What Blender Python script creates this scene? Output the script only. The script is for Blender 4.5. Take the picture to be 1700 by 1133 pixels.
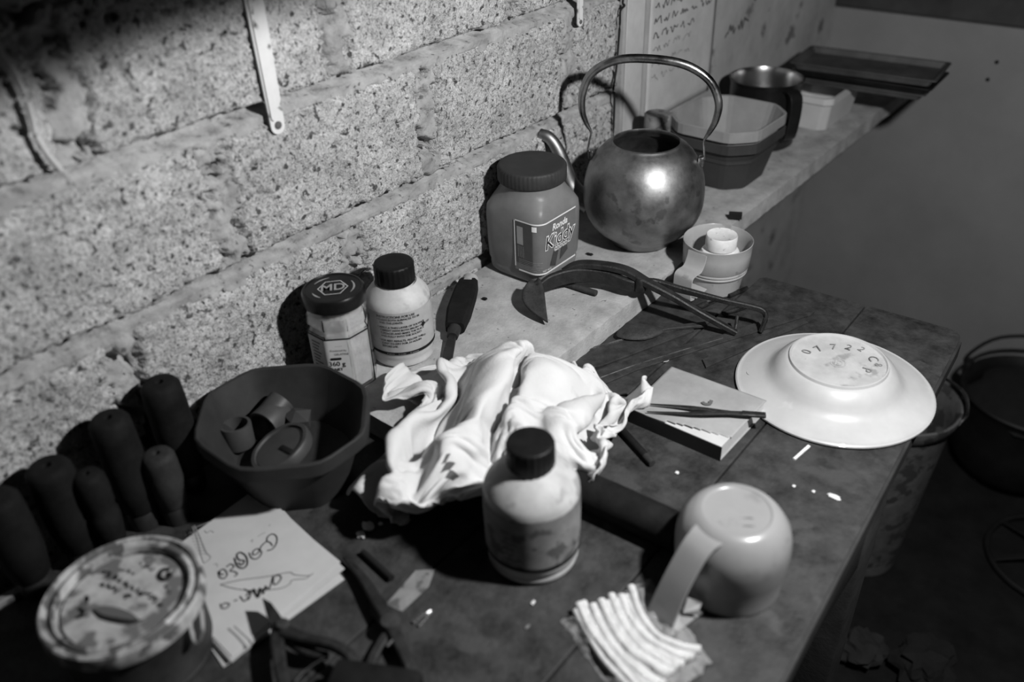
import bpy, bmesh, math, random
from mathutils import Vector, Matrix, noise
from math import sin, cos, pi, sqrt, radians, atan2

for _o in list(bpy.data.objects):
    bpy.data.objects.remove(_o)
scene = bpy.context.scene
COL = scene.collection

# ------------------------------------------------------------------ camera
cam_data = bpy.data.cameras.new('camera')
cam_data.sensor_width = 36.0
cam_data.lens = 30.134
cam_data.clip_start = 0.01
cam_data.dof.use_dof = True
cam_data.dof.focus_distance = 1.10
cam_data.dof.aperture_fstop = 2.6
cam = bpy.data.objects.new('camera', cam_data)
COL.objects.link(cam)
_R = Matrix(((0.77456322, -0.32931271, 0.54000459),
             (0.63162842, 0.44744231, -0.63311999),
             (-0.03312644, 0.8314737, 0.55457562)))
cam.matrix_world = Matrix.Translation((0.7277, 0.0, 1.374)) @ _R.to_4x4()
scene.camera = cam

# ------------------------------------------------------------------ light and exposure
world = bpy.data.worlds.new('world')
scene.world = world
world.use_nodes = True
world.node_tree.nodes['Background'].inputs[0].default_value = (0.5, 0.5, 0.5, 1)
world.node_tree.nodes['Background'].inputs[1].default_value = 0.012
# one shaded bulb hanging to the right of the bench, open downwards
ld = bpy.data.lights.new('bench_lamp', 'SPOT')
ld.energy = 37.0
ld.color = (1, 1, 1)
ld.shadow_soft_size = 0.022
ld.spot_size = radians(152)
ld.spot_blend = 0.06
lamp = bpy.data.objects.new('bench_lamp', ld)
COL.objects.link(lamp)
lamp.location = (0.755, 0.61, 1.395)

scene.view_settings.view_transform = 'Standard'
scene.view_settings.look = 'None'
scene.view_settings.gamma = 1.0
scene.view_settings.use_curve_mapping = False
scene.view_settings.exposure = 0.0

random.seed(7)
T = 0.75      # table top
S = 0.78      # concrete shelf top

# ------------------------------------------------------------------ materials (all grey: the photograph is black and white)
def mat(name, c, rough=0.6, metal=0.0, var=0.15, scale=30.0, bump=0.0, bscale=200.0,
        trans=0.0, alpha=1.0, ior=1.45, spec=0.5, detail=6.0, spots=None, spot_scale=60.0, spot_size=0.35, rvar=0.0, bdist=0.002, coat=0.0):
    m = bpy.data.materials.new(name)
    m.use_nodes = True
    nt = m.node_tree
    b = nt.nodes['Principled BSDF']
    b.inputs['Roughness'].default_value = rough
    b.inputs['Metallic'].default_value = metal
    b.inputs['IOR'].default_value = ior
    b.inputs['Specular IOR Level'].default_value = spec
    b.inputs['Transmission Weight'].default_value = trans
    b.inputs['Alpha'].default_value = alpha
    b.inputs['Coat Weight'].default_value = coat
    b.inputs['Base Color'].default_value = (c, c, c, 1)
    tc = nt.nodes.new('ShaderNodeTexCoord')
    col = None
    if var > 0:
        n = nt.nodes.new('ShaderNodeTexNoise')
        n.inputs['Scale'].default_value = scale
        n.inputs['Detail'].default_value = detail
        n.inputs['Roughness'].default_value = 0.65
        nt.links.new(tc.outputs['Object'], n.inputs['Vector'])
        r = nt.nodes.new('ShaderNodeValToRGB')
        lo, hi = max(0, c * (1 - var)), min(1, c * (1 + var))
        r.color_ramp.elements[0].position = 0.3
        r.color_ramp.elements[1].position = 0.7
        r.color_ramp.elements[0].color = (lo, lo, lo, 1)
        r.color_ramp.elements[1].color = (hi, hi, hi, 1)
        nt.links.new(n.outputs['Fac'], r.inputs['Fac'])
        col = r.outputs['Color']
        if rvar > 0:
            mr = nt.nodes.new('ShaderNodeMapRange')
            mr.inputs['From Min'].default_value = 0.3
            mr.inputs['From Max'].default_value = 0.7
            mr.inputs['To Min'].default_value = max(0.02, rough - rvar)
            mr.inputs['To Max'].default_value = min(1, rough + rvar)
            nt.links.new(n.outputs['Fac'], mr.inputs['Value'])
            nt.links.new(mr.outputs['Result'], b.inputs['Roughness'])
    if spots is not None:
        v = nt.nodes.new('ShaderNodeTexNoise')
        v.inputs['Scale'].default_value = spot_scale
        v.inputs['Detail'].default_value = 4
        nt.links.new(tc.outputs['Object'], v.inputs['Vector'])
        r2 = nt.nodes.new('ShaderNodeValToRGB')
        r2.color_ramp.elements[0].position = spot_size
        r2.color_ramp.elements[1].position = spot_size + 0.06
        r2.color_ramp.elements[0].color = (1, 1, 1, 1)
        r2.color_ramp.elements[1].color = (0, 0, 0, 1)
        nt.links.new(v.outputs['Fac'], r2.inputs['Fac'])
        mx = nt.nodes.new('ShaderNodeMix')
        mx.data_type = 'RGBA'
        nt.links.new(r2.outputs['Color'], mx.inputs['Factor'])
        if col is not None:
            nt.links.new(col, mx.inputs['A'])
        else:
            mx.inputs['A'].default_value = (c, c, c, 1)
        mx.inputs['B'].default_value = (spots, spots, spots, 1)
        col = mx.outputs['Result']
    if col is not None:
        nt.links.new(col, b.inputs['Base Color'])
    if bump > 0:
        n2 = nt.nodes.new('ShaderNodeTexNoise')
        n2.inputs['Scale'].default_value = bscale
        n2.inputs['Detail'].default_value = 5
        nt.links.new(tc.outputs['Object'], n2.inputs['Vector'])
        bp = nt.nodes.new('ShaderNodeBump')
        bp.inputs['Strength'].default_value = bump
        bp.inputs['Distance'].default_value = bdist
        nt.links.new(n2.outputs['Fac'], bp.inputs['Height'])
        nt.links.new(bp.outputs['Normal'], b.inputs['Normal'])
    return m

def block_material():
    """porous cement block: pale aggregate with small dark pores"""
    m = mat('cement_block', 0.47, 0.95, var=0.26, scale=18, spec=0.1, spots=0.10, spot_scale=105, spot_size=0.345)
    nt = m.node_tree
    b = nt.nodes['Principled BSDF']
    tc = [n for n in nt.nodes if n.type == 'TEX_COORD'][0]
    old = b.inputs['Base Color'].links[0].from_socket
    # fine grain
    g = nt.nodes.new('ShaderNodeTexNoise')
    g.inputs['Scale'].default_value = 260
    g.inputs['Detail'].default_value = 6
    g.inputs['Roughness'].default_value = 0.75
    nt.links.new(tc.outputs['Object'], g.inputs['Vector'])
    gr = nt.nodes.new('ShaderNodeValToRGB')
    gr.color_ramp.elements[0].position = 0.35
    gr.color_ramp.elements[1].position = 0.50
    gr.color_ramp.elements[0].color = (0.22, 0.22, 0.22, 1)
    gr.color_ramp.elements[1].color = (1.05, 1.05, 1.05, 1)
    nt.links.new(g.outputs['Fac'], gr.inputs['Fac'])
    mu = nt.nodes.new('ShaderNodeMix')
    mu.data_type = 'RGBA'
    mu.blend_type = 'MULTIPLY'
    mu.inputs['Factor'].default_value = 1.0
    nt.links.new(old, mu.inputs['A'])
    nt.links.new(gr.outputs['Color'], mu.inputs['B'])
    nt.links.new(mu.outputs['Result'], b.inputs['Base Color'])
    # pores of two sizes as relief
    h = None
    for sc, w in ((170, 0.8), (480, 0.5)):
        n = nt.nodes.new('ShaderNodeTexNoise')
        n.inputs['Scale'].default_value = sc
        n.inputs['Detail'].default_value = 5
        n.inputs['Roughness'].default_value = 0.6
        nt.links.new(tc.outputs['Object'], n.inputs['Vector'])
        r = nt.nodes.new('ShaderNodeMapRange')
        r.inputs['From Min'].default_value = 0.35
        r.inputs['From Max'].default_value = 0.52
        r.inputs['To Max'].default_value = w
        nt.links.new(n.outputs['Fac'], r.inputs['Value'])
        if h is None:
            h = r.outputs['Result']
        else:
            a = nt.nodes.new('ShaderNodeMath')
            nt.links.new(h, a.inputs[0])
            nt.links.new(r.outputs['Result'], a.inputs[1])
            h = a.outputs[0]
    bp = nt.nodes.new('ShaderNodeBump')
    bp.inputs['Strength'].default_value = 0.9
    bp.inputs['Distance'].default_value = 0.0014
    nt.links.new(h, bp.inputs['Height'])
    nt.links.new(bp.outputs['Normal'], b.inputs['Normal'])
    return m

MT = {}
MT['block'] = block_material()
MT['mortar'] = mat('mortar', 0.31, 0.95, var=0.34, scale=30, spots=0.13, spot_scale=120, spot_size=0.31, bump=0.9, bscale=260, spec=0.15, bdist=0.0015)
MT['plaster'] = mat('plaster', 0.36, 0.9, var=0.22, scale=9, bump=0.4, bscale=60, spec=0.2, spots=0.16, spot_scale=14, spot_size=0.33)
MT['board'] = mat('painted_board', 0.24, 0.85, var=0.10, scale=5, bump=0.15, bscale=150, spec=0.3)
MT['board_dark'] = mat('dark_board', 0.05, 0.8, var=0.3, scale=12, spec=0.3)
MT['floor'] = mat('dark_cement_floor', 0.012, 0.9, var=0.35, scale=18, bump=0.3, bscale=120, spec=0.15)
MT['concrete'] = mat('shelf_concrete', 0.36, 0.95, var=0.28, scale=28, bump=0.6, bscale=300, spec=0.15, spots=0.16, spot_scale=120, spot_size=0.27, bdist=0.0012)
MT['table'] = mat('table_wood', 0.030, 0.66, var=0.65, scale=38, bump=0.5, bscale=190, spec=0.3, spots=0.046, spot_scale=24, spot_size=0.36, rvar=0.12, detail=9)
MT['table_edge'] = mat('table_frame_wood', 0.03, 0.7, var=0.4, scale=20, bump=0.2, spec=0.3)
MT['iron'] = mat('dark_iron', 0.022, 0.55, metal=0.3, var=0.5, scale=60, bump=0.35, bscale=300, rvar=0.15)
MT['iron2'] = mat('rusty_iron', 0.032, 0.7, metal=0.15, var=0.5, scale=70, bump=0.4, bscale=350)
MT['blade'] = mat('dull_blade_steel', 0.055, 0.5, metal=0.45, var=0.5, scale=60, bump=0.3, bscale=300)
MT['steel'] = mat('worn_steel', 0.32, 0.32, metal=1.0, var=0.5, scale=25, bump=0.05, bscale=200, rvar=0.12)
MT['kettle'] = mat('tarnished_aluminium', 0.29, 0.47, metal=1.0, var=0.35, scale=30, bump=0.12, bscale=140, rvar=0.05, spots=0.20, spot_scale=45, spot_size=0.34, bdist=0.001)
MT['steel_bright'] = mat('bright_steel', 0.55, 0.22, metal=1.0, var=0.3, scale=30)
MT['bright_wire'] = mat('shiny_wire', 0.85, 0.25, metal=1.0, var=0.0)
MT['black_plastic'] = mat('black_plastic', 0.006, 0.5, var=0.4, scale=60, spec=0.22)
MT['bottle_plastic'] = mat('milky_plastic', 0.46, 0.5, var=0.16, scale=40, spec=0.4, spots=0.33, spot_scale=42, spot_size=0.36)
MT['bottle_plastic_old'] = mat('smeared_plastic', 0.36, 0.55, var=0.25, scale=30, spec=0.4, spots=0.26, spot_scale=50, spot_size=0.40)
MT['label_grey'] = mat('grey_label', 0.36, 0.6, var=0.12, scale=50, spec=0.3, spots=0.27, spot_scale=60, spot_size=0.30)
MT['label_worn'] = mat('worn_label', 0.19, 0.6, var=0.3, scale=40, spec=0.3, spots=0.085, spot_scale=55, spot_size=0.40)
MT['ink'] = mat('black_ink', 0.012, 0.7, var=0.0, spec=0.2)
MT['ink_soft'] = mat('faded_ink', 0.10, 0.8, var=0.0, spec=0.2)
MT['ink_faint'] = mat('faint_pencil', 0.24, 0.9, var=0.0, spec=0.2)
MT['white_print'] = mat('white_print', 0.72, 0.6, var=0.0)
MT['glass'] = mat('jar_glass', 0.95, 0.04, var=0.0, trans=1.0, ior=1.45)
MT['jar_lid'] = mat('dark_lid_paint', 0.008, 0.3, var=0.3, scale=40, spec=0.3)
MT['label_white'] = mat('white_label', 0.50, 0.6, var=0.06, scale=50)
MT['crumple_white'] = mat('crumpled_white_paper', 0.68, 0.8, var=0.12, scale=60, bump=0.7, bscale=70, bdist=0.004)
MT['pet'] = mat('cloudy_pet', 0.34, 0.32, var=0.22, scale=18, trans=0.55, spec=0.5, ior=1.2)
MT['pet_lid'] = mat('ribbed_lid_plastic', 0.03, 0.6, var=0.2, scale=60, spec=0.35)
MT['kiddy_label'] = mat('jar_label', 0.135, 0.45, var=0.12, scale=30, spec=0.4)
MT['kiddy_dark'] = mat('jar_label_dark_panel', 0.07, 0.45, var=0.15, scale=40, spec=0.4)
MT['kiddy_grey'] = mat('jar_label_grey_print', 0.30, 0.5, var=0.1, scale=80)
MT['choc'] = mat('printed_chocolate', 0.045, 0.5, var=0.2, scale=60)
MT['enamel'] = mat('white_enamel', 0.42, 0.38, var=0.10, scale=16, spec=0.5, spots=0.45, spot_scale=30, spot_size=0.30, coat=0.2)
MT['enamel_base'] = mat('scuffed_enamel', 0.40, 0.5, var=0.18, scale=30, spec=0.4, spots=0.25, spot_scale=38, spot_size=0.335)
MT['mug'] = mat('cream_plastic', 0.22, 0.25, var=0.10, scale=12, spec=0.5, spots=0.18, spot_scale=24, spot_size=0.33)
MT['cup'] = mat('pale_enamel_cup', 0.34, 0.3, var=0.12, scale=20, spec=0.5, spots=0.25, spot_scale=60, spot_size=0.32)
MT['cap_white'] = mat('white_cap', 0.66, 0.5, var=0.15, scale=60, spots=0.38, spot_scale=90, spot_size=0.33)
MT['paper'] = mat('pad_paper', 0.48, 0.85, var=0.07, scale=25, spec=0.15)
MT['paper2'] = mat('pad_paper_under', 0.46, 0.85, var=0.07, scale=25, spec=0.15)
MT['book_cover'] = mat('faded_book_cover', 0.28, 0.7, var=0.22, scale=14, spec=0.3, bump=0.15, bscale=80)
MT['book_spine'] = mat('dark_book_spine', 0.015, 0.6, var=0.3, scale=30)
MT['cloth'] = mat('white_cotton', 0.56, 0.95, var=0.05, scale=20, bump=0.22, bscale=420, spec=0.05, spots=0.46, spot_scale=26, spot_size=0.28)
MT['stain'] = mat('cloth_stain', 0.30, 0.9, var=0.3, scale=60, spec=0.1)
MT['bowl'] = mat('dark_plastic_tub', 0.028, 0.55, var=0.25, scale=25, spec=0.25)
MT['pvc'] = mat('grey_pvc', 0.05, 0.5, var=0.15, scale=40, spec=0.4)
MT['handle_wood'] = mat('dark_handle_wood', 0.009, 0.75, var=0.5, scale=40, bump=0.2, bscale=180, spec=0.15)
MT['handle_pale'] = mat('worn_handle_wood', 0.024, 0.7, var=0.5, scale=45, bump=0.2, bscale=180, spec=0.25)
MT['ferrule'] = mat('dull_ferrule', 0.04, 0.5, metal=0.5, var=0.3, scale=60)
MT['tin'] = mat('dark_tin', 0.03, 0.5, metal=0.3, var=0.5, scale=30, bump=0.1)
MT['tin_lid'] = mat('paint_smeared_lid', 0.33, 0.6, var=0.6, scale=40, spots=0.09, spot_scale=60, spot_size=0.43, bump=0.15, bscale=90)
MT['tin_label'] = mat('printed_lid_face', 0.36, 0.5, var=0.4, scale=45, spots=0.13, spot_scale=48, spot_size=0.43)
MT['film'] = mat('clear_film', 0.9, 0.12, var=0.0, alpha=0.20, spec=1.0, bump=0.8, bscale=120, bdist=0.006)
MT['cotton'] = mat('cotton_buds', 0.52, 0.95, var=0.12, scale=150, bump=0.4, bscale=500, spec=0.1)
MT['scrap'] = mat('white_scrap', 0.68, 0.9, var=0.2, scale=120)
MT['tub_out'] = mat('shelf_tub_plastic', 0.035, 0.6, var=0.2, scale=20)
MT['tub_in'] = mat('pale_tub_inside', 0.25, 0.6, var=0.15, scale=20)
MT['pot_dark'] = mat('sooty_pot', 0.05, 0.35, metal=0.8, var=0.3, scale=25)
MT['pot_in'] = mat('steel_pot_inside', 0.40, 0.25, metal=1.0, var=0.25, scale=30)
MT['white_tub'] = mat('white_tub_plastic', 0.50, 0.6, var=0.1, scale=12)
MT['tray'] = mat('dark_tray', 0.06, 0.6, var=0.4, scale=20)
MT['strip'] = mat('white_metal_strip', 0.62, 0.45, var=0.06, scale=60, spec=0.4, spots=0.12, spot_scale=60, spot_size=0.30)
MT['sheet'] = mat('pasted_sheet', 0.45, 0.85, var=0.14, scale=14, bump=0.35, bscale=35, spec=0.15)
MT['cable'] = mat("pale_cable", 0.46, 0.7, var=0.1, scale=50)
MT['bucket'] = mat('grubby_bucket', 0.10, 0.7, var=0.4, scale=22, spots=0.045, spot_scale=38, spot_size=0.42)
MT['soot'] = mat('sooty_iron', 0.010, 0.6, var=0.4, scale=25, metal=0.2)
MT['rag_dark'] = mat('dark_cloth', 0.008, 0.9, var=0.4, scale=30)
MT['paper_grey'] = mat('dirty_paper', 0.02, 0.9, var=0.3, scale=30)

# ------------------------------------------------------------------ helpers
def link(o, parent=None):
    COL.objects.link(o)
    if parent is not None:
        o.parent = parent
    return o

def root(name, label, cat, loc, rz=0.0, group=None):
    o = bpy.data.objects.new(name, None)
    o.empty_display_size = 0.02
    link(o)
    o.location = loc
    o.rotation_euler = (0, 0, rz)
    o['label'] = label
    o['category'] = cat
    if group:
        o['group'] = group
    return o

def tag(o, label, cat, group=None):
    o['label'] = label
    o['category'] = cat
    if group:
        o['group'] = group
    return o

def obj(name, vf, m, parent=None, smooth=True, off=None, loc=None, angle=40):
    """one mesh object; off = world point subtracted from the vertices"""
    v, f = vf
    if off is not None:
        v = [(a[0] - off[0], a[1] - off[1], a[2] - off[2]) for a in v]
    me = bpy.data.meshes.new(name)
    me.from_pydata([tuple(a) for a in v], [], [tuple(q) for q in f])
    me.validate()
    bm = bmesh.new()
    bm.from_mesh(me)
    bmesh.ops.recalc_face_normals(bm, faces=bm.faces)
    bm.to_mesh(me)
    bm.free()
    if smooth:
        me.polygons.foreach_set('use_smooth', [True] * len(me.polygons))
        try:
            me.set_sharp_from_angle(angle=radians(angle))
        except Exception:
            pass
    me.materials.append(MT[m] if isinstance(m, str) else m)
    o = bpy.data.objects.new(name, me)
    if loc is not None:
        o.location = loc
    return link(o, parent)

def top(name, vf, m, label, cat, base, group=None, **k):
    """a thing made of one mesh, its origin at base"""
    o = obj(name, vf, m, off=base, loc=base, **k)
    return tag(o, label, cat, group)

def join(*parts):
    V, F = [], []
    for v, f in parts:
        n = len(V)
        V += list(v)
        F += [tuple(i + n for i in q) for q in f]
    return V, F

def move(vf, d):
    return [(a[0] + d[0], a[1] + d[1], a[2] + d[2]) for a in vf[0]], vf[1]

def xform(vf, M):
    return [tuple(M @ Vector(a)) for a in vf[0]], vf[1]

def lathe(prof, n=48, c=(0, 0, 0), close=False, rfun=None):
    """profile [(r, z)...] spun about z; points with r = 0 become a pole"""
    V, F, rows = [], [], []
    for r, z in prof:
        if r <= 1e-6:
            rows.append([len(V)])
            V.append((c[0], c[1], c[2] + z))
        else:
            row = []
            for i in range(n):
                a = 2 * pi * i / n
                rr = r * (rfun(a, z) if rfun else 1)
                row.append(len(V))
                V.append((c[0] + rr * cos(a), c[1] + rr * sin(a), c[2] + z))
            rows.append(row)
    pairs = list(zip(rows, rows[1:]))
    if close:
        pairs.append((rows[-1], rows[0]))
    for A, B in pairs:
        if len(A) == 1 and len(B) == 1:
            continue
        for i in range(n):
            j = (i + 1) % n
            if len(A) == 1:
                F.append((A[0], B[i], B[j]))
            elif len(B) == 1:
                F.append((A[i], A[j], B[0]))
            else:
                F.append((A[i], A[j], B[j], B[i]))
    return V, F

def loft(sections, cap=True, closed=True):
    """list of equal-length loops of points"""
    V, F = [], []
    n = len(sections[0])
    for s in sections:
        V += [tuple(p) for p in s]
    for k in range(len(sections) - 1):
        for i in range(n if closed else n - 1):
            j = (i + 1) % n
            F.append((k * n + i, k * n + j, (k + 1) * n + j, (k + 1) * n + i))
    if cap:
        F.append(tuple(range(n)))
        F.append(tuple((len(sections) - 1) * n + i for i in range(n)))
    return V, F

def smooth_path(pts, sub=6):
    """Catmull-Rom through the points"""
    P = [Vector(p) for p in pts]
    if len(P) < 3:
        return P
    Q = [P[0] * 2 - P[1]] + P + [P[-1] * 2 - P[-2]]
    out = []
    for i in range(1, len(Q) - 2):
        a, b, c, d = Q[i - 1], Q[i], Q[i + 1], Q[i + 2]
        for k in range(sub):
            t = k / sub
            out.append(0.5 * ((2 * b) + (c - a) * t + (2 * a - 5 * b + 4 * c - d) * t * t + (3 * b - a - 3 * c + d) * t ** 3))
    out.append(P[-1])
    return out

def lerp_list(vals, t):
    if not isinstance(vals, (list, tuple)):
        return vals
    x = t * (len(vals) - 1)
    i = min(int(x), len(vals) - 2)
    return vals[i] + (vals[i + 1] - vals[i]) * (x - i)

def tube(pts, r, n=10, sub=6, shape=None, up=(0, 0, 1), cap=True, smooth=True):
    """sweep a circle (or a (w, h) box section) along a path"""
    P = smooth_path(pts, sub) if smooth else [Vector(p) for p in pts]
    secs = []
    U = Vector(up)
    for i, p in enumerate(P):
        t = (P[min(i + 1, len(P) - 1)] - P[max(i - 1, 0)])
        if t.length < 1e-9:
            t = Vector((1, 0, 0))
        t.normalize()
        u = U - t * U.dot(t)
        if u.length < 1e-3:
            u = Vector((1, 0, 0)) - t * t.x
        u.normalize()
        s = t.cross(u)
        f = i / max(1, len(P) - 1)
        if shape is None:
            rr = lerp_list(r, f)
            secs.append([p + u * (rr * cos(2 * pi * k / n)) + s * (rr * sin(2 * pi * k / n)) for k in range(n)])
        else:
            w, h = lerp_list(shape[0], f) / 2, lerp_list(shape[1], f) / 2
            b = min(w, h) * 0.35
            sec = [(w - b, h), (w, h - b), (w, -h + b), (w - b, -h), (-w + b, -h), (-w, -h + b), (-w, h - b), (-w + b, h)]
            secs.append([p + s * x + u * y for x, y in sec])
    return loft(secs, cap)

def box(c, d, bevel=0.0, M=None):
    bm = bmesh.new()
    bmesh.ops.create_cube(bm, size=1.0)
    for v in bm.verts:
        v.co = Vector((v.co.x * d[0], v.co.y * d[1], v.co.z * d[2]))
    if bevel > 0:
        bmesh.ops.bevel(bm, geom=list(bm.edges), offset=bevel, segments=2, affect='EDGES', profile=0.5)
    if M is not None:
        bm.transform(M)
    bmesh.ops.translate(bm, vec=Vector(c), verts=bm.verts)
    bm.verts.index_update()
    r = [tuple(v.co) for v in bm.verts], [tuple(v.index for v in f.verts) for f in bm.faces]
    bm.free()
    return r

def prism(poly, z0, z1, bevel=0.0):
    bm = bmesh.new()
    a = [bm.verts.new((p[0], p[1], z0)) for p in poly]
    f = bm.faces.new(a)
    e = bmesh.ops.extrude_face_region(bm, geom=[f])
    vs = [g for g in e['geom'] if isinstance(g, bmesh.types.BMVert)]
    bmesh.ops.translate(bm, vec=(0, 0, z1 - z0), verts=vs)
    bmesh.ops.recalc_face_normals(bm, faces=bm.faces)
    if bevel > 0:
        bmesh.ops.bevel(bm, geom=list(bm.edges), offset=bevel, segments=2, affect='EDGES', profile=0.5)
    bm.verts.index_update()
    r = [tuple(v.co) for v in bm.verts], [tuple(v.index for v in q.verts) for q in bm.faces]
    bm.free()
    return r

def ribbon(pts, w, N=(0, 0, 1), sub=5, lift=0.0, smooth=True):
    """a flat ink stroke lying on a surface with normal N"""
    P = smooth_path(pts, sub) if smooth else [Vector(p) for p in pts]
    N = Vector(N)
    V, F = [], []
    for i, p in enumerate(P):
        t = P[min(i + 1, len(P) - 1)] - P[max(i - 1, 0)]
        s = t.cross(N)
        if s.length < 1e-9:
            s = Vector((1, 0, 0))
        s.normalize()
        f = i / max(1, len(P) - 1)
        ww = lerp_list(w, f) / 2
        V += [tuple(p + s * ww + N * lift), tuple(p - s * ww + N * lift)]
    for i in range(len(P) - 1):
        F.append((2 * i, 2 * i + 1, 2 * i + 3, 2 * i + 2))
    return V, F

def text(body, size, align='CENTER', offset=0.0, shear=0.0, spacing=1.0):
    """flat lettering as (verts, faces) in the xy plane"""
    cu = bpy.data.curves.new('lettering', 'FONT')
    cu.body = body
    cu.size = size
    cu.align_x = align
    cu.align_y = 'CENTER'
    cu.offset = offset
    cu.shear = shear
    cu.space_line = spacing
    cu.resolution_u = 3
    o = bpy.data.objects.new('lettering', cu)
    COL.objects.link(o)
    dg = bpy.context.evaluated_depsgraph_get()
    me = bpy.data.meshes.new_from_object(o.evaluated_get(dg))
    V = [tuple(v.co) for v in me.vertices]
    F = [tuple(p.vertices) for p in me.polygons]
    bpy.data.objects.remove(o)
    bpy.data.curves.remove(cu)
    bpy.data.meshes.remove(me)
    return V, F

def wrap(vf, r, a0, z0, lift=0.0004):
    """bend flat lettering round a vertical cylinder, facing angle a0"""
    return [((r + lift) * cos(a0 + x / r), (r + lift) * sin(a0 + x / r), z0 + y) for x, y, _ in vf[0]], vf[1]

def onplane(vf, o, ex, ey, lift=0.0):
    o, ex, ey = Vector(o), Vector(ex), Vector(ey)
    n = ex.cross(ey).normalized()
    return [tuple(o + ex * x + ey * y + n * lift) for x, y, *_ in vf[0]], vf[1]

def arc_sheet(r, a0, a1, z0, z1, n=24, lift=0.0):
    V, F = [], []
    for i in range(n + 1):
        a = a0 + (a1 - a0) * i / n
        V += [((r + lift) * cos(a), (r + lift) * sin(a), z0), ((r + lift) * cos(a), (r + lift) * sin(a), z1)]
    for i in range(n):
        F.append((2 * i, 2 * i + 2, 2 * i + 3, 2 * i + 1))
    return V, F

def lump(c, r, seed, n=2, amp=0.35, squash=(1, 1, 1)):
    bm = bmesh.new()
    bmesh.ops.create_icosphere(bm, subdivisions=n, radius=1)
    for v in bm.verts:
        d = 1 + amp * noise.noise(v.co * 1.8 + Vector((seed * 3.1, seed, -seed)))
        v.co = Vector((v.co.x * squash[0], v.co.y * squash[1], v.co.z * squash[2])) * (r * d)
    bm.verts.index_update()
    V = [tuple(Vector(c) + v.co) for v in bm.verts]
    F = [tuple(v.index for v in f.verts) for f in bm.faces]
    bm.free()
    return V, F

# ================================================================== the setting
def structure(name, vf, m, parent=None, **k):
    o = obj(name, vf, m, parent, **k)
    if parent is None:
        o['kind'] = 'structure'
    return o

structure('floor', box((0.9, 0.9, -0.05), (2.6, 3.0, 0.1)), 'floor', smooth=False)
wall_left = structure('wall_left', box((-0.110, 0.72, 0.86), (0.13, 2.66, 1.72)), 'mortar', smooth=False)
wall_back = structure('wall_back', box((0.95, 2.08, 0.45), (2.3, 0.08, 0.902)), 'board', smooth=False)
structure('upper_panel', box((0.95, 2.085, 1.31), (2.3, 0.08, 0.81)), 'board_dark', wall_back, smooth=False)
for q in ((0.3445, 2.0390, 0.7933), (0.3525, 2.0390, 0.8312), (0.1477, 2.0390, 0.7691)):
    structure('nail', lathe([(0, 0), (0.004, 0.0005), (0.004, 0.002), (0, 0.003)], 10), 'ink', wall_back).matrix_local = Matrix.Translation(q) @ Matrix.Rotation(pi / 2, 4, 'X')

def fbm(y, z, s, seed=0.0, o=4):
    return noise.fractal(Vector((y * s + seed, z * s - seed, seed * 1.7)), 0.9, 2.1, o)

def heightfield(y0, y1, z0, z1, step, hf, skirt=None):
    ny, nz = max(2, int((y1 - y0) / step)), max(2, int((z1 - z0) / step))
    V, F = [], []
    for i in range(ny + 1):
        for j in range(nz + 1):
            y, z = y0 + (y1 - y0) * i / ny, z0 + (z1 - z0) * j / nz
            V.append((hf(y, z), y, z))
    for i in range(ny):
        for j in range(nz):
            a = i * (nz + 1) + j
            F.append((a, a + nz + 1, a + nz + 2, a + 1))
    if skirt is not None:
        rim = [i * (nz + 1) for i in range(ny + 1)] + [ny * (nz + 1) + j for j in range(1, nz + 1)] + \
              [i * (nz + 1) + nz for i in range(ny - 1, -1, -1)] + [j for j in range(nz - 1, 0, -1)]
        b = len(V)
        V += [(skirt, V[k][1], V[k][2]) for k in rim]
        n = len(rim)
        for k in range(n):
            F.append((rim[k], rim[(k + 1) % n], b + (k + 1) % n, b + k))
        F.append(tuple(range(b, b + n)))
    return V, F

# mortar: nearly flush, lumpy

def cement_block(y0, y1, z0, z1, seed, step):
    def hf(y, z):
        ragged = 0.0030 + 0.0065 * fbm(y, z, 22, seed) + 0.0045 * fbm(y, z, 90, seed + 5)
        ev = min(y - y0, y1 - y) - ragged * 1.3
        et = z1 - z - ragged
        eb = z - z0 - 0.0015 - ragged * 0.5
        e = min(ev, et, eb)
        k = max(0.0, min(1.0, e / 0.004))
        k = k * k * (3 - 2 * k)
        floor_ = -0.0300 if eb <= e + 1e-6 else (-0.0240 if ev <= e + 1e-6 else -0.0160)
        d = -0.0095 + 0.0016 * fbm(y, z, 18, seed + 1) + 0.0012 * fbm(y, z, 90, seed + 2)
        p = fbm(y, z, 130, seed + 3, 3)
        if p < -0.26:
            d -= min(0.0055, (-0.26 - p) * 0.018)
        return d * k + floor_ * (1 - k)
    return heightfield(y0, y1, z0, z1, step, hf, skirt=-0.0440)

COURSE, PITCH = 0.1535, 0.2975
def joint(z):
    # distance below the bottom edge of the block above
    return ((z - 0.945) / COURSE) % 1.0
starts = {0: 0.2825, 1: 0.2825, 2: 0.427, 3: 0.292 + 0.012, 4: 0.43}
for c in range(0, 5):
    zb = 0.945 + (c - 2) * COURSE
    y = starts[c] - 2 * PITCH
    while y < 1.12:
        a, b = y + 0.011, min(y + PITCH - 0.011, 1.150)
        if b > -0.28 and b - a > 0.03:
            vis = b > 0.08 and 1 <= c <= 3
            structure('block', cement_block(a, b, zb + 0.001, zb + COURSE - 0.0140, 1.7 * c + 11 * y, 0.0030 if vis else 0.008), 'block', wall_left, angle=180)
        y += PITCH
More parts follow.
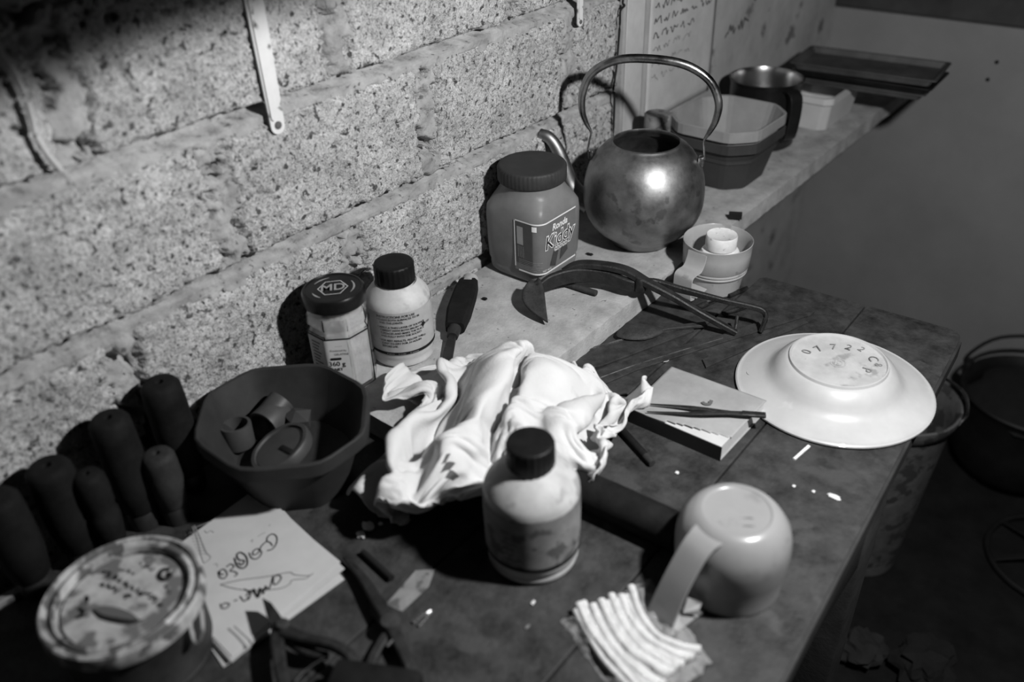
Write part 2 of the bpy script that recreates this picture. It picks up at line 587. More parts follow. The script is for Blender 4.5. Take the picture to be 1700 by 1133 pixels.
# mortar: nearly flush in the beds with a crack under each course, eroded in the upright joints
def mortar_h(y, z):
    f = ((z - 0.945) / COURSE) % 1.0          # 0 just above the bed crack, 1 just below it
    bed = f > 1 - 0.0180 / COURSE
    d = -0.0148 + 0.0022 * fbm(y, z, 26, 3.0) + 0.0010 * fbm(y, z, 130, 9.0)
    if not bed:
        d = -0.0145 + 0.0050 * fbm(y, z, 40, 6.0) + 0.0016 * fbm(y, z, 150, 2.0)
        h = fbm(y, z, 55, 12.0)
        if h < -0.05:
            d -= min(0.020, (-0.05 - h) * 0.085)
    g = (1 - f) * COURSE if f > 0.5 else f * COURSE
    g += 0.0018 * fbm(y, z, 40, 8.0)
    wd = 0.0058 + 0.0062 * fbm(y, z, 11, 1.0)
    if g < wd:
        d -= 0.022 * min(1.0, (wd - g) / 0.0018)
    return d
structure('mortar', heightfield(0.04, 1.16, 0.755, 1.27, 0.0025, mortar_h), 'mortar', wall_left, angle=180)
# plastered stretch towards the corner
structure('plaster_panel', heightfield(1.152, 2.038, 0.0, 1.6, 0.02,
          lambda y, z: -0.0070 + 0.0006 * fbm(y, z, 7, 2.0) + 0.0003 * fbm(y, z, 40, 4.0), skirt=-0.0440), 'plaster', wall_left)

# concrete shelf running along the wall
def shelf_mesh():
    V, F = [], []
    ys = [0.47 + (2.036 - 0.47) * i / 150 for i in range(151)]
    xs = [-0.006 + 0.222 * i / 24 for i in range(25)]
    for j, y in enumerate(ys):
        for i, x in enumerate(xs):
            ex = 0.0018 * noise.noise(Vector((y * 60, 3.3, 0))) if i == 24 else 0
            h = 0.0010 * noise.noise(Vector((x * 26, y * 26, 1))) + 0.0005 * noise.noise(Vector((x * 90, y * 90, 7)))
            if i == 24:
                h -= 0.0014
            V.append((x + ex, y, 0.7790 + h))
    nx = len(xs)
    for j in range(150):
        for i in range(24):
            a = j * nx + i
            F.append((a, a + 1, a + nx + 1, a + nx))
    b = len(V)
    rim = [i for i in range(nx)] + [j * nx + 24 for j in range(1, 151)] + [150 * nx + i for i in range(23, -1, -1)] + [j * nx for j in range(149, 0, -1)]
    V += [(V[k][0] + 0.001, V[k][1], 0.7505) for k in rim]
    n = len(rim)
    for k in range(n):
        F.append((rim[k], b + k, b + (k + 1) % n, rim[(k + 1) % n]))
    F.append(tuple(b + k for k in range(n)))
    return V, F
top('concrete_shelf', shelf_mesh(), 'concrete', 'rough pale concrete shelf slab running along the block wall', 'shelf', (0.1, 1.25, 0.7505), angle=50)

# ================================================================== the table
tb = root('work_table', 'dark worn wooden work table against the block wall', 'table', (0.33, 0.4, 0))
def tpart(name, vf, m='table_edge', parent=None, **k):
    return obj(name, vf, m, parent or tb, off=(0.33, 0.4, 0), **k)
tpart('plank', prism([(0.004, -0.3), (0.3035, -0.3), (0.3035, 1.018), (0.004, 1.022)], 0.724, T, 0.0015), 'table', smooth=False)
tpart('plank', prism([(0.305, -0.3), (0.4675, -0.3), (0.4535, 1.068), (0.312, 1.061), (0.305, 1.054)], 0.724, T, 0.0015), 'table', smooth=False)
tpart('plank', prism([(0.469, -0.3), (0.653, -0.3), (0.5795, 1.052), (0.577, 1.064), (0.5705, 1.072), (0.560, 1.0745), (0.455, 1.0685)], 0.724, T, 0.0015), 'table', smooth=False)
tpart('table_edging', tube([(0.6545, -0.3, 0.738), (0.581, 1.05, 0.738)], 0.0, shape=(0.004, 0.024), smooth=False), 'table_edge')
for x, y in ((0.571, 0.753), (0.61, -0.2), (0.05, -0.2), (0.05, 0.753)):
    tpart('leg', box((x, y, 0.362), (0.05, 0.05, 0.724), 0.003), 'table_edge')
tpart('apron', box((0.585, 0.276, 0.675), (0.02, 0.9, 0.09), 0.002), 'table_edge')
tpart('apron', box((0.05, 0.276, 0.675), (0.02, 0.9, 0.09), 0.002), 'table_edge')
tpart('apron', box((0.31, 0.753, 0.675), (0.47, 0.02, 0.09), 0.002), 'table_edge')

# ================================================================== bottles and jars
def ribbed(n, amp):
    return lambda a, z: 1 + amp * (1 if sin(a * n) > 0.1 else 0)

def glue_bottle(name, label, base, R, H, rc, zc, hc, body_m, label_m, face, z0, z1):
    t = root(name, label, 'bottle', base)
    prof = [(0, 0.002), (R * 0.86, 0.0), (R * 0.95, 0.002), (R * 0.975, 0.006), (R * 0.95, 0.009), (R * 0.985, 0.013), (R, 0.018),
            (R, H - 0.013), (R * 0.985, H - 0.007), (R * 0.945, H - 0.002), (R * 0.80, H + 0.0055), (R * 0.64, H + 0.0125), (rc * 0.95, zc - 0.002), (rc * 0.86, zc + 0.004), (0, zc + 0.004)]
    obj('body', lathe(prof, 64), body_m, t)
    obj('cap', lathe([(rc * 0.6, zc + 0.001), (rc * 0.98, zc), (rc, zc + 0.002)] , 96, rfun=None), 'black_plastic', t)
    cp = [(rc * 0.97, zc), (rc, zc + 0.0012), (rc, zc + hc - 0.003), (rc * 0.975, zc + hc - 0.0008), (rc * 0.9, zc + hc), (rc * 0.55, zc + hc - 0.0006), (0, zc + hc - 0.0006)]
    cap = [o for o in t.children if o.name.startswith('cap')][0]
    bpy.data.objects.remove(cap)
    n = 120
    obj('cap', lathe(cp, n, rfun=lambda a, z: 1 + (0.022 if (zc + 0.001 < z < zc + hc - 0.002 and int(round(a * n / (2 * pi))) % 5 < 2) else 0)), 'black_plastic', t, angle=60)
    lb = obj('label', arc_sheet(R, face - 1.75, face + 1.75, z0, z1, 48, 0.0004), label_m, t)
    return t, lb

fB = atan2(-0.58, 0.675) - 0.04
bB, lB = glue_bottle('glue_bottle', 'milky glue bottle with printed instructions, against the wall beside the jam jar', (0.0555, 0.582, S), 0.039, 0.088, 0.0232, 0.1005, 0.025,
                     'bottle_plastic', 'label_grey', fB, 0.019, 0.078)
lines = ['INSTRUCTIONS FOR USE', '\u2022 CLEAN BOTH SURFACES TO BE', '   AND THE JOINTS.', '', '\u2022 APPLY A THIN LAYER OF SOLVENT', '   CEMENT WITH BOTH BRUSH ON BOTH', '   SURFACES AND MAKE THE PLACE', '   AND FULLY INTO THE SOCKET.', '', '\u2022 FOR BEST RESULTS, ALLOW THE', '   JOINT TO DRY FOR 24 HOURS', '   BEFORE USE.']
for i, s in enumerate(lines):
    if s:
        zz = 0.0735 - i * 0.0040 - (0 if i < 4 else -0.0016) - (0 if i < 9 else -0.0018)
        obj('lettering', wrap(text(s, 0.0036 if i else 0.0042, 'LEFT', offset=0.00006), 0.0395, fB - 0.70, zz), 'ink', lB, smooth=False)
obj('label_stripe', arc_sheet(0.0395, fB - 1.75, fB + 1.75, 0.0205, 0.0245, 48, 0.0003), 'ink', lB)
obj('lettering', wrap(text('\u2022 ~~~~      \u2022 ~~~~      \u2022 ~~~~~', 0.0030, 'CENTER'), 0.0399, fB, 0.0225, 0.0005), 'white_print', lB, smooth=False)
obj('lettering', wrap(text('No', 0.0042, 'LEFT'), 0.0395, fB + 0.66, 0.040), 'ink', lB, smooth=False)
# flame mark on the label
fl = [(0, 0), (0.0022, 0.0016), (0.0026, 0.004), (0.001, 0.0086), (0.0006, 0.0052), (-0.0012, 0.007), (-0.0022, 0.0035), (-0.0016, 0.001)]
obj('flame_mark', wrap(([(x, y, 0) for x, y in fl], [tuple(range(8))]), 0.0395, fB + 0.74, 0.052), 'ink', lB, smooth=False)

fF = atan2(-0.443, 0.36) + 0.1
bF, lF = glue_bottle('glue_bottle', 'smeared grey glue bottle with black cap standing in front of the white cloth', (0.366, 0.443, T), 0.0445, 0.094, 0.0215, 0.113, 0.0245,
                     'bottle_plastic_old', 'label_worn', fF, 0.020, 0.083)
obj('label_stripe', arc_sheet(0.0449, fF - 1.75, fF + 1.75, 0.0205, 0.0245, 48, 0.0003), 'ink', lF)
for i in range(7):
    w = 0.010 + 0.004 * (i % 3)
    st = [(x * w / 6, 0.0016 * sin(x * 2.3 + i * 1.9), 0) for x in range(7)]
    obj('faded_print', wrap(ribbon(st, [0.0006, 0.0018, 0.0009, 0.0016, 0.0006]), 0.0449, fF - 0.8 + 0.09 * (i % 2), 0.066 - i * 0.0065), 'ink_soft', lF, smooth=False)

# --- jam jar
J = (0.042, 0.502, S)
jam = root('jam_jar', 'glass jam jar with dark screw lid and crumpled white paper inside', 'jar', J)
def facet(n, r, a0):
    def f(a, z):
        k = pi / n
        d = ((a - a0 + k) % (2 * k)) - k
        return max(0.0, 1) * (cos(k) / cos(d)) / cos(k) * 0.955
    return f
JR = 0.0355
jf = facet(8, JR, radians(-46))
gl = [(0, 0.001), (JR * 0.88, 0.0), (JR, 0.004), (JR, 0.079), (JR * 0.93, 0.084), (JR * 0.98, 0.089), (JR * 0.96, 0.100), (JR * 0.86, 0.107), (JR * 0.86, 0.112)]
gi = [(r - 0.0022, z) for r, z in gl[::-1]][:-2] + [(JR * 0.85, 0.0035), (0, 0.0035)]
def jr(a, z):
    return jf(a, z) if z < 0.103 else 1.0
obj('glass', lathe(gl + gi, 64, rfun=jr), 'glass', jam, angle=25)
V, F = lathe([(0, 0.005), (JR * 0.86, 0.006), (JR * 0.895, 0.03), (JR * 0.895, 0.077), (JR * 0.86, 0.083), (JR * 0.86, 0.098), (JR * 0.5, 0.103), (0, 0.103)], 64, rfun=jr)
V = [(x * (1 + 0.05 * noise.noise(Vector((x * 120, y * 120, z * 90)))), y * (1 + 0.05 * noise.noise(Vector((x * 120, y * 120, z * 90)))), z) for x, y, z in V]
obj('paper_filling', (V, F), 'crumple_white', jam)
lidz = 0.1085
ld_ = obj('lid', lathe([(JR * 0.8, lidz), (0.0352, lidz), (0.0358, lidz + 0.003), (0.0352, lidz + 0.006), (0.0352, lidz + 0.0125), (0.0335, lidz + 0.0152), (0.0315, lidz + 0.0158), (0.0305, lidz + 0.0146), (0.026, lidz + 0.0146), (0, lidz + 0.0146)], 64), 'jar_lid', jam)
lt = lidz + 0.0150
up = Vector((-0.70, 0.62, 0)).normalized()         # top of the emblem points away from the camera
rt = Vector((up.y, -up.x, 0))
# hexagon outline and big letters, scrolls round them
hexa = [(0.0165 * sin(k * pi / 3 + pi / 6), 0.0165 * cos(k * pi / 3 + pi / 6), 0) for k in range(7)]
obj('hexagon_emblem', onplane(ribbon(hexa, 0.0008, smooth=False), (0, 0, lt), rt, up), 'white_print', ld_, smooth=False)
obj('lettering', onplane(text('MD', 0.0215, 'CENTER', offset=0.0003), (0, 0, lt + 0.0002), rt * 0.85, up * 0.95), 'kiddy_grey', ld_, smooth=False)
for a0, a1 in ((100, 150), (-35, 30), (200, 235)):
    arc = [(0.0235 * cos(radians(a0 + (a1 - a0) * k / 8)), 0.0235 * sin(radians(a0 + (a1 - a0) * k / 8)), 0) for k in range(9)]
    obj('scroll_print', onplane(ribbon(arc, [0.0006, 0.0022, 0.0008]), (0, 0, lt), rt, up), 'kiddy_grey', ld_, smooth=False)
# wrap-round paper label on the two facets that face the room
fa = radians(-46)
jl = obj('label', lathe([(JR * 1.004, 0.008), (JR * 1.004, 0.076)], 64, rfun=jf), 'label_white', jam)
me = jl.data
bm = bmesh.new(); bm.from_mesh(me)
for f in list(bm.faces):
    c = f.calc_center_median()
    d = (atan2(c.y, c.x) - fa + pi) % (2 * pi) - pi
    if not (-1.25 < d < 0.36):
        bm.faces.remove(f)
for v in list(bm.verts):
    if not v.link_faces:
        bm.verts.remove(v)
bm.to_mesh(me); bm.free()
apo = JR * 0.955 * 1.004
def on_facet(vf, ang, z0, shift=0.0):
    n = Vector((cos(ang), sin(ang), 0))
    e = Vector((-sin(ang), cos(ang), 0))
    return onplane(vf, n * (apo + 0.0004) + e * shift + Vector((0, 0, z0)), e, (0, 0, 1))
obj('lettering', on_facet(text('360 g', 0.0085, 'CENTER', offset=0.0001), fa - 0.02, 0.0440, -0.003), 'ink', jl, smooth=False)
obj('lettering', on_facet(text('NET', 0.005, 'CENTER', offset=0.0001), fa - 0.02, 0.0365, -0.002), 'ink', jl, smooth=False)
obj('lettering', on_facet(text('- - - -', 0.0036), fa, 0.0680, 0.001), 'ink_soft', jl, smooth=False)
obj('lettering', on_facet(text('Produced by', 0.0036), fa, 0.0620, 0.0), 'ink_soft', jl, smooth=False)
obj('lettering', on_facet(text('GELATINE', 0.0036), fa, 0.0570, 0.003), 'ink_soft', jl, smooth=False)
obj('print_pill', on_facet(([(-0.0055, -0.0016, 0), (0.0055, -0.0016, 0), (0.0065, 0, 0), (0.0055, 0.0016, 0), (-0.0055, 0.0016, 0), (-0.0065, 0, 0)], [tuple(range(6))]), fa, 0.0510, -0.004), 'ink', jl, smooth=False)
for i in range(9):
    obj('print_line', on_facet(([(-0.008, -0.0007, 0), (0.006 - 0.002 * (i % 3), -0.0007, 0), (0.006 - 0.002 * (i % 3), 0.0007, 0), (-0.008, 0.0007, 0)], [(0, 1, 2, 3)]), fa - pi / 4, 0.069 - i * 0.0045), 'ink_soft', jl, smooth=False)
obj('label_edge', lathe([(JR * 1.006, 0.0755), (JR * 1.006, 0.0775)], 64, rfun=jf), 'ink', jl)

# --- big plastic jar
K = (0.050, 0.850, S)
kj = root('plastic_jar', 'big cloudy plastic jar with ribbed dark lid and printed chocolate label', 'jar', K)
def squircle(p):
    def f(a, z):
        c, s = abs(cos(a)), abs(sin(a))
        return 1.0 / ((c ** p + s ** p) ** (1 / p))
    return f
sq = squircle(4.5)
def kr(a, z):
    t = max(0.0, min(1.0, (z - 0.098) / 0.026))
    return sq(a, z) * (1 - t) + t
kp = [(0, 0.003), (0.036, 0.0005), (0.046, 0.002), (0.0495, 0.007), (0.0505, 0.014), (0.0500, 0.018), (0.0520, 0.024), (0.0530, 0.05), (0.0535, 0.088), (0.0530, 0.100), (0.0505, 0.110), (0.0465, 0.119), (0.0435, 0.126), (0.0425, 0.134), (0.0425, 0.150)]
kin = [(max(0.0, r - 0.0012), z + (0.0015 if z < 0.005 else 0)) for r, z in kp[::-1]]
obj('body', lathe(kp + kin, 96, rfun=kr), 'pet', kj)
n = 200
obj('lid', lathe([(0.040, 0.1345), (0.0455, 0.134), (0.0465, 0.136), (0.0465, 0.152), (0.0455, 0.1545), (0.0435, 0.1555), (0.041, 0.1545), (0, 0.1545)], n,
    rfun=lambda a, z: 1 + (0.012 if (0.1355 < z < 0.1525 and int(round(a * n / (2 * pi))) % 4 < 2) else 0)), 'pet_lid', kj, angle=60)
# label: left panel on the -y face, wrapped round the corner onto the +x face
def klabel(s, z, lift=0.0):
    """s = length along the label from the corner (negative = -y face, positive = +x face)"""
    hw, rc = 0.0530 + 0.0008 + lift, 0.016
    q = rc * pi / 4
    if s < -q:
        return (hw - rc + (s + q), -hw, z)
    if s > q:
        return (hw, -hw + rc + (s - q), z)
    a = -pi / 4 + s / rc
    return (hw - rc + rc * cos(a), -hw + rc + rc * sin(a), z)
def ksheet(s0, s1, z0, z1, lift=0.0, n=40):
    V, F = [], []
    for i in range(n + 1):
        s = s0 + (s1 - s0) * i / n
        V += [klabel(s, z0, lift), klabel(s, z1, lift)]
    for i in range(n):
        F.append((2 * i, 2 * i + 2, 2 * i + 3, 2 * i + 1))
    return V, F
def kprint(vf, s0, z0, lift=0.0006):
    return [klabel(s0 + x, z0 + y, lift) for x, y, *_ in vf[0]], vf[1]
kl = obj('label', ksheet(-0.0400, 0.0760, 0.022, 0.097), 'kiddy_label', kj)
obj('dark_panel', ksheet(-0.0375, -0.0095, 0.034, 0.0945, 0.0003), 'kiddy_dark', kl)
for a in ((-0.0400, 0.0760, 0.0955, 0.0975), (-0.0340, 0.0760, 0.0215, 0.0238), (-0.0405, -0.0388, 0.027, 0.0975)):
    obj('label_border', ksheet(*a, 0.0005), 'white_print', kl)
obj('white_patch', ksheet(-0.0105, -0.0035, 0.0860, 0.0935, 0.0006, 6), 'white_print', kl)
obj('print_panel', ksheet(-0.0360, -0.0255, 0.0620, 0.0885, 0.0006, 4), 'kiddy_grey', kl)
for i in range(4):
    obj('print_line', ksheet(-0.0345 + i * 0.003, -0.0338 + i * 0.003, 0.043, 0.060, 0.0006, 2), 'kiddy_grey', kl)
for i in range(6):
    obj('print_line', ksheet(-0.034, 0.004 - 0.004 * (i % 3), 0.0395 - i * 0.0025, 0.0400 - i * 0.0025, 0.0006, 20), 'kiddy_grey', kl)
obj('lettering', kprint(text('Kiddy', 0.028, 'CENTER', offset=0.0013, shear=0.12), 0.0400, 0.0660, 0.0008), 'white_print', kl, smooth=False)
obj('lettering', kprint(text('Kiddy', 0.028, 'CENTER', offset=-0.0001, shear=0.12), 0.0400, 0.0660, 0.0012), 'ink', kl, smooth=False)
obj('lettering', kprint(text('choco', 0.0120, 'CENTER', offset=0.0006, shear=0.1), 0.0420, 0.0525, 0.0008), 'white_print', kl, smooth=False)
obj('lettering', kprint(text('choco', 0.0120, 'CENTER', offset=-0.0002, shear=0.1), 0.0420, 0.0525, 0.0012), 'kiddy_label', kl, smooth=False)
obj('lettering', kprint(text('Ronda', 0.0130, 'CENTER', offset=0.0004, shear=0.2), 0.0400, 0.0850, 0.0008), 'white_print', kl, smooth=False)
for pts in ([(0.018, 0.031), (0.030, 0.026), (0.037, 0.047), (0.027, 0.051)], [(0.040, 0.031), (0.058, 0.040), (0.056, 0.052), (0.044, 0.050)]):
    obj('chocolate_picture', kprint(([(x, y, 0) for x, y in pts], [(0, 1, 2, 3)]), 0, 0, 0.0007), 'choc', kl, smooth=False)
obj('lettering', kprint(text('NET 400 g', 0.0038, 'LEFT'), 0.004, 0.0268, 0.0008), 'white_print', kl, smooth=False)

# ================================================================== kettle
KC = (0.132, 1.006, S)
kt = root('kettle', 'round tarnished aluminium kettle with open top, tall hoop handle and spout', 'kettle', KC)
kb = [(0, 0.002), (0.030, 0.002), (0.040, 0.0), (0.045, 0.003)]
for i in range(1, 15):
    z = 0.003 + (0.147 - 0.003) * i / 14.0
    u = (z - 0.076) / (0.076 if z < 0.076 else 0.093)
    kb.append((0.0870 * (max(0.0, 1 - abs(u) ** 2.35)) ** 0.5 * (1.0 if u < 0 else 1.0) if abs(u) < 0.93 else 0.0, z))
kb = [p for p in kb if p[0] > 0.046 or p[1] < 0.004]
kb += [(0.0525, 0.1510), (0.0495, 0.1535), (0.0482, 0.1552), (0.0468, 0.1552), (0.0462, 0.1525)]
kin = [(0.0500, 0.1480)] + [(r - 0.0025, z) for r, z in kb[::-1] if 0.005 < z < 0.146] + [(0.04, 0.004), (0, 0.004)]
obj('body', lathe(kb + kin, 80), 'kettle', kt, angle=60)
ca, sa = cos(radians(25)), sin(radians(25))
def kp3(r, z):
    return (r * ca, r * sa, z)
hoop = [kp3(-0.083, 0.134), kp3(-0.081, 0.150), kp3(-0.079, 0.163), kp3(-0.086, 0.176), kp3(-0.092, 0.195), kp3(-0.091, 0.220), kp3(-0.078, 0.247), kp3(-0.045, 0.265),
        kp3(0.0, 0.268), kp3(0.045, 0.262), kp3(0.078, 0.243), kp3(0.093, 0.215), kp3(0.092, 0.190), kp3(0.085, 0.172), kp3(0.079, 0.160), kp3(0.080, 0.148), kp3(0.082, 0.132)]
obj('handle', tube(hoop, [0.0014, 0.0014, 0.0016, 0.0035, 0.0048, 0.0055, 0.0058, 0.006, 0.006, 0.006, 0.0058, 0.0055, 0.0048, 0.0035, 0.0016, 0.0014, 0.0014], 12, 5, up=(-sa, ca, 0)), 'steel', kt)
for s in (-1, 1):
    obj('ear', join(box((0, 0, 0), (0.008, 0.012, 0.014), 0.002, Matrix.Translation(kp3(s * 0.0775, 0.130)) @ Matrix.Rotation(radians(25), 4, 'Z'))), 'steel', kt)
a2 = radians(200)
def sp(r, z):
    return (r * cos(a2), r * sin(a2), z)
spo = tube([sp(0.080, 0.050), sp(0.100, 0.062), sp(0.112, 0.080), sp(0.119, 0.102), sp(0.129, 0.128), sp(0.142, 0.146), sp(0.157, 0.151)], [0.017, 0.0155, 0.0130, 0.0110, 0.0095, 0.0085, 0.0080], 16, 6, up=(-sin(a2), cos(a2), 0))
obj('spout', spo, 'kettle', kt)
tip = Vector(sp(0.1573, 0.1510))
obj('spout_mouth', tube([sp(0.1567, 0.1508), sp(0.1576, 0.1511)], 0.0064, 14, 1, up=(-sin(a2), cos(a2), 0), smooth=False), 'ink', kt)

# ================================================================== cup with a small bottle in it
C0 = (0.262, 0.994, T)
cu = root('cup', 'pale enamel cup with strap handle and ringed waist beside the kettle', 'cup', C0)
cp = [(0, 0.002), (0.034, 0.0), (0.0365, 0.002), (0.0400, 0.024), (0.0412, 0.0285), (0.0435, 0.0295), (0.0440, 0.0310), (0.0430, 0.0325), (0.0430, 0.0333), (0.0445, 0.0345), (0.0448, 0.0360), (0.0440, 0.0375),
      (0.0460, 0.0400), (0.0470, 0.060), (0.0474, 0.0735), (0.0478, 0.0745), (0.0470, 0.0752), (0.0462, 0.0740), (0.0452, 0.060), (0.0425, 0.038), (0.0385, 0.024), (0.035, 0.004), (0, 0.004)]
obj('body', lathe(cp, 64), 'cup', cu)
ha = radians(263)
hd = Vector((cos(ha), sin(ha), 0))
def hp(r, z):
    return tuple(hd * r + Vector((0, 0, z)))
obj('handle', tube([hp(0.047, 0.071), hp(0.0495, 0.060), hp(0.056, 0.0500), hp(0.068, 0.0490), hp(0.074, 0.0465), hp(0.0755, 0.040), hp(0.0755, 0.018), hp(0.073, 0.0130), hp(0.058, 0.0125), hp(0.0385, 0.016)], 0, sub=4, shape=(0.030, 0.0018), up=hd), 'cup', cu)
B0 = (0.266, 0.996, T + 0.0045)
sb = root('small_bottle', 'small bottle with white screw cap standing inside the pale cup', 'bottle', B0)
obj('body', lathe([(0, 0.0), (0.028, 0.0), (0.030, 0.002), (0.030, 0.044), (0.0275, 0.049), (0.0265, 0.0515), (0.025, 0.054), (0.019, 0.0555), (0.0185, 0.06), (0, 0.06)], 48), 'cap_white', sb)
obj('cap', lathe([(0.018, 0.0585), (0.0212, 0.0585), (0.0216, 0.060), (0.0216, 0.0755), (0.0206, 0.0775), (0.019, 0.0765), (0, 0.0762)], 48), 'cap_white', sb)

# ================================================================== plate
P0 = (0.491, 0.860, T)
pl = root('enamel_plate', 'white enamel soup plate lying upside down at the table edge', 'plate', P0)
pp = [(0.1105, 0.0012), (0.1125, 0.0028), (0.1125, 0.0046), (0.1108, 0.0058), (0.1090, 0.0054), (0.1060, 0.0066), (0.0930, 0.0098), (0.0830, 0.0128), (0.0775, 0.0160), (0.0735, 0.0205), (0.0700, 0.0262), (0.0655, 0.0325), (0.0600, 0.0372), (0.0572, 0.0390),
      (0.0560, 0.0392), (0.0550, 0.0424), (0.0536, 0.0426), (0.0526, 0.0404), (0.030, 0.0394), (0, 0.0392)]
pin = [(0, 0.0372), (0.0565, 0.0372), (0.064, 0.031), (0.072, 0.019), (0.077, 0.014), (0.093, 0.0078), (0.107, 0.0042), (0.1095, 0.0022)]
obj('dish', lathe(pp + pin, 96, close=True), 'enamel', pl, angle=45)
base_face = obj('base_face', lathe([(0.0524, 0.04045), (0.030, 0.03955), (0, 0.03935)], 64), 'enamel_base', pl)
def plate_mark(ch, uvz, size, m, rot=0.0, parent=None, fixed=None):
    p = Vector(uvz) - Vector(P0)
    r = fixed if fixed is not None else Vector((p.x, p.y, 0)).normalized()
    ey = Matrix.Rotation(rot, 3, 'Z') @ r
    ex = Vector((ey.y, -ey.x, 0))
    return obj('marker_lettering', onplane(text(ch, size), (p.x, p.y, p.z), ex, ey), m, parent or base_face, smooth=False)
away = Vector((-0.35, 0.94, 0)).normalized()
for ch, q, sz in (('0', (0.4553, 0.8551, 0.7910), 0.016), ('7', (0.4634, 0.8692, 0.7908), 0.016), ('7', (0.4760, 0.8833, 0.7908), 0.016), ('2', (0.4905, 0.8924, 0.7908), 0.016), ('2', (0.5037, 0.8975, 0.7908), 0.014), ('C', (0.5215, 0.8858, 0.7908), 0.016), ('8', (0.5307, 0.8776, 0.7908), 0.012), ('P', (0.5232, 0.8606, 0.7906), 0.016)):
    plate_mark(ch, q, sz, 'label_worn')
plate_mark('@', (0.4929, 0.8559, 0.7898), 0.020, 'label_grey')
for ch, q in (('3', (0.4126, 0.8981, 0.7600)), ('2', (0.4118, 0.8808, 0.7600)), ('J', (0.4029, 0.8492, 0.7594)), ('C', (0.4058, 0.8188, 0.7592))):
    plate_mark(ch, q, 0.013, 'label_grey', parent=pl)

# ================================================================== upside-down mug
M0 = (0.526, 0.528, T)
mg = root('mug', 'cream plastic mug standing upside down with broad strap handle', 'mug', M0)
mp = [(0.0455, 0.0), (0.0475, 0.0008), (0.0478, 0.004), (0.0475, 0.0065), (0.0500, 0.030), (0.0508, 0.046), (0.0502, 0.056), (0.0478, 0.066), (0.0425, 0.0745), (0.0375, 0.0805), (0.0325, 0.0832), (0.0300, 0.0836), (0.0290, 0.0826), (0.0280, 0.0824), (0, 0.0824)]
mi = [(0, 0.0795), (0.030, 0.0795), (0.042, 0.070), (0.047, 0.055), (0.0475, 0.03), (0.0445, 0.002)]
obj('body', lathe(mp + mi, 72, close=True), 'mug', mg, angle=50)
ma = radians(258)
md = Vector((cos(ma), sin(ma), 0))
def mh(r, z):
    return tuple(md * r + Vector((0, 0, z)))
obj('handle', tube([mh(0.036, 0.0780), mh(0.045, 0.0765), mh(0.056, 0.0690), mh(0.072, 0.048), mh(0.085, 0.024), mh(0.091, 0.008), mh(0.088, 0.0025), mh(0.077, 0.0022), mh(0.049, 0.003)], 0, sub=5, shape=([0.030, 0.027, 0.026, 0.026, 0.027, 0.028, 0.028, 0.028, 0.03], 0.0028), up=md), 'mug', mg)
for s in ([(0.5194, 0.5146, 0.8326), (0.5200, 0.5080, 0.8326), (0.5253, 0.5067, 0.8326), (0.5280, 0.5123, 0.8326), (0.5250, 0.5171, 0.8326), (0.5297, 0.5189, 0.8326), (0.5338, 0.5131, 0.8326)], [(0.5312, 0.5227, 0.8326), (0.5364, 0.5258, 0.8326), (0.5408, 0.5282, 0.8326)], [(0.5373, 0.5150, 0.8326), (0.5428, 0.5183, 0.8326), (0.5465, 0.5211, 0.8326)]):
    V, F = ribbon(s, 0.0016)
    obj('base_mark', (V, F), 'label_worn', mg, off=M0, smooth=False)

# ================================================================== book with tweezers on it
BK = (0.3811, 0.7344, 0.7500)
bk = root('paperback_book', 'thin paperback with faded pale cover lying beside the plate', 'book', BK)
bq = [(0.3287, 0.7621, 0.7705), (0.4488, 0.7675, 0.7705), (0.4470, 0.6648, 0.7705), (0.3309, 0.6629, 0.7705)]
def quad_prism(q, z0, z1, grow=0.0, bevel=0.0006):
    c = (sum(p[0] for p in q) / 4, sum(p[1] for p in q) / 4)
    return prism([(c[0] + (p[0] - c[0]) * (1 + grow), c[1] + (p[1] - c[1]) * (1 + grow)) for p in q], z0, z1, bevel)
obj('pages', quad_prism(bq, 0.7520, 0.7685, -0.03), 'label_white', bk, off=BK, smooth=False)
obj('back_cover', quad_prism(bq, 0.7502, 0.7518, 0.0, 0.0003), 'book_cover', bk, off=BK, smooth=False)
def cover():
    V, F = [], []
    n = 44
    a, b, c, d = [Vector(p) for p in bq]
    for i in range(n + 1):
        for j in range(n + 1):
            u, v = i / n, j / n
            p = (a * (1 - u) + b * u) * (1 - v) + (d * (1 - u) + c * u) * v
            # the corner towards the camera is torn away and the edge is lifted
            lift = 0.0004 + 0.004 * max(0, (v - 0.65) / 0.35) ** 2 * max(0, 1 - abs(u - 0.62) * 2.2) + 0.0006 * noise.noise(p * 40)
            V.append((p.x, p.y, 0.7688 + lift))
    for i in range(n):
        for j in range(n):
            u, v = (i + .5) / n, (j + .5) / n
            if v > 0.80 + 0.35 * max(0, 0.55 - u) and u > 0.40 and v - 0.80 > (1.0 - u) * 0.28:
                continue
            k = i * (n + 1) + j
            F.append((k, k + n + 1, k + n + 2, k + 1))
    return V, F
fc = obj('front_cover', cover(), 'book_cover', bk, off=BK)
md_ = fc.modifiers.new('solid', 'SOLIDIFY'); md_.thickness = 0.0005
sp0, sp1 = Vector(bq[3]), Vector(bq[2])
d = (sp1 - sp0).normalized(); nrm = Vector((d.y, -d.x, 0))
spine = [sp0 + nrm * 0.0006, sp1 + nrm * 0.0006, sp1 - nrm * 0.0006, sp0 - nrm * 0.0006]
obj('spine', prism([(p.x, p.y) for p in spine], 0.7502, 0.7693, 0.0003), 'book_spine', bk, off=BK, smooth=False)
TW = (0.4083, 0.7115, 0.7712)
tw = root('tweezers', 'long dark steel tweezers lying across the paperback book', 'tweezers', TW)
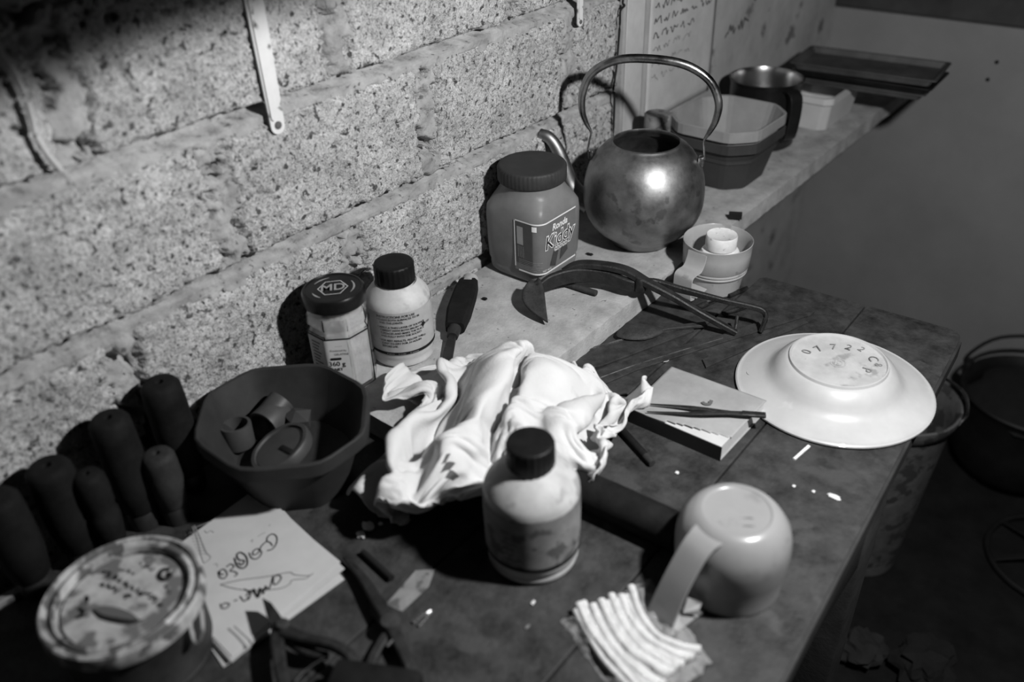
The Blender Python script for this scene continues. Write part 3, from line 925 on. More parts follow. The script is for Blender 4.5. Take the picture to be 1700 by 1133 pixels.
for e, mid in (((0.3461, 0.6779, 0.7725), (0.3921, 0.6993, 0.7755)), ((0.3536, 0.6658, 0.7725), (0.3974, 0.6898, 0.7755))):
    obj('arm', tube([e, mid, (0.4313, 0.7158, 0.7760), (0.4613, 0.7353, 0.7745)], 0, sub=4, shape=([0.0012, 0.0045, 0.006, 0.007], [0.0012, 0.0018, 0.002, 0.0025])), 'iron', tw, off=TW)
obj('joint', tube([(0.4403, 0.7225, 0.7752), (0.4619, 0.7356, 0.7746)], 0, sub=1, shape=(0.0075, 0.004), smooth=False), 'iron', tw, off=TW)
q = (0.3979, 0.7239, 0.7705)
top('bark_curl', tube([(0.3931, 0.7201, 0.7707), (0.3969, 0.7187, 0.7707), (0.4012, 0.7220, 0.7707), (0.4006, 0.7269, 0.7725)], 0, sub=4, shape=(0.004, 0.0012)), 'ink_soft', 'tiny dark curled shaving lying on the paperback cover', 'shaving', q)

# ================================================================== iron tongs and tools behind the book
TG = (0.1853, 0.8838, 0.7800)
tg = root('iron_tongs', 'dark iron tongs with arched arms and leaf-shaped jaw, half on the shelf', 'tongs', TG)
obj('arm', tube([(0.1242, 0.8200, 0.8060), (0.1395, 0.8334, 0.8160), (0.1697, 0.8463, 0.8190), (0.2008, 0.8571, 0.8160), (0.2332, 0.8582, 0.8080), (0.2701, 0.8663, 0.7950), (0.3102, 0.8763, 0.7770), (0.3486, 0.8930, 0.7560)], 0, sub=6, shape=([0.012, 0.015, 0.015, 0.015, 0.013, 0.011, 0.009, 0.008], [0.008, 0.008, 0.008, 0.009, 0.010, 0.009, 0.008, 0.007])), 'iron', tg, off=TG)
obj('arm_tip', tube([(0.3465, 0.8925, 0.7545), (0.3444, 0.8997, 0.7630), (0.3412, 0.9071, 0.7720)], 0.0022, 8, 3), 'iron', tg, off=TG)
obj('arm', tube([(0.1145, 0.7763, 0.7960), (0.1195, 0.7991, 0.8000), (0.1391, 0.8271, 0.8030), (0.1747, 0.8467, 0.8030), (0.2135, 0.8533, 0.8000), (0.2317, 0.8765, 0.7990), (0.2670, 0.8869, 0.7960), (0.3202, 0.9037, 0.7900), (0.3525, 0.9167, 0.7860), (0.3676, 0.9229, 0.7820), (0.3731, 0.9229, 0.7730), (0.3714, 0.9180, 0.7535)], 0, sub=6,
    shape=([0.006, 0.008, 0.009, 0.009, 0.009, 0.008, 0.007, 0.006, 0.006, 0.006, 0.0055, 0.005], [0.016, 0.020, 0.021, 0.020, 0.016, 0.012, 0.009, 0.007, 0.007, 0.007, 0.006, 0.005])), 'iron', tg, off=TG)
# the jaw: a shallow pointed leaf
def leaf():
    a, b = Vector((0.1058, 0.7811, 0.8010)), Vector((0.1641, 0.7321, 0.7850))
    ax = b - a
    side = Vector((ax.y, -ax.x, 0)).normalized()
    V, F = [], []
    n, m = 14, 6
    for i in range(n + 1):
        t = i / n
        w = 0.0060 * (1 - t) + 0.0115 * sin(pi * t ** 0.85) ** 0.9 + 0.0004 if t < 1 else 0.0008
        c = a + ax * t + side * 0.009 * sin(pi * t)
        for j in range(m + 1):
            s = j / m * 2 - 1
            V.append(tuple(c + side * (s * w) + Vector((0, 0, 0.006 * (s * s) * (1 - t)))))
    for i in range(n):
        for j in range(m):
            k = i * (m + 1) + j
            F.append((k, k + m + 1, k + m + 2, k + 1))
    return V, F
lf = obj('jaw', leaf(), 'iron2', tg, off=TG)
sm = lf.modifiers.new('solid', 'SOLIDIFY'); sm.thickness = 0.0035
obj('pivot', lathe([(0, -0.012), (0.006, -0.012), (0.0075, -0.010), (0.0075, 0.006), (0.006, 0.008), (0, 0.008)], 14, c=Vector((0.2244, 0.8562, 0.8060))), 'iron', tg, off=TG)
top('iron_rod', tube([(0.1095, 0.8260, 0.7842), (0.1716, 0.8307, 0.7842)], [0.0040, 0.0042], 10, 1, smooth=False), 'iron2', 'short round rod lying on the shelf under the tongs', 'rod', (0.1364, 0.8340, 0.7800))

SPN = (0.2594, 0.8443, 0.7500)
spn = root('spoon', 'small dark spoon-shaped scraper lying under the tongs', 'spoon', SPN)
bw = Vector((0.2485, 0.8194, 0.7570))
bd = (Vector((0.3053, 0.8809, 0.7570)) - bw); bd.z = 0; bd.normalize()
Mx = Matrix((( bd.x, -bd.y, 0), (bd.y, bd.x, 0), (0, 0, 1))).to_4x4()
Mx.translation = bw
obj('bowl', xform(lump((0, 0, 0), 1.0, 3, 3, 0.06, (0.031, 0.0175, 0.0062)), Mx), 'iron2', spn, off=SPN)
obj('stem', tube([(0.2603, 0.8343, 0.7575), (0.2731, 0.8510, 0.7565), (0.2899, 0.8687, 0.7565), (0.3077, 0.8882, 0.7560)], 0, sub=4, shape=([0.014, 0.008, 0.008, 0.010], 0.004)), 'iron2', spn, off=SPN)

def blade(pts_l, pts_r, z0, z1):
    poly = [p for p in pts_l] + [p for p in pts_r[::-1]]
    return prism([(p[0], p[1]) for p in poly], z0, z1, 0.0004)
FB = (0.2580, 0.7736, 0.7500)
sb_ = root('saw_blade', 'flat dark steel blade reaching from the white cloth to the tongs', 'blade', FB)
obj('blade', blade([(0.1939, 0.7124, 0.7522), (0.2371, 0.8058, 0.7522), (0.2925, 0.8807, 0.7522)], [(0.2185, 0.6856, 0.7522), (0.2485, 0.7332, 0.7522), (0.3003, 0.8701, 0.7522)], 0.7505, 0.7535), 'blade', sb_, off=FB, smooth=False)
obj('back_rib', tube([(0.1989, 0.7096, 0.7540), (0.2400, 0.8011, 0.7540), (0.2952, 0.8756, 0.7540)], 0.0012, 6, 2), 'steel', sb_, off=FB)
FC = (0.3183, 0.8350, 0.7500)
lk = root('long_knife', 'long narrow knife blade pointing past the tongs towards the back corner', 'knife', FC)
obj('blade', blade([(0.2305, 0.6817, 0.7515), (0.2695, 0.7695, 0.7515), (0.3341, 0.8855, 0.7515), (0.3699, 0.9704, 0.7515), (0.4067, 1.0086, 0.7515)], [(0.2557, 0.6570, 0.7515), (0.2881, 0.7541, 0.7515), (0.3427, 0.8691, 0.7515), (0.3853, 0.9556, 0.7515), (0.4052, 0.9962, 0.7515)], 0.7503, 0.7525), 'blade', lk, off=FC, smooth=False)
obj('edge_line', tube([(0.2452, 0.6677, 0.7528), (0.2805, 0.7591, 0.7528), (0.3389, 0.8761, 0.7528)], 0.0008, 6, 2), 'steel', lk, off=FC)
top('flat_file', prism([(p[0], p[1]) for p in ((0.3409, 0.8187, 0.7517), (0.4001, 0.9789, 0.7517), (0.4107, 0.9775, 0.7517), (0.3526, 0.8064, 0.7517))], 0.7502, 0.7530, 0.0004), 'blade', 'flat narrow file between the long knife and the plate', 'file', (0.3732, 0.8926, 0.7500), smooth=False)
for nm, a, b, lb in (('steel_punch', (0.2739, 0.9135, 0.7545), (0.2886, 0.9576, 0.7545), 'short bright steel punch under the tongs in front of the cup'),
                     ('drill_bit', (0.3114, 0.9284, 0.7540), (0.3294, 0.9666, 0.7540), 'stubby steel bit lying under the tongs, right of the bright punch'),
                     ('drill_bit', (0.2961, 0.9752, 0.7535), (0.3057, 1.0109, 0.7535), 'stubby dark bit lying against the right side of the cup')):
    c = [(a[i] + b[i]) / 2 for i in range(3)]
    c[2] = T
    A, B = Vector(a), Vector(b)
    t = root(nm, lb, 'tool', c)
    obj('shank', tube([A, A.lerp(B, 0.55)], 0.0042 if nm == 'steel_punch' else 0.0034, 12, 1, smooth=False), 'iron', t, off=c)
    obj('tip', tube([A.lerp(B, 0.5), B], [0.0040, 0.0028], 12, 1, smooth=False), 'steel_bright' if nm == 'steel_punch' else 'steel', t, off=c)

# ================================================================== dark octagonal tub with pipe fittings
def octagon(hx, hy, ch, z, c=(0, 0)):
    P = [Vector((c[0] + x, c[1] + y, z)) for x, y in ((hx - ch, -hy), (hx, -hy + ch), (hx, hy - ch), (hx - ch, hy), (-hx + ch, hy), (-hx, hy - ch), (-hx, -hy + ch), (-hx + ch, -hy))]
    out = []
    for i in range(8):
        a, b, d = P[i - 1], P[i], P[(i + 1) % 8]
        r = min((a - b).length, (d - b).length) * 0.22
        p, q = b + (a - b).normalized() * r, b + (d - b).normalized() * r
        out += [tuple(p), tuple(p * 0.25 + b * 0.5 + q * 0.25), tuple(q)]
    return out
def octub(hx, hy, ch, h, lip, taper, bands=(), bed=0.003):
    """octagonal tub with wall thickness; returns outer+inner shell"""
    s = []
    def o(k, z, d=0.0):
        return octagon(hx * k + d, hy * k + d, ch * k, z)
    s.append(o(taper, 0.0))
    for z in bands:
        k = taper + (1 - taper) * z / h
        s += [o(k, z - 0.001), o(k, z, 0.0022), o(k, z + 0.004, 0.0022), o(k, z + 0.005)]
    s += [o(1 - (1 - taper) * lip / h, h - lip), o(1, h - lip + 0.0005, 0.003), o(1, h - 0.001, 0.003), o(1, h, 0.0015), o(1, h - 0.001, -0.001), o(taper + (1 - taper) * (bed - 0.003) / h, bed, -0.002)]
    return loft(s, True)
BW = (0.098, 0.374, T)
bw_ = root('octagonal_tub', 'dark octagonal plastic tub on the table holding pipe fittings', 'tub', BW)
obj('tub', octub(0.0900, 0.0800, 0.054, 0.086, 0.016, 0.66, bed=0.026), 'bowl', bw_, angle=24)
def fitting(name, label, pts, ro, ri, m='pvc'):
    A, B = Vector(pts[0]), Vector(pts[1])
    ax = (B - A).normalized()
    q = ax.to_track_quat('Z', 'Y').to_matrix().to_4x4()
    q.translation = A
    L = (B - A).length
    vf = xform(lathe([(ro * 0.98, 0), (ro, 0.001), (ro, L - 0.001), (ro * 0.98, L), (ri, L), (ri, 0)], 28, close=True), q)
    return vf
bz = T + 0.0265
c = ((0.0033, 0.3538, 0.7650)[0], (0.0033, 0.3538, 0.7650)[1], bz)
top('pipe_coupling', fitting('', '', ((0.0431, 0.3473, 0.7830), (0.0411, 0.3491, 0.8090)), 0.0165, 0.0132), 'pvc', 'grey pipe coupling standing at the left inside the dark tub', 'fitting', c)
c = ((0.0284, 0.3886, 0.7700)[0], (0.0284, 0.3886, 0.7700)[1], bz)
el = root('pipe_tee', 'grey pipe tee with open mouth lying in the middle of the dark tub', 'fitting', c)
obj('socket', fitting('', '', ((0.0474, 0.3998, 0.7960), (0.0547, 0.3716, 0.7960)), 0.0190, 0.0155), 'pvc', el, off=c)
obj('branch', fitting('', '', ((0.0481, 0.3877, 0.7990), (0.0463, 0.4070, 0.8060)), 0.0155, 0.0128), 'pvc', el, off=c)
c = ((0.0691, 0.3806, 0.7650)[0], (0.0691, 0.3806, 0.7650)[1], bz)
dc = root('threaded_plug', 'round threaded plug with slotted face lying in the dark tub', 'fitting', c)
Md = Matrix.Translation(Vector((0.1003, 0.3606, 0.7985))) @ Matrix.Rotation(radians(16), 4, 'X') @ Matrix.Rotation(radians(-14), 4, 'Y')
obj('rim', xform(lathe([(0.0325, -0.008), (0.0330, -0.006), (0.0330, 0.0028), (0.0320, 0.0040), (0.0285, 0.0040), (0.0275, 0.0), (0.025, -0.008)], 48, close=True, rfun=ribbed(40, 0.012)), Md), 'pvc', dc, off=c)
obj('face', xform(lathe([(0.0280, 0.0002), (0.0272, 0.0016), (0.010, 0.0022), (0, 0.0022)], 40), Md), 'pvc', dc, off=c)
obj('slot', xform(box((0.014, 0.0, 0.0026), (0.022, 0.006, 0.002), 0.0008), Md), 'ink', dc, off=c)
c = ((0.0494, 0.4153, 0.7750)[0], (0.0494, 0.4153, 0.7750)[1], bz)
top('broken_piece', lump((0.0758, 0.4017, 0.7950), 0.0190, 5, 1, 0.5, (1.1, 0.8, 1.0)), 'pvc', 'small broken grey piece beside the pipe tee in the dark tub', 'piece', c, smooth=False)

# ================================================================== tool handles standing against the wall
def tool_handle(x, y, h, r, label, m='handle_wood', waist=False, lean=0.0, ferr=True):
    t = root('tool_handle', label, 'tool handle', (x, y, T), group='wooden tool handles standing against the wall')
    z0 = 0.020 if ferr else 0.0
    pr = [(0, z0), (r * 0.70, z0), (r * 0.82, z0 + 0.004)]
    if waist:
        pr += [(r, z0 + 0.03), (r * 0.98, h * 0.55), (r * 0.84, h * 0.60), (r * 0.96, h * 0.66), (r, h * 0.82)]
    else:
        pr += [(r * 0.98, z0 + 0.03), (r, h * 0.6), (r * 0.97, h * 0.85)]
    pr += [(r * 0.93, h - 0.006), (r * 0.78, h - 0.0015), (r * 0.6, h), (r * 0.2, h), (r * 0.17, h - 0.004), (0, h - 0.004)]
    sh = [(lean * z, -0.12 * 0 * z) for _, z in pr]
    V, F = lathe(pr, 28)
    V = [(a + lean * (h - cc) * -1 + lean * h * 0, b, cc) for a, b, cc in V]
    V = [(a + lean * h, b, cc) for a, b, cc in V]
    obj('grip', (V, F), m, t)
    if ferr:
        obj('ferrule', lathe([(r * 0.74, 0.0), (r * 0.76, 0.002), (r * 0.76, 0.018), (r * 0.70, 0.0215), (0, 0.0215)], 20), 'ferrule', t)
    return t
tool_handle(0.020, 0.295, 0.137, 0.0205, 'tall dark tool handle by the wall, nearest the octagonal tub')
tool_handle(0.052, 0.258, 0.088, 0.0170, 'short worn pale tool handle with ferrule among the standing handles', 'handle_pale')
tool_handle(0.030, 0.235, 0.136, 0.0200, 'tall dark tool handle with a hole in its top, third from the tub')
tool_handle(0.050, 0.194, 0.107, 0.0150, 'thin waisted dark tool handle between two tall ones', waist=True)
tool_handle(0.030, 0.172, 0.122, 0.0210, 'thick dark tool handle behind the round tin')
tool_handle(0.028, 0.125, 0.118, 0.0205, 'leftmost dark tool handle in the shadow at the wall')
top('wood_strip', tube([(0.0271, 0.0585, 0.7550), (0.0190, 0.0939, 0.7550), (0.0250, 0.1322, 0.7550)], 0, sub=2, shape=(0.010, 0.008)), 'label_worn', 'thin grey strip of wood lying left of the round tin', 'strip', (0.0177, 0.0981, 0.7500))

# ================================================================== chisel lying on the shelf
CH = (0.0425, 0.7010, 0.7800)
ch = root('chisel', 'dark-handled chisel with pale butt lying on the shelf beside the bottle', 'chisel', CH)
obj('handle', tube([(0.0259, 0.7365, 0.7920), (0.0408, 0.7125, 0.7925), (0.0645, 0.6743, 0.7920), (0.0822, 0.6467, 0.7900)], 0, sub=4, shape=([0.026, 0.030, 0.031, 0.024], [0.022, 0.022, 0.021, 0.017])), 'handle_wood', ch, off=CH)
obj('butt_cap', tube([(0.0191, 0.7479, 0.7920), (0.0285, 0.7324, 0.7920)], [0.0115, 0.0125], 16, 1, smooth=False), 'concrete', ch, off=CH)
obj('ferrule', tube([(0.0810, 0.6478, 0.7890), (0.0905, 0.6328, 0.7870)], [0.009, 0.007], 14, 1, smooth=False), 'ferrule', ch, off=CH)
obj('blade', tube([(0.0874, 0.6373, 0.7870), (0.1025, 0.6139, 0.7840), (0.1161, 0.5946, 0.7825)], 0, sub=3, shape=([0.009, 0.012, 0.013], [0.008, 0.004, 0.003])), 'iron', ch, off=CH)

# ================================================================== round tin
CN = (0.170, 0.150, T)
cn = root('round_tin', 'round paint tin with smeared pale lid in the near left corner', 'tin', CN)
obj('body', lathe([(0, 0.001), (0.056, 0.0), (0.058, 0.001), (0.0585, 0.004), (0.057, 0.006), (0.057, 0.060), (0.058, 0.064), (0.056, 0.066), (0, 0.066)], 64), 'tin', cn)
lid = obj('lid', lathe([(0.0575, 0.0600), (0.0620, 0.0590), (0.0640, 0.0605), (0.0645, 0.0640), (0.0645, 0.0710), (0.0640, 0.0742), (0.0625, 0.0752), (0.0605, 0.0745), (0.0590, 0.0715), (0.0565, 0.0712), (0.0550, 0.0738), (0.0535, 0.0745), (0.0520, 0.0735), (0.0508, 0.0690), (0.0505, 0.0660), (0, 0.0655)], 72), 'tin_lid', cn)
face = obj('lid_face', lathe([(0.0488, 0.0672), (0.0480, 0.0680), (0.030, 0.0676), (0, 0.0676)], 64), 'tin_label', cn)
obj('groove', lathe([(0.0503, 0.0662), (0.0488, 0.0664)], 64), 'ink', cn)
FZ = T + 0.0682
rr = random.Random(4)
def tinpt(x, y):
    """lid-face point from a (u, v) across the printed face"""
    ex = Vector((0.992, 0.125, 0)); ey = Vector((-0.125, 0.992, 0))
    return Vector((0, 0, 0.0681)) + ex * x + ey * y
def blobs(x0, x1, y0, dy, n, sz, m='ink'):
    for i in range(n):
        t = (i + 0.5) / n
        x, y = x0 + (x1 - x0) * t, y0 + dy * t
        pts = [tinpt(x + rr.uniform(-1, 1) * sz, y + rr.uniform(-1, 1) * sz) for _ in range(4)]
        obj('lid_print', ribbon(pts, sz * 0.7), m, face, smooth=False)
blobs(-0.040, 0.034, 0.0100, 0.0020, 13, 0.0028)
blobs(-0.030, 0.004, 0.0010, 0.0010, 6, 0.0028)
blobs(-0.022, -0.004, 0.030, 0.004, 4, 0.0022, 'ink_soft')
blobs(-0.032, -0.014, 0.018, 0.004, 4, 0.0020, 'ink_soft')
blobs(0.018, 0.030, 0.026, -0.003, 4, 0.0018, 'ink_soft')
ov = [tinpt(0.009 + 0.0215 * cos(a), -0.0145 + 0.0068 * sin(a) + 0.004 * cos(a)) for a in [2 * pi * k / 24 for k in range(24)]]
obj('oval_picture', ([tuple(p) for p in ov], [tuple(range(24))]), 'ink_soft', face, smooth=False)
obj('oval_dark_edge', ribbon([tinpt(-0.012, -0.021), tinpt(0.0, -0.0215), tinpt(0.014, -0.0175), tinpt(0.026, -0.012), tinpt(0.032, -0.006)], [0.002, 0.004, 0.005, 0.004, 0.001], lift=0.0001), 'ink', face, smooth=False)  # dark printed stroke along the lower edge of the oval
blobs(-0.030, -0.012, -0.016, -0.014, 5, 0.004, 'ink_soft')
obj('swirl_print', ribbon([tinpt(0.008, 0.040), tinpt(0.003, 0.036), tinpt(0.006, 0.030), tinpt(0.013, 0.030), tinpt(0.013, 0.036), tinpt(0.009, 0.035)], 0.0042), 'ink', face, smooth=False)
# loose curl of tape hanging from the lid
obj('tape_curl', tube([(0.2204, 0.1823, 0.8160), (0.2241, 0.1743, 0.8080), (0.2324, 0.1688, 0.7960), (0.2363, 0.1708, 0.7940), (0.2331, 0.1780, 0.8000), (0.2253, 0.1848, 0.8120)], 0, sub=5, shape=(0.0012, 0.006), up=(0.5, -0.6, 0.6)), 'tin_lid', cn, off=CN)

# ================================================================== note pad
PDc = (0.1774, 0.2566, 0.7500)
pd = root('note_pad', 'stack of white note sheets with hand-drawn knife and curly writing', 'note pad', PDc)
k_, b_, d_ = Vector((0.0865, 0.3266, 0.7570)), Vector((0.2336, 0.3169, 0.7570)), Vector((0.2393, 0.1900, 0.7570))
e_ = k_ + d_ - b_
pc = (k_ + d_) / 2
base_q = [k_, b_, d_, e_]
rr = random.Random(11)
for i in range(7):
    z1 = 0.7570 - (6 - i) * 0.00096
    ang = 0.0 if i == 6 else radians(rr.uniform(-3, 1.5))
    off_ = Vector((0, 0, 0)) if i == 6 else Vector((rr.uniform(-0.001, 0.006), rr.uniform(-0.003, 0.001), 0))
    if i == 0:
        ang = radians(-7)
        off_ = Vector((0.008, 0.000, 0))
    pts = []
    for p in base_q:
        q = Matrix.Rotation(ang, 3, 'Z') @ (p - pc) + pc + off_
        pts.append((q.x, q.y))
    obj('sheet', prism(pts, z1 - 0.0009, z1), 'paper' if i % 2 == 0 else 'paper2', pd, off=PDc, smooth=False)
def ink(pts, w, m='ink'):
    obj('pen_stroke', ribbon(pts, w, lift=0.0002), m, pd, off=PDc, smooth=False)
W = 0.00135
ink([(0.1669, 0.2827, 0.7571), (0.1692, 0.2873, 0.7571), (0.1664, 0.2941, 0.7571), (0.1599, 0.2996, 0.7571), (0.1534, 0.2996, 0.7571), (0.1524, 0.2949, 0.7571), (0.1563, 0.2905, 0.7571), (0.1608, 0.2910, 0.7571), (0.1661, 0.2897, 0.7571)], W)
ink([(0.1550, 0.2703, 0.7571), (0.1622, 0.2678, 0.7571), (0.1671, 0.2697, 0.7571), (0.1669, 0.2747, 0.7571), (0.1638, 0.2784, 0.7571), (0.1579, 0.2787, 0.7571), (0.1565, 0.2748, 0.7571), (0.1602, 0.2710, 0.7571), (0.1623, 0.2754, 0.7571), (0.1575, 0.2832, 0.7571), (0.1567, 0.2898, 0.7571)], W)
ink([(0.1491, 0.2578, 0.7571), (0.1596, 0.2533, 0.7571), (0.1666, 0.2550, 0.7571), (0.1655, 0.2606, 0.7571), (0.1568, 0.2656, 0.7571), (0.1483, 0.2656, 0.7571), (0.1478, 0.2615, 0.7571), (0.1548, 0.2589, 0.7571), (0.1598, 0.2613, 0.7571), (0.1621, 0.2566, 0.7571), (0.1569, 0.2563, 0.7571)], W * 1.3)
ink([(0.1527, 0.2462, 0.7571), (0.1528, 0.2509, 0.7571), (0.1580, 0.2508, 0.7571), (0.1594, 0.2455, 0.7571), (0.1629, 0.2473, 0.7571), (0.1681, 0.2476, 0.7571), (0.1685, 0.2439, 0.7571)], W)
ink([(0.1510, 0.2381, 0.7571), (0.1580, 0.2349, 0.7571), (0.1628, 0.2368, 0.7571), (0.1607, 0.2415, 0.7571), (0.1534, 0.2431, 0.7571), (0.1518, 0.2396, 0.7571), (0.1567, 0.2375, 0.7571), (0.1582, 0.2400, 0.7571)], W)
ink([(0.1660, 0.2300, 0.7571), (0.1763, 0.2446, 0.7571), (0.1928, 0.2626, 0.7571), (0.2055, 0.2786, 0.7571), (0.2116, 0.2797, 0.7571), (0.2231, 0.2872, 0.7571), (0.2241, 0.2920, 0.7571)], 0.0008, 'ink_soft')
ink([(0.1660, 0.2300, 0.7571), (0.1829, 0.2365, 0.7571), (0.1997, 0.2473, 0.7571), (0.2133, 0.2604, 0.7571), (0.2171, 0.2694, 0.7571), (0.2153, 0.2746, 0.7571), (0.2236, 0.2832, 0.7571), (0.2240, 0.2879, 0.7571)], 0.0008, 'ink_soft')
ink([(0.1879, 0.2408, 0.7571), (0.1976, 0.2406, 0.7571), (0.2015, 0.2351, 0.7571), (0.1949, 0.2462, 0.7571), (0.2047, 0.2422, 0.7571), (0.1985, 0.2502, 0.7571), (0.2070, 0.2478, 0.7571), (0.2009, 0.2547, 0.7571), (0.2063, 0.2550, 0.7571), (0.1972, 0.2664, 0.7571), (0.2054, 0.2608, 0.7571), (0.2073, 0.2640, 0.7571), (0.2049, 0.2697, 0.7571), (0.2001, 0.2704, 0.7571), (0.1989, 0.2668, 0.7571)], W)
ink([(0.1964, 0.2366, 0.7571), (0.1950, 0.2441, 0.7571), (0.2064, 0.2422, 0.7571), (0.2016, 0.2492, 0.7571), (0.2046, 0.2536, 0.7571)], W * 1.2)
ink([(0.1848, 0.2172, 0.7571), (0.1902, 0.2150, 0.7571), (0.1935, 0.2180, 0.7571), (0.1919, 0.2217, 0.7571), (0.1877, 0.2202, 0.7571), (0.1878, 0.2173, 0.7571)], W)
ink([(0.1920, 0.2265, 0.7571), (0.1935, 0.2293, 0.7571)], W)
ink([(0.1918, 0.2331, 0.7571), (0.1998, 0.2321, 0.7571), (0.1992, 0.2371, 0.7571)], W)
ink([(0.0809, 0.2567, 0.7571), (0.0981, 0.2504, 0.7571), (0.1275, 0.2370, 0.7571), (0.1320, 0.2386, 0.7571), (0.1298, 0.2444, 0.7571), (0.1206, 0.2454, 0.7571), (0.0969, 0.2539, 0.7571), (0.0809, 0.2588, 0.7571)], 0.0010, 'ink_faint')
ink([(0.0838, 0.2557, 0.7571), (0.0898, 0.2732, 0.7571)], 0.0010, 'ink_faint')
for i in range(8):
    ink([Vector((0.0894, 0.2529, 0.7571)).lerp(Vector((0.1252, 0.2411, 0.7571)), i / 8) + Vector((0.004 * s, 0.003 * s, 0)) for s in (-1, 0, 1)], 0.0006, 'ink_faint')
for p in ([(0.0954, 0.2608, 0.7571), (0.1004, 0.2608, 0.7571), (0.1002, 0.2644, 0.7571), (0.1052, 0.2652, 0.7571)], [(0.1438, 0.2804, 0.7571), (0.1439, 0.2830, 0.7571), (0.1465, 0.2801, 0.7571)], [(0.1447, 0.2885, 0.7571), (0.1447, 0.2922, 0.7571), (0.1461, 0.2965, 0.7571)], [(0.1421, 0.3040, 0.7571), (0.1405, 0.3065, 0.7571)], [(0.1405, 0.2401, 0.7571), (0.1412, 0.2429, 0.7571), (0.1455, 0.2416, 0.7571)]):
    ink(p, 0.0007, 'ink_faint')
ink([(0.2131, 0.2054, 0.7571), (0.2266, 0.2051, 0.7571), (0.2439, 0.2033, 0.7571)], 0.0020, 'ink_faint')
ink([(0.2153, 0.2101, 0.7571), (0.2288, 0.2097, 0.7571), (0.2420, 0.2093, 0.7571)], 0.0012, 'ink_faint')

# ================================================================== pliers in front
G1 = (0.2768, 0.2332, 0.7500)
g1 = root('pincers', 'dark pincers with pointed jaw resting on the note pad', 'pliers', G1)
obj('jaw', join(loft([[tuple(Vector(p) + Vector((0, 0, h))) for p in ((0.2249, 0.2372, 0.7700), (0.2360, 0.2386, 0.7705), (0.2714, 0.2315, 0.7700), (0.2703, 0.2220, 0.7695), (0.2487, 0.2254, 0.7695))] for h in (-0.0055, 0.0055)])), 'iron', g1, off=G1, smooth=False)
obj('handle', tube([(0.2606, 0.2257, 0.7690), (0.2753, 0.2142, 0.7690), (0.3021, 0.1979, 0.7680), (0.3367, 0.1819, 0.7660)], 0, sub=5, shape=([0.012, 0.011, 0.010, 0.010], 0.010)), 'iron', g1, off=G1)
obj('handle', tube([(0.2678, 0.2283, 0.7720), (0.2890, 0.2346, 0.7730), (0.3121, 0.2443, 0.7730), (0.3324, 0.2457, 0.7710), (0.3523, 0.2370, 0.7680), (0.3739, 0.2190, 0.7640)], 0, sub=5, shape=([0.013, 0.009, 0.008, 0.009, 0.009, 0.009], 0.009)), 'iron', g1, off=G1)
obj('lower_jaw', tube([(0.2698, 0.2280, 0.7660), (0.2953, 0.2307, 0.7640), (0.3083, 0.2389, 0.7620)], 0, sub=4, shape=([0.010, 0.009, 0.004], 0.008)), 'iron', g1, off=G1)
obj('pivot', lathe([(0, 0), (0.0055, 0), (0.0060, 0.001), (0.0060, 0.015), (0.005, 0.0165), (0, 0.0165)], 14, c=(0.2631, 0.2300, 0.7625)), 'iron2', g1, off=G1)
obj('spring_wire', tube([(0.3098, 0.2039, 0.7680), (0.3091, 0.2172, 0.7690), (0.3126, 0.2335, 0.7700)], 0.0011, 8, 4), 'steel_bright', g1, off=G1)

G2 = (0.3206, 0.2985, 0.7500)
g2 = root('long_nose_pliers', 'dark long-nosed pliers lying open on the table beside the pincers', 'pliers', G2)
obj('jaw', tube([(0.2328, 0.3228, 0.7570), (0.2646, 0.3156, 0.7590), (0.2967, 0.3046, 0.7600), (0.3269, 0.2942, 0.7610)], 0, sub=4, shape=([0.004, 0.008, 0.011, 0.013], [0.004, 0.007, 0.009, 0.011])), 'iron', g2, off=G2)
obj('jaw', tube([(0.2973, 0.2975, 0.7560), (0.3153, 0.2923, 0.7570), (0.3302, 0.2892, 0.7590)], 0, sub=4, shape=([0.003, 0.006, 0.010], [0.004, 0.007, 0.009])), 'iron', g2, off=G2)
obj('pivot', lathe([(0, 0), (0.0085, 0), (0.009, 0.001), (0.009, 0.012), (0.008, 0.0135), (0, 0.0135)], 18, c=(0.3263, 0.2937, 0.7545)), 'iron2', g2, off=G2)
obj('handle', tube([(0.3309, 0.2917, 0.7610), (0.3527, 0.2818, 0.7610), (0.3721, 0.2721, 0.7600), (0.3954, 0.2539, 0.7580)], 0, sub=5, shape=([0.011, 0.010, 0.009, 0.010], 0.009)), 'iron', g2, off=G2)
obj('handle', tube([(0.3295, 0.2897, 0.7580), (0.3326, 0.2737, 0.7570), (0.3417, 0.2548, 0.7570), (0.3651, 0.2311, 0.7570)], 0, sub=5, shape=([0.010, 0.008, 0.008, 0.009], 0.008)), 'iron', g2, off=G2)
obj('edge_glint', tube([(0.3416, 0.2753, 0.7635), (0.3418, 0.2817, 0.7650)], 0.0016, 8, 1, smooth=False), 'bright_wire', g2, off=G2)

MB2 = (0.3757, 0.2384, 0.7500)
top('mallet_head', box(Vector((0.3632, 0.2423, 0.7500)) + Vector((0, 0, 0.014)), (0.075, 0.03, 0.0278), 0.006, Matrix.Rotation(radians(28), 4, 'Z')), 'handle_wood', 'dark wooden block at the bottom edge below the long-nosed pliers', 'wood', MB2)

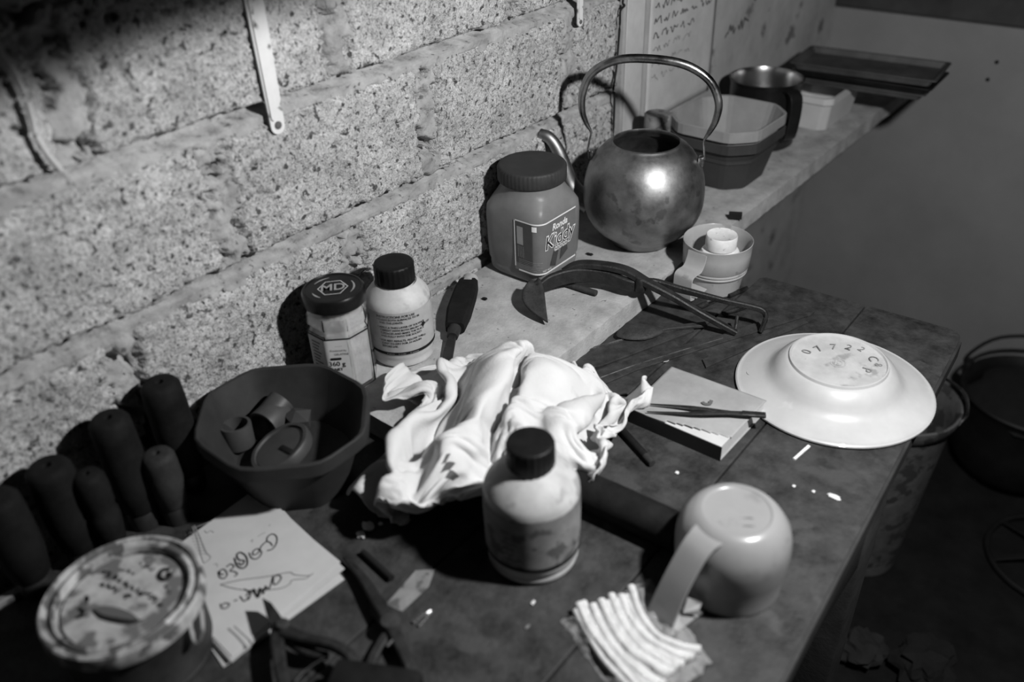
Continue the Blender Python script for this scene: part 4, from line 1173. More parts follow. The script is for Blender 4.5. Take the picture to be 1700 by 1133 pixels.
top('iron_pin', tube([(0.2387, 0.3399, 0.7535), (0.2844, 0.3342, 0.7535)], [0.0032, 0.0034], 10, 1, smooth=False), 'ink', 'short black pin lying between the note pad and the grey bottle', 'pin', (0.2593, 0.3389, 0.7500))
for (a, b), lb in zip(((((0.3339, 0.3117, 0.7520)), ((0.3371, 0.3307, 0.7535))), (((0.3401, 0.3121, 0.7515)), ((0.3388, 0.3319, 0.7520)))), ('upper of two bright steel slips lying beside the long-nosed pliers', 'lower of two bright steel slips lying beside the long-nosed pliers')):
    top('steel_slip', tube([a, b], 0, sub=1, shape=([0.0030, 0.0022], 0.0012), smooth=False), 'bright_wire', lb, 'steel slip', (a[0], a[1], T))
top('worn_label', prism([(p[0], p[1]) for p in ((0.2932, 0.3566, 0.7500), (0.3066, 0.3687, 0.7500), (0.3165, 0.3502, 0.7500), (0.3170, 0.3155, 0.7500), (0.2997, 0.3113, 0.7500))], 0.75005, 0.7504), 'label_worn', 'pale worn paper patch stuck to the table between pliers and bottle', 'paper', (0.3093, 0.3402, 0.7500), smooth=False)

# wooden billet and pencil stub
top('wooden_roller', tube([(0.3463, 0.5234, 0.7690), (0.4121, 0.5283, 0.7690), (0.4726, 0.5315, 0.7690)], [0.0188, 0.0190, 0.0186], 28, 1), 'handle_wood', 'thick dark wooden roller lying between the grey bottle and the mug', 'roller', (0.4022, 0.5449, 0.7500))
PN = (0.3637, 0.6318, 0.7500)
pn = root('pencil_stub', 'dark pencil-like rod lying between the cloth and the book', 'pencil', PN)
obj('shaft', tube([(0.3107, 0.6537, 0.7545), (0.3840, 0.6184, 0.7545)], 0.0044, 12, 1, smooth=False), 'handle_wood', pn, off=PN)
obj('end', tube([(0.3820, 0.6193, 0.7545), (0.3936, 0.6137, 0.7545)], [0.0046, 0.0038], 12, 1, smooth=False), 'handle_pale', pn, off=PN)

# ================================================================== packet of cotton buds
KP = (0.5017, 0.4152, 0.7500)
kp_ = root('cotton_bud_packet', 'torn clear packet of white cotton buds in front of the mug', 'packet', KP)
L_ = [Vector(p) for p in ((0.4405, 0.4063, 0.7560), (0.4620, 0.3932, 0.7570), (0.4903, 0.3797, 0.7570), (0.5174, 0.3716, 0.7570), (0.5350, 0.3671, 0.7560))]
R_ = [Vector(p) for p in ((0.4698, 0.4532, 0.7560), (0.4899, 0.4353, 0.7570), (0.5124, 0.4260, 0.7570), (0.5332, 0.4284, 0.7570), (0.5481, 0.4343, 0.7560))]
rr = random.Random(5)
NB = 12
for i in range(NB):
    t = i / (NB - 1)
    dz = 0.003 * (i % 2) + rr.uniform(0, 0.0015)
    sh = rr.uniform(-0.004, 0.004)
    path = [a.lerp(b, t) + Vector((rr.uniform(-0.001, 0.001), rr.uniform(-0.001, 0.001), dz)) for a, b in zip(L_, R_)]
    path[0] += (path[1] - path[0]).normalized() * sh
    obj('cotton_bud', tube(path, [0.0040, 0.0030, 0.0034, 0.0028, 0.0033, 0.0029, 0.0042], 10, 5), 'cotton', kp_, off=KP)
def film():
    A, B, C_, D = [Vector(p) for p in ((0.4362, 0.3917, 0.7640), (0.4722, 0.4812, 0.7640), (0.5602, 0.4362, 0.7640), (0.5419, 0.3502, 0.7640))]
    V, F = [], []
    n, m = 46, 40
    for i in range(n + 1):
        for j in range(m + 1):
            u, v = i / n, j / m
            p = (A * (1 - u) + B * u) * (1 - v) + (D * (1 - u) + C_ * u) * v
            e = min(u, 1 - u, v, 1 - v)
            w = noise.noise(Vector((u * 9, v * 9, 2.0)))
            k = min(1, e * 7)
            z = 0.7515 + 0.0125 * k + 0.004 * w * (0.4 + k) + 0.0030 * noise.noise(Vector((u * 26, v * 26, 5)))
            V.append((p.x + 0.004 * noise.noise(Vector((u * 8, v * 8, 9))), p.y + 0.004 * noise.noise(Vector((u * 8, v * 8, 4))), max(0.7508, z)))
    for i in range(n):
        for j in range(m):
            k = i * (m + 1) + j
            F.append((k, k + m + 1, k + m + 2, k + 1))
    return V, F
obj('clear_film', film(), 'film', kp_, off=KP, angle=180)
obj('torn_flap', loft([[(0.5170, 0.4690, 0.7700), (0.5283, 0.4733, 0.7680), (0.5287, 0.4679, 0.7640), (0.5324, 0.4684, 0.7600), (0.5245, 0.4663, 0.7560), (0.5179, 0.4608, 0.7580)], [tuple(Vector(p) + Vector((0.0004, 0, -0.0006))) for p in ((0.5170, 0.4690, 0.7700), (0.5283, 0.4733, 0.7680), (0.5287, 0.4679, 0.7640), (0.5324, 0.4684, 0.7600), (0.5245, 0.4663, 0.7560), (0.5179, 0.4608, 0.7580))]]), 'label_grey', kp_, off=KP, smooth=False)

# ================================================================== scraps on the table
def scrap(p, r, seed, label, sq=(1, 0.8, 0.5), m='scrap', name='cotton_scrap', cat='scrap'):
    b = (p[0], p[1], p[2])
    z = r * sq[2] * 0.8
    top(name, lump((p[0], p[1], p[2] + z), r, seed, 2, 0.6, sq), m, label, cat, b, smooth=False)
scrap((0.2349, 0.3942, 0.7500), 0.0105, 1, 'largest crumpled white scrap lying just below the cloth')
scrap((0.2166, 0.3668, 0.7500), 0.0065, 2, 'white scrap left of the crumpled one below the cloth')
scrap((0.2198, 0.3550, 0.7500), 0.0050, 3, 'small white scrap nearest the note pad')
scrap((0.2231, 0.3780, 0.7500), 0.0025, 4, 'tiny white crumb between two scraps below the cloth')
scrap((0.5638, 0.6851, 0.7500), 0.0050, 6, 'white paint flake on the table right of the mug', (1.4, 0.6, 0.2), name='paint_flake', cat='flake')
scrap((0.5251, 0.6755, 0.7500), 0.0018, 7, 'tiny white crumb behind the mug', (1, 1, 0.5), name='paint_flake', cat='flake')
scrap((0.5439, 0.6798, 0.7500), 0.0018, 8, 'tiny white crumb beside the long paint flake', (1, 1, 0.5), name='paint_flake', cat='flake')
scrap((0.4198, 0.6208, 0.7500), 0.0022, 9, 'tiny white crumb between book and mug', (1, 1, 0.5), name='paint_flake', cat='flake')
scrap((0.4040, 0.3943, 0.7500), 0.0024, 12, 'tiny pale crumb in front of the grey bottle', (0.6, 1.2, 0.5), name='paint_flake', cat='flake')
scrap((0.4162, 0.3709, 0.7500), 0.0024, 13, 'tiny pale crumb nearest the camera beside the cotton buds', (0.6, 1.2, 0.5), m='label_worn', name='paint_flake', cat='flake')
scrap((0.0224, 0.7494, 0.7800), 0.0030, 14, 'small dark chip on the shelf below the plastic jar', (1, 1, 0.5), 'ink', 'dark_chip', 'chip')
scrap((0.0553, 0.7354, 0.7800), 0.0032, 15, 'dark chip on the shelf right of the chisel', (1.4, 0.8, 0.4), 'ink', 'dark_chip', 'chip')
scrap((0.0970, 0.9222, 0.7800), 0.0038, 16, 'dark chip on the shelf in front of the kettle', (1.5, 0.7, 0.4), 'ink', 'dark_chip', 'chip')
top('match_stick', tube([(0.5083, 0.7129, 0.7515), (0.5122, 0.7428, 0.7515)], 0, sub=1, shape=([0.0030, 0.0034], 0.0024), smooth=False), 'scrap', 'short white stick lying in front of the plate', 'stick', (0.5094, 0.7293, 0.7500))
top('thread', tube([(0.2958, 0.7869, 0.7508), (0.3003, 0.7853, 0.7508), (0.3068, 0.7918, 0.7508), (0.3059, 0.7977, 0.7508)], 0.0007, 6, 4), 'label_grey', 'tiny bent white thread behind the book', 'thread', (0.3021, 0.7897, 0.7500))

# ================================================================== the white cloth
# settled shape of the cloth: a grid of points in quarter millimetres, each row as steps from its first point
CLOTH_ROWS = [
    [680, 798, 225, -4, 35, 14, -21, -7, -7, -22, 28, -20, -8, -31, 1, -21, -19, -8, -11, -39, 0, -18, -17, 17, -17, -22, -1, -12, -22, -9, -19, -6, 4, -14, 16, 10, -7, 28, 6, -19, 4, 9, -1, 30, 5, -18, 7, 10, -18, 9, 9, -51, 165, -34, -6, -2, -21, -3, 1, -21, -2, 8, -21, 0, 12, -19, 16, 19, -17, 12, 29, 18, 12, 31, 3, 17, 27, 1, 21, 21, 0, 2, 25, -7, 18, 6, -11, 11, 17, 5, 10, 5, 13, 3, 14, -2, 5, 0, -15, -3, 9, -1, -3, 10, 12, 11, 6, -14, -6, 10, 4, 10, 12, -8, -10, 6, 10, 5, 11, -10, 1, 13, 7, 10, 4, 13, 2, 17, 1, 12, 13, -3, 14, 6, -9, 6, 13, 13, 14, 8, -9, 7, 13, 12, 18, 1, 3, 16, 1, 1, 4, 15, -12, 17, 1, -9, 11, 9, 11, 6, 0, 20, 12, 9, 11, 15, 9, 4, 15, 3, -5, 5, -9, 11, 15, 1, 1, -1, 6, -19, 10, 0, 2, 5, -13, 13, 9, 7, -2, 1, 4, -20, 7, 6, 6, 0, 0, -12, 7, -5, -12, 6, 11, 2, 8, 4, 9, 16, -1, 0, -5, -6, -4],
    [701, 765, 226, -23, 31, -1, 6, 45, 12, -29, -16, -19, -30, 31, 6, -8, -31, 4, -6, -41, -19, -29, -3, 3, -14, -27, -3, -24, -19, 10, -8, -21, -18, -16, -13, 4, -9, 29, 8, -17, -2, 11, -3, 31, 1, -18, 7, 10, -18, 9, 10, -33, 179, -5, -7, 2, -22, -7, -14, -18, -2, 7, -23, 0, 11, -20, 1, 13, -21, 11, 40, -2, 12, 39, 1, 15, 31, 0, 16, 26, 2, 17, 7, 18, 13, 21, -1, 18, 1, -11, 8, 16, -5, 13, 14, 9, -8, 12, 11, 10, 2, -19, -5, 8, 11, -4, 14, 4, 9, 4, -17, -6, 10, 10, 10, 12, -12, -6, 8, 13, 11, 11, -16, 0, 14, -2, 11, 6, 14, 9, 4, 16, 11, 14, 3, 13, 8, -13, 11, 13, 13, 2, -2, -19, 17, 9, -13, 12, 11, 1, 8, -2, 25, 13, 12, 7, 23, 6, -8, 9, 12, 9, 3, -10, 23, 15, 7, -3, 2, 8, -24, 11, -5, 12, 5, -8, 11, 8, 9, -7, 3, 8, -14, 8, -12, 10, 7, -2, 12, 4, 11, -12, 8, 1, -8, 7, 13, 6, 4, -7, -12, 6, -2, -15, 4, 16, -2, 6, 3, 17, 6, 2, 2],
    [678, 766, 213, 33, 1, 10, -17, 32, 16, -5, 36, -16, -31, 12, -7, -28, 11, 24, 1, -48, -13, -19, -25, 1, -29, -8, 0, -25, -10, -6, -8, -19, -22, -22, -13, 9, -10, -17, -19, -16, -6, 13, -5, 29, 2, -19, 8, 9, -16, 20, 8, -21, 1, 7, -4, 186, -3, -9, -20, -16, -6, 19, -18, -6, 19, -18, -10, 15, -19, 22, 13, -10, 15, 39, -7, 14, 30, -9, 18, 29, 2, 17, 19, 11, 9, 6, 21, 11, 19, 0, 19, 10, -8, -14, 7, 11, 20, 9, -1, 6, 12, -11, 3, 10, -9, -7, 11, 4, 1, 13, 8, 5, 5, -18, -2, 11, 14, 7, 9, -13, 7, 17, 7, 8, 8, -17, 7, 17, 2, 11, 0, 16, 15, 1, 14, 13, 13, 5, -4, 3, -18, 17, 13, 12, 17, 6, -16, 12, 5, -15, 4, 5, 21, 8, -5, 22, 13, 9, 6, 10, 6, -16, 8, 7, 4, 13, -9, 16, 4, 8, -33, 7, 8, 6, -1, -10, 11, 12, -2, 16, 1, 11, -21, 6, 3, -7, 9, -5, 11, 9, -3, 14, 3, 14, 3, 8, 0, -14, 7, 12, 0, 9, -7, -12, 8, 10, -15, -3, 17, 6, 0, 2, 18],
    [666, 751, 185, 15, 12, 16, 25, 32, 19, -2, 22, 16, -21, 5, -23, -20, 34, 11, -19, -14, 17, -13, -33, 4, -28, -7, -11, -25, -4, -9, -14, -16, -22, -24, -14, 8, -5, -24, -19, -23, 0, 5, -13, -21, -9, -15, 18, 6, -14, 22, 8, -21, 0, 8, 9, 181, 17, -13, 10, -19, -7, -21, -18, -9, 16, -20, -3, 27, -13, 3, 31, 7, 13, 38, -9, 20, 37, -9, 24, 4, -14, 21, 27, 3, 10, 8, 21, 12, 17, -1, -4, 2, 18, 0, 16, 8, -1, 16, -3, 6, 12, -9, 9, 12, -6, 14, 13, 1, 1, 2, -20, 3, 15, 10, 2, 9, -15, 8, 14, 12, 5, 8, -14, 10, 15, 9, 12, 7, -14, 8, 17, 3, 18, -2, 16, 10, 5, 14, 2, 7, -27, 16, 3, 20, 16, 10, -2, 12, 3, -16, 8, 7, 11, 3, -6, 20, 9, 5, 2, 3, 10, -25, 13, -5, 13, 2, -9, 13, 12, 10, -6, 2, 9, -19, 6, -6, 13, 2, -6, 12, 9, 9, -3, -3, 8, -21, 8, 7, 2, 10, -3, 15, 10, 1, 14, 5, 12, 1, 8, -1, -12, 3, 17, 5, 14, -1, -18, 2, 10, -8, -9, 14, 12],
    [662, 708, 187, 9, 27, 10, 33, 16, 4, -10, 49, 10, 14, 33, 19, -29, 22, -8, -8, -1, 16, -21, -15, 18, -28, -15, -4, -20, -1, -23, -19, -10, -19, -28, -19, 4, -15, -18, -17, -13, -18, -14, -21, -7, 0, -14, -17, -9, -15, 20, 8, -21, 5, 7, -20, 16, 6, 30, 178, 17, -9, -7, -23, -9, -12, -22, -5, 27, -15, 4, 33, 4, 5, 33, 0, 18, 41, -6, 22, 33, -2, 29, 0, -9, 15, 21, 9, 2, 6, 21, 0, 14, 12, 6, 17, -9, -5, 11, 13, -1, 16, -1, 9, 3, -16, 11, 8, -14, 7, 21, 2, 1, 5, -17, 10, 17, 12, 9, 13, -15, -2, 7, 20, 18, 10, -12, 12, 11, 2, 9, 5, -13, 17, 12, 4, 17, 2, 17, -4, 6, -19, 20, 4, 1, -4, -5, 28, 22, 6, -3, 14, 10, 0, -6, 3, -16, 11, 0, 14, 3, 5, -20, 11, 3, 11, -2, -10, 12, 11, 0, 9, 4, 8, -15, 9, 6, -2, 1, -6, 11, 6, 4, 14, 4, 7, -17, 0, 5, -14, 8, 10, 6, 9, 0, 12, 15, 1, 13, 4, 11, 4, 8, 6, -14, 1, 16, 5, 4, 16, -7, -3, -3, -16],
    [677, 675, 170, -10, 33, 3, 17, 18, 16, 7, 51, 3, 19, 18, 20, -4, 46, 6, -13, 27, 11, -24, 6, 15, -28, -13, 14, -27, -16, -4, -23, -13, -16, -17, -2, -24, -16, -21, -16, -17, -19, -14, -17, -19, -11, -19, -14, -7, -22, -5, -4, -20, 8, 7, -21, 17, 8, 42, 163, 40, -9, -5, -23, -7, -6, -24, -6, 21, -20, -1, 34, -7, -2, 35, -4, 9, 36, -8, 30, 30, 20, 22, 22, 7, 26, 3, 2, 11, 19, 8, 1, 18, 6, -7, 7, 16, 6, 17, -5, -8, 14, 10, 8, 11, -13, 15, 12, -14, 1, -1, -24, 9, 20, 6, 7, 13, -15, 16, 16, 7, -3, 5, 20, 10, 16, 4, 16, 2, -12, 14, -2, -13, 7, 11, 11, 17, 3, -9, 6, 12, 7, 15, -4, -4, 5, 13, -4, 12, -1, 12, 10, 0, 10, 8, 8, -14, -12, -4, -12, 13, 7, -4, 10, 10, 5, 0, -15, 13, 0, -5, 14, 12, 11, -6, 1, 8, -16, 8, 4, 12, 9, -5, 15, 3, 12, 1, 3, 4, -16, 1, 7, -15, 9, 5, 14, 12, 3, 11, 15, 5, 15, 0, 15, 2, 10, 13, -15, 0, 5, -12, -5, 14, 1],
    [700, 656, 159, -10, 35, 18, -16, 35, -12, 7, 24, 14, 28, 20, 18, -2, 41, 7, -12, 31, 3, -14, 34, 13, -22, -3, 14, -25, 5, 17, -28, -15, 1, -25, -16, -10, -21, -19, -16, -18, -17, -17, -16, -16, -16, -14, -7, -19, -17, -16, 1, -17, 9, -14, -25, 10, 2, 51, 145, 50, -12, 16, -18, -5, -19, -21, -5, 9, -24, -2, 34, -7, -2, 36, 1, 2, 31, -13, 16, 26, 29, 16, 38, 13, 28, 9, 7, 25, 5, 3, 6, 20, -1, -3, 18, 6, -5, 14, 15, 4, 16, -12, -7, -6, -21, 13, 11, -14, 14, 22, 2, 5, 5, -21, 14, 18, 7, 2, 10, 16, 16, 12, -8, 7, 10, 18, 16, 16, 0, 11, -15, -15, 17, 8, -3, -3, 13, 17, 17, 8, 0, 13, 1, -11, -2, -6, -14, 17, 4, 13, -3, 4, -14, 15, 3, 10, -6, 4, -19, 10, 3, 7, 7, 8, -8, 5, -5, 15, 0, -10, 10, 6, 11, 9, 7, 7, -19, 1, 12, -5, 8, 0, 16, 12, 1, 14, 0, 10, -7, 9, 5, -27, 5, 13, 2, 10, 6, 14, 13, 10, 12, 6, 6, 14, -5, 19, -1, 7, 2, -26, -9, 4, -12],
    [724, 653, 155, -17, 21, -1, -24, 12, 5, 2, 36, 1, 13, 12, 27, 8, 46, -1, -16, 34, 15, -8, 32, 3, -16, 30, 11, -10, 19, 19, -30, -1, 8, -29, -12, 6, -23, -18, -15, -15, -21, -20, -14, -18, -19, -21, -9, -6, -17, -22, 3, -22, -13, -5, -21, 5, -5, 60, 147, 23, -12, 26, -9, -4, -20, -20, -6, -3, -25, -3, 35, -4, -3, 36, 5, -1, 28, -16, 12, 42, 3, 16, 20, 32, 11, 10, 23, 15, 23, 0, 24, 7, 6, 10, 19, -7, -3, 17, 13, 1, 13, -17, -12, -12, -18, 14, 23, 1, 10, 5, -21, 18, 19, -7, -3, 10, 19, 19, 14, -3, 8, 12, 14, 16, 11, -5, 12, 8, 15, 13, -8, -16, 5, 15, 10, 15, 9, 1, 13, 1, -7, -13, -5, -13, 21, 0, -1, -7, 4, -18, 17, 2, 14, -5, 4, -17, 14, 5, 12, -1, 6, -16, 12, 1, 11, 4, 12, -9, 6, -8, 16, 6, -2, 12, 0, 12, -2, 7, 5, -13, 5, 13, -3, 14, 4, 18, 3, 2, 10, 5, 9, -17, 10, 7, -13, 3, 18, 0, 4, 5, 14, 16, 7, 7, 5, 19, 8, -9, 10, -17, 2, -10, -17],
    [714, 628, 150, 6, 21, -17, -29, 7, 11, -3, 35, 3, 9, 18, 28, 3, 41, 2, -4, 40, 3, -14, 29, 12, -16, 32, 12, -17, 27, 12, -1, 29, 10, -29, -14, 2, -30, 5, 12, -14, -20, -21, -18, -17, -19, -21, -19, 4, -23, -14, -2, -18, -12, -9, -10, -9, -19, -12, 4, -19, 63, 144, 36, -10, -1, -21, -3, -22, -20, -4, 36, 3, -4, 32, -10, -1, 33, -9, -7, 22, 19, 24, 38, 3, 19, 15, 26, -4, 15, 27, 11, 19, 0, 23, 15, 0, 18, 20, -1, -7, -2, -24, -10, -3, -24, 15, 18, 11, 6, 23, -5, 20, -2, -12, 3, 14, 18, 9, 17, 8, 18, 5, -11, 18, 7, 1, -1, 7, 22, 16, 14, 1, 14, 4, -9, -3, -3, -18, 17, 2, -2, -14, -2, -13, 8, 5, -9, 16, 3, 8, -5, 3, -18, 17, 3, 12, -2, 8, -14, 12, 0, 11, 4, 11, -13, 9, 2, 8, 7, 14, 2, 7, -5, 10, 5, 1, 14, 1, 10, 0, 9, 5, -15, 7, 14, 2, 11, 1, 20, 1, 10, -2, 12, 10, -11, 3, 1, -14, 6, 12, 11, -5, 12, -7, 15, 10, 10, 4, 19, -6, -12, 3, -13],
    [716, 597, 138, 14, 24, -8, -26, 6, -11, -4, 31, 4, 4, 36, 30, 7, 26, 23, -15, 42, -7, -15, 26, 14, -16, 33, 10, -11, 41, 3, 2, 32, 16, -19, 21, -1, -21, 1, 26, -29, 1, -12, -24, -20, -13, -21, -17, -12, -16, -23, -11, -13, -22, -11, -6, -27, -9, -10, 4, -17, 61, 139, 37, -9, 10, -20, -3, -23, -18, -8, 32, -9, -3, 33, 9, -1, 31, -14, -12, 28, 1, 5, 13, 32, 10, 13, 28, 26, 27, 1, -2, 17, 24, 23, 15, 1, 20, 16, -16, -9, -2, -26, 4, 8, -22, 13, 25, -4, -3, 8, 23, 23, 4, -8, 15, 17, 5, 3, 11, 18, 19, 0, -14, 0, 12, 14, 19, 7, 10, 11, 13, -12, -8, -3, -21, 17, 2, -2, -9, 1, -13, 2, 1, -15, 15, 5, 10, -4, 3, -19, 17, 8, 7, 1, 4, -13, 9, 1, 10, 11, 9, -6, 4, 5, 15, 9, 5, -17, 9, 9, 3, 7, 14, 4, 7, -2, 15, 3, 4, 13, 10, 8, -4, 12, 12, -17, 0, 7, 16, 5, 2, 16, 9, 13, -2, 6, -2, -25, -3, 12, -7, 8, 9, 9, 12, 16, -5, -7, 10, -11, 4, 17, -1],
    [722, 573, 142, 13, 24, -10, -16, 8, -23, -6, 26, -4, 0, 40, 23, 5, 24, 36, -16, 34, -1, -20, 34, -1, -7, 41, 10, -8, 40, 10, -4, 40, 11, -6, 36, 14, -13, 13, 24, -31, 0, -11, -25, -17, -15, -22, -20, -13, -14, -27, -9, -12, -28, -7, -7, -26, -9, -11, -1, -18, 61, 136, 34, -10, 16, -16, -3, -22, -18, -8, 30, -12, -5, 33, 9, -5, 34, 1, -9, 27, -12, -3, 13, 22, 19, 14, 27, -9, 9, 30, 23, 24, -4, 16, 7, 15, 4, 10, -25, 21, 21, -15, 1, 0, -26, 11, 20, 8, -10, 5, 22, 15, 15, 6, 18, 15, 4, 16, -3, -10, 7, 12, 17, 17, 9, -3, 2, 7, -16, 21, 12, -2, -18, -7, -13, 1, 2, -12, 5, -2, -14, 11, 10, 3, 1, 1, -17, 14, 7, 12, -2, 5, -14, 14, 4, -4, 13, 9, 0, 1, 2, 15, 13, 8, -3, 2, 11, 7, 12, -3, -8, 8, 13, -4, 8, 13, 3, 7, 4, 14, 11, 6, 8, 13, 13, -8, -8, -3, 14, 10, 18, -1, 11, 7, 10, -1, 16, -2, 4, -11, -28, 0, 8, -11, 7, 19, -4, 5, 19, 11, -1, 18, 2],
    [731, 550, 150, 5, 19, -27, 2, 24, -17, -7, 28, 1, -7, 20, -7, 1, 24, 36, -10, 43, 12, -10, 39, 6, -8, 41, 10, -11, 35, 14, -9, 37, 16, -5, 39, 18, -7, 32, 14, -25, 12, -13, -28, -10, -14, -20, -25, -13, -13, -32, -6, -12, -29, -6, -7, -28, -7, -10, -3, -19, 57, 135, 27, -9, 21, -12, -4, -21, -17, -8, 27, -13, -7, 33, 2, -10, 31, -4, -5, 31, 10, -6, 12, 20, -13, -9, 31, 23, 25, 12, 0, 15, 23, 18, 0, -14, 23, 28, -4, -3, 3, -27, 22, 13, -11, 12, 23, 9, -10, 0, 21, 13, 18, 11, 16, 3, -15, 13, 11, 15, 17, 11, -4, 4, 3, -18, 13, 16, 1, -7, -5, -14, 13, 10, -5, -6, -8, -14, 7, 16, 3, 4, -8, -15, 9, 4, -10, 8, 14, -3, -6, 6, 15, 10, 5, -7, 12, -4, -6, 14, 9, 1, -4, 6, 14, 4, 12, 4, 13, 8, 0, 11, 7, -5, 14, 0, -8, 10, 13, -1, 11, 14, 2, 5, -2, 16, 5, 15, 8, 4, 6, -12, 7, 10, 2, 7, 16, 11, -3, 13, -5, 2, -5, -18, 15, 14, -16, -2, 31, -1, 8, 10, -1],
    [721, 523, 144, 1, 25, -26, 2, 24, -16, 4, 19, -18, 10, 25, 0, 1, 34, 29, -4, 37, 34, -10, 37, 15, -9, 40, 7, -9, 42, 7, -13, 36, 13, -9, 38, 19, -1, 43, 11, -21, 28, -9, -28, -4, -17, -19, -26, -14, -12, -35, -3, -10, -32, -5, -8, -29, -5, -9, -5, -18, -7, 20, -14, 53, 127, 31, -4, -7, -22, -9, 26, -11, -7, 32, 2, -9, 32, 0, -20, -3, 16, -4, 21, 17, -5, 14, 19, -8, 9, 30, 15, 12, 18, 23, 19, 0, 14, 3, -27, 4, 5, -28, 13, 24, 10, 19, 17, 9, 0, 12, 20, 16, 7, -14, 6, 11, 17, 14, 4, -20, 21, 14, -5, 3, 17, 8, 12, -3, -16, -7, 2, -13, 9, 1, -12, 7, 17, 7, 0, -4, -11, -2, 17, -1, 13, -5, -6, 7, 6, -8, -7, 10, 13, 2, 10, -2, 10, -4, -6, 12, -7, 7, 13, 7, -3, 15, 13, -4, 11, 15, 5, -6, 11, 8, 9, 2, -9, 19, 0, 1, 11, 11, -7, 5, 15, 3, 7, 4, 14, -2, 13, 2, 13, 8, -18, -3, 12, 4, 8, 18, 6, -2, 16, -4, 13, 14, -28, 6, 20, -65, 2, 9, 25],
    [731, 497, 142, 6, 33, -18, -5, 16, -32, 8, 24, -7, 7, 23, -5, 2, 33, 28, -5, 33, 33, -9, 37, 28, -14, 37, 10, -1, 43, 5, -18, 40, 9, 0, 45, 14, -5, 39, 0, -26, 32, -5, -14, 29, -14, -19, -26, -17, -10, -39, -2, -10, -33, -4, -6, -31, -3, -7, -8, -18, -6, 24, -11, 50, 115, 26, -6, 4, -20, -7, 28, -6, -8, 31, 1, -19, 9, 15, -20, 5, 17, -20, 4, 15, -15, 16, 11, 16, 19, 20, 15, 20, 5, 18, 9, 18, 19, 7, -21, 4, 19, -15, 22, 17, -6, -8, 8, 21, 20, 14, -5, 5, 13, 17, 19, 7, -16, 13, 18, 10, 13, 19, -6, 9, -2, -18, 0, 17, 5, 5, 7, -17, 6, -15, -5, 8, 10, -10, 6, 13, -3, -14, 7, 11, 10, 12, 2, 20, 2, -7, -9, 19, 13, 12, -7, -9, 0, 15, -2, 19, -8, -1, -6, 12, -4, 13, -2, -1, 13, -3, 4, 10, 12, -6, -7, 16, 5, 19, -3, -1, 19, 1, -3, 11, 11, -10, 0, 16, -1, 2, 17, 9, 8, 12, -7, -1, -2, -21, 8, 24, -11, 2, 16, 0, 8, 20, -36, 15, 16, -25, -8, 9, 7],
    [718, 474, 129, 12, 31, -28, 17, 24, -14, 1, 33, 19, 9, 11, -20, 0, 30, 22, -10, 29, 29, -5, 36, 31, -17, 33, 20, -4, 43, 9, 2, 46, 1, -9, 44, -5, -15, 39, -1, -21, 26, 6, -21, 32, -10, 3, 15, -21, -9, -39, -4, -8, -35, -3, -4, -33, -1, -6, -10, -19, -5, 27, -8, 44, 103, 19, -5, 14, -17, -7, 29, 0, -14, 19, 15, -19, 9, 19, -22, 5, 27, -19, 10, 16, -18, 13, 3, -11, 17, 17, 27, 9, -1, 25, 5, -7, 5, 12, -28, 24, 22, 0, 5, 16, 17, 17, 17, -4, 3, 9, 21, 17, 17, -11, 18, 17, 5, 10, 6, -17, 17, 15, -1, 3, 18, 6, 6, 1, -17, 0, 16, 4, 16, -7, -9, -2, 17, 5, 21, 9, 0, -11, 11, 10, 23, -2, -11, -6, 15, 10, 17, -1, -15, -14, 15, 16, 23, -4, -8, -13, 8, 3, 15, 7, -9, -14, 9, 2, 12, 2, -9, 15, -15, -2, 0, 24, 1, 9, 3, -9, 13, -2, 3, 17, 9, -2, 8, 13, -10, 10, 8, -38, 3, 13, 0, 4, 12, -55, 0, 26, 1, 13, 18, 25, -1, 14, 6, 7, 12, -16, 7, 9, -23],
    [706, 452, 109, 25, 27, -21, 22, 29, 7, 1, 37, 25, 11, 9, -27, 1, 29, 24, -12, 25, 24, -9, 32, 28, -8, 37, 27, 1, 44, 10, -1, 43, -15, -14, 43, -7, -17, 42, -5, -26, 22, 5, -20, 37, -8, 18, 36, -1, -3, -29, -15, -8, -36, -5, -1, -36, 4, -6, -5, -22, -2, 26, -6, 34, 85, 17, 0, 29, -11, -15, 17, 15, -23, 0, 29, -24, 2, 29, -21, 5, 25, -25, -2, 12, -16, 16, 6, -9, 26, 2, 28, 11, -13, 24, 18, -31, 20, 19, -16, 13, 23, 16, 16, 22, -5, 2, 10, 20, 18, 20, -9, 16, 18, 14, 16, 9, -14, 10, 18, 0, 3, 17, 7, 14, 1, -16, 11, 12, -4, -5, 13, 16, 20, 11, 2, 18, 3, -5, -8, 12, 10, 17, 2, -15, -9, 11, 20, 17, -1, -15, -10, 13, 10, 20, 0, -5, -13, 11, 8, 16, -2, -16, -10, 14, 6, 15, 0, -13, -9, 14, -1, 11, -9, -8, 12, 0, -15, -4, 18, 4, 9, 14, -6, 16, 7, -4, 13, 9, -49, 5, 10, -2, 5, 13, 0, 12, 12, -50, 10, 23, -10, 1, 16, 2, 16, 12, 25, 1, 9, -24, -2, 5, 16],
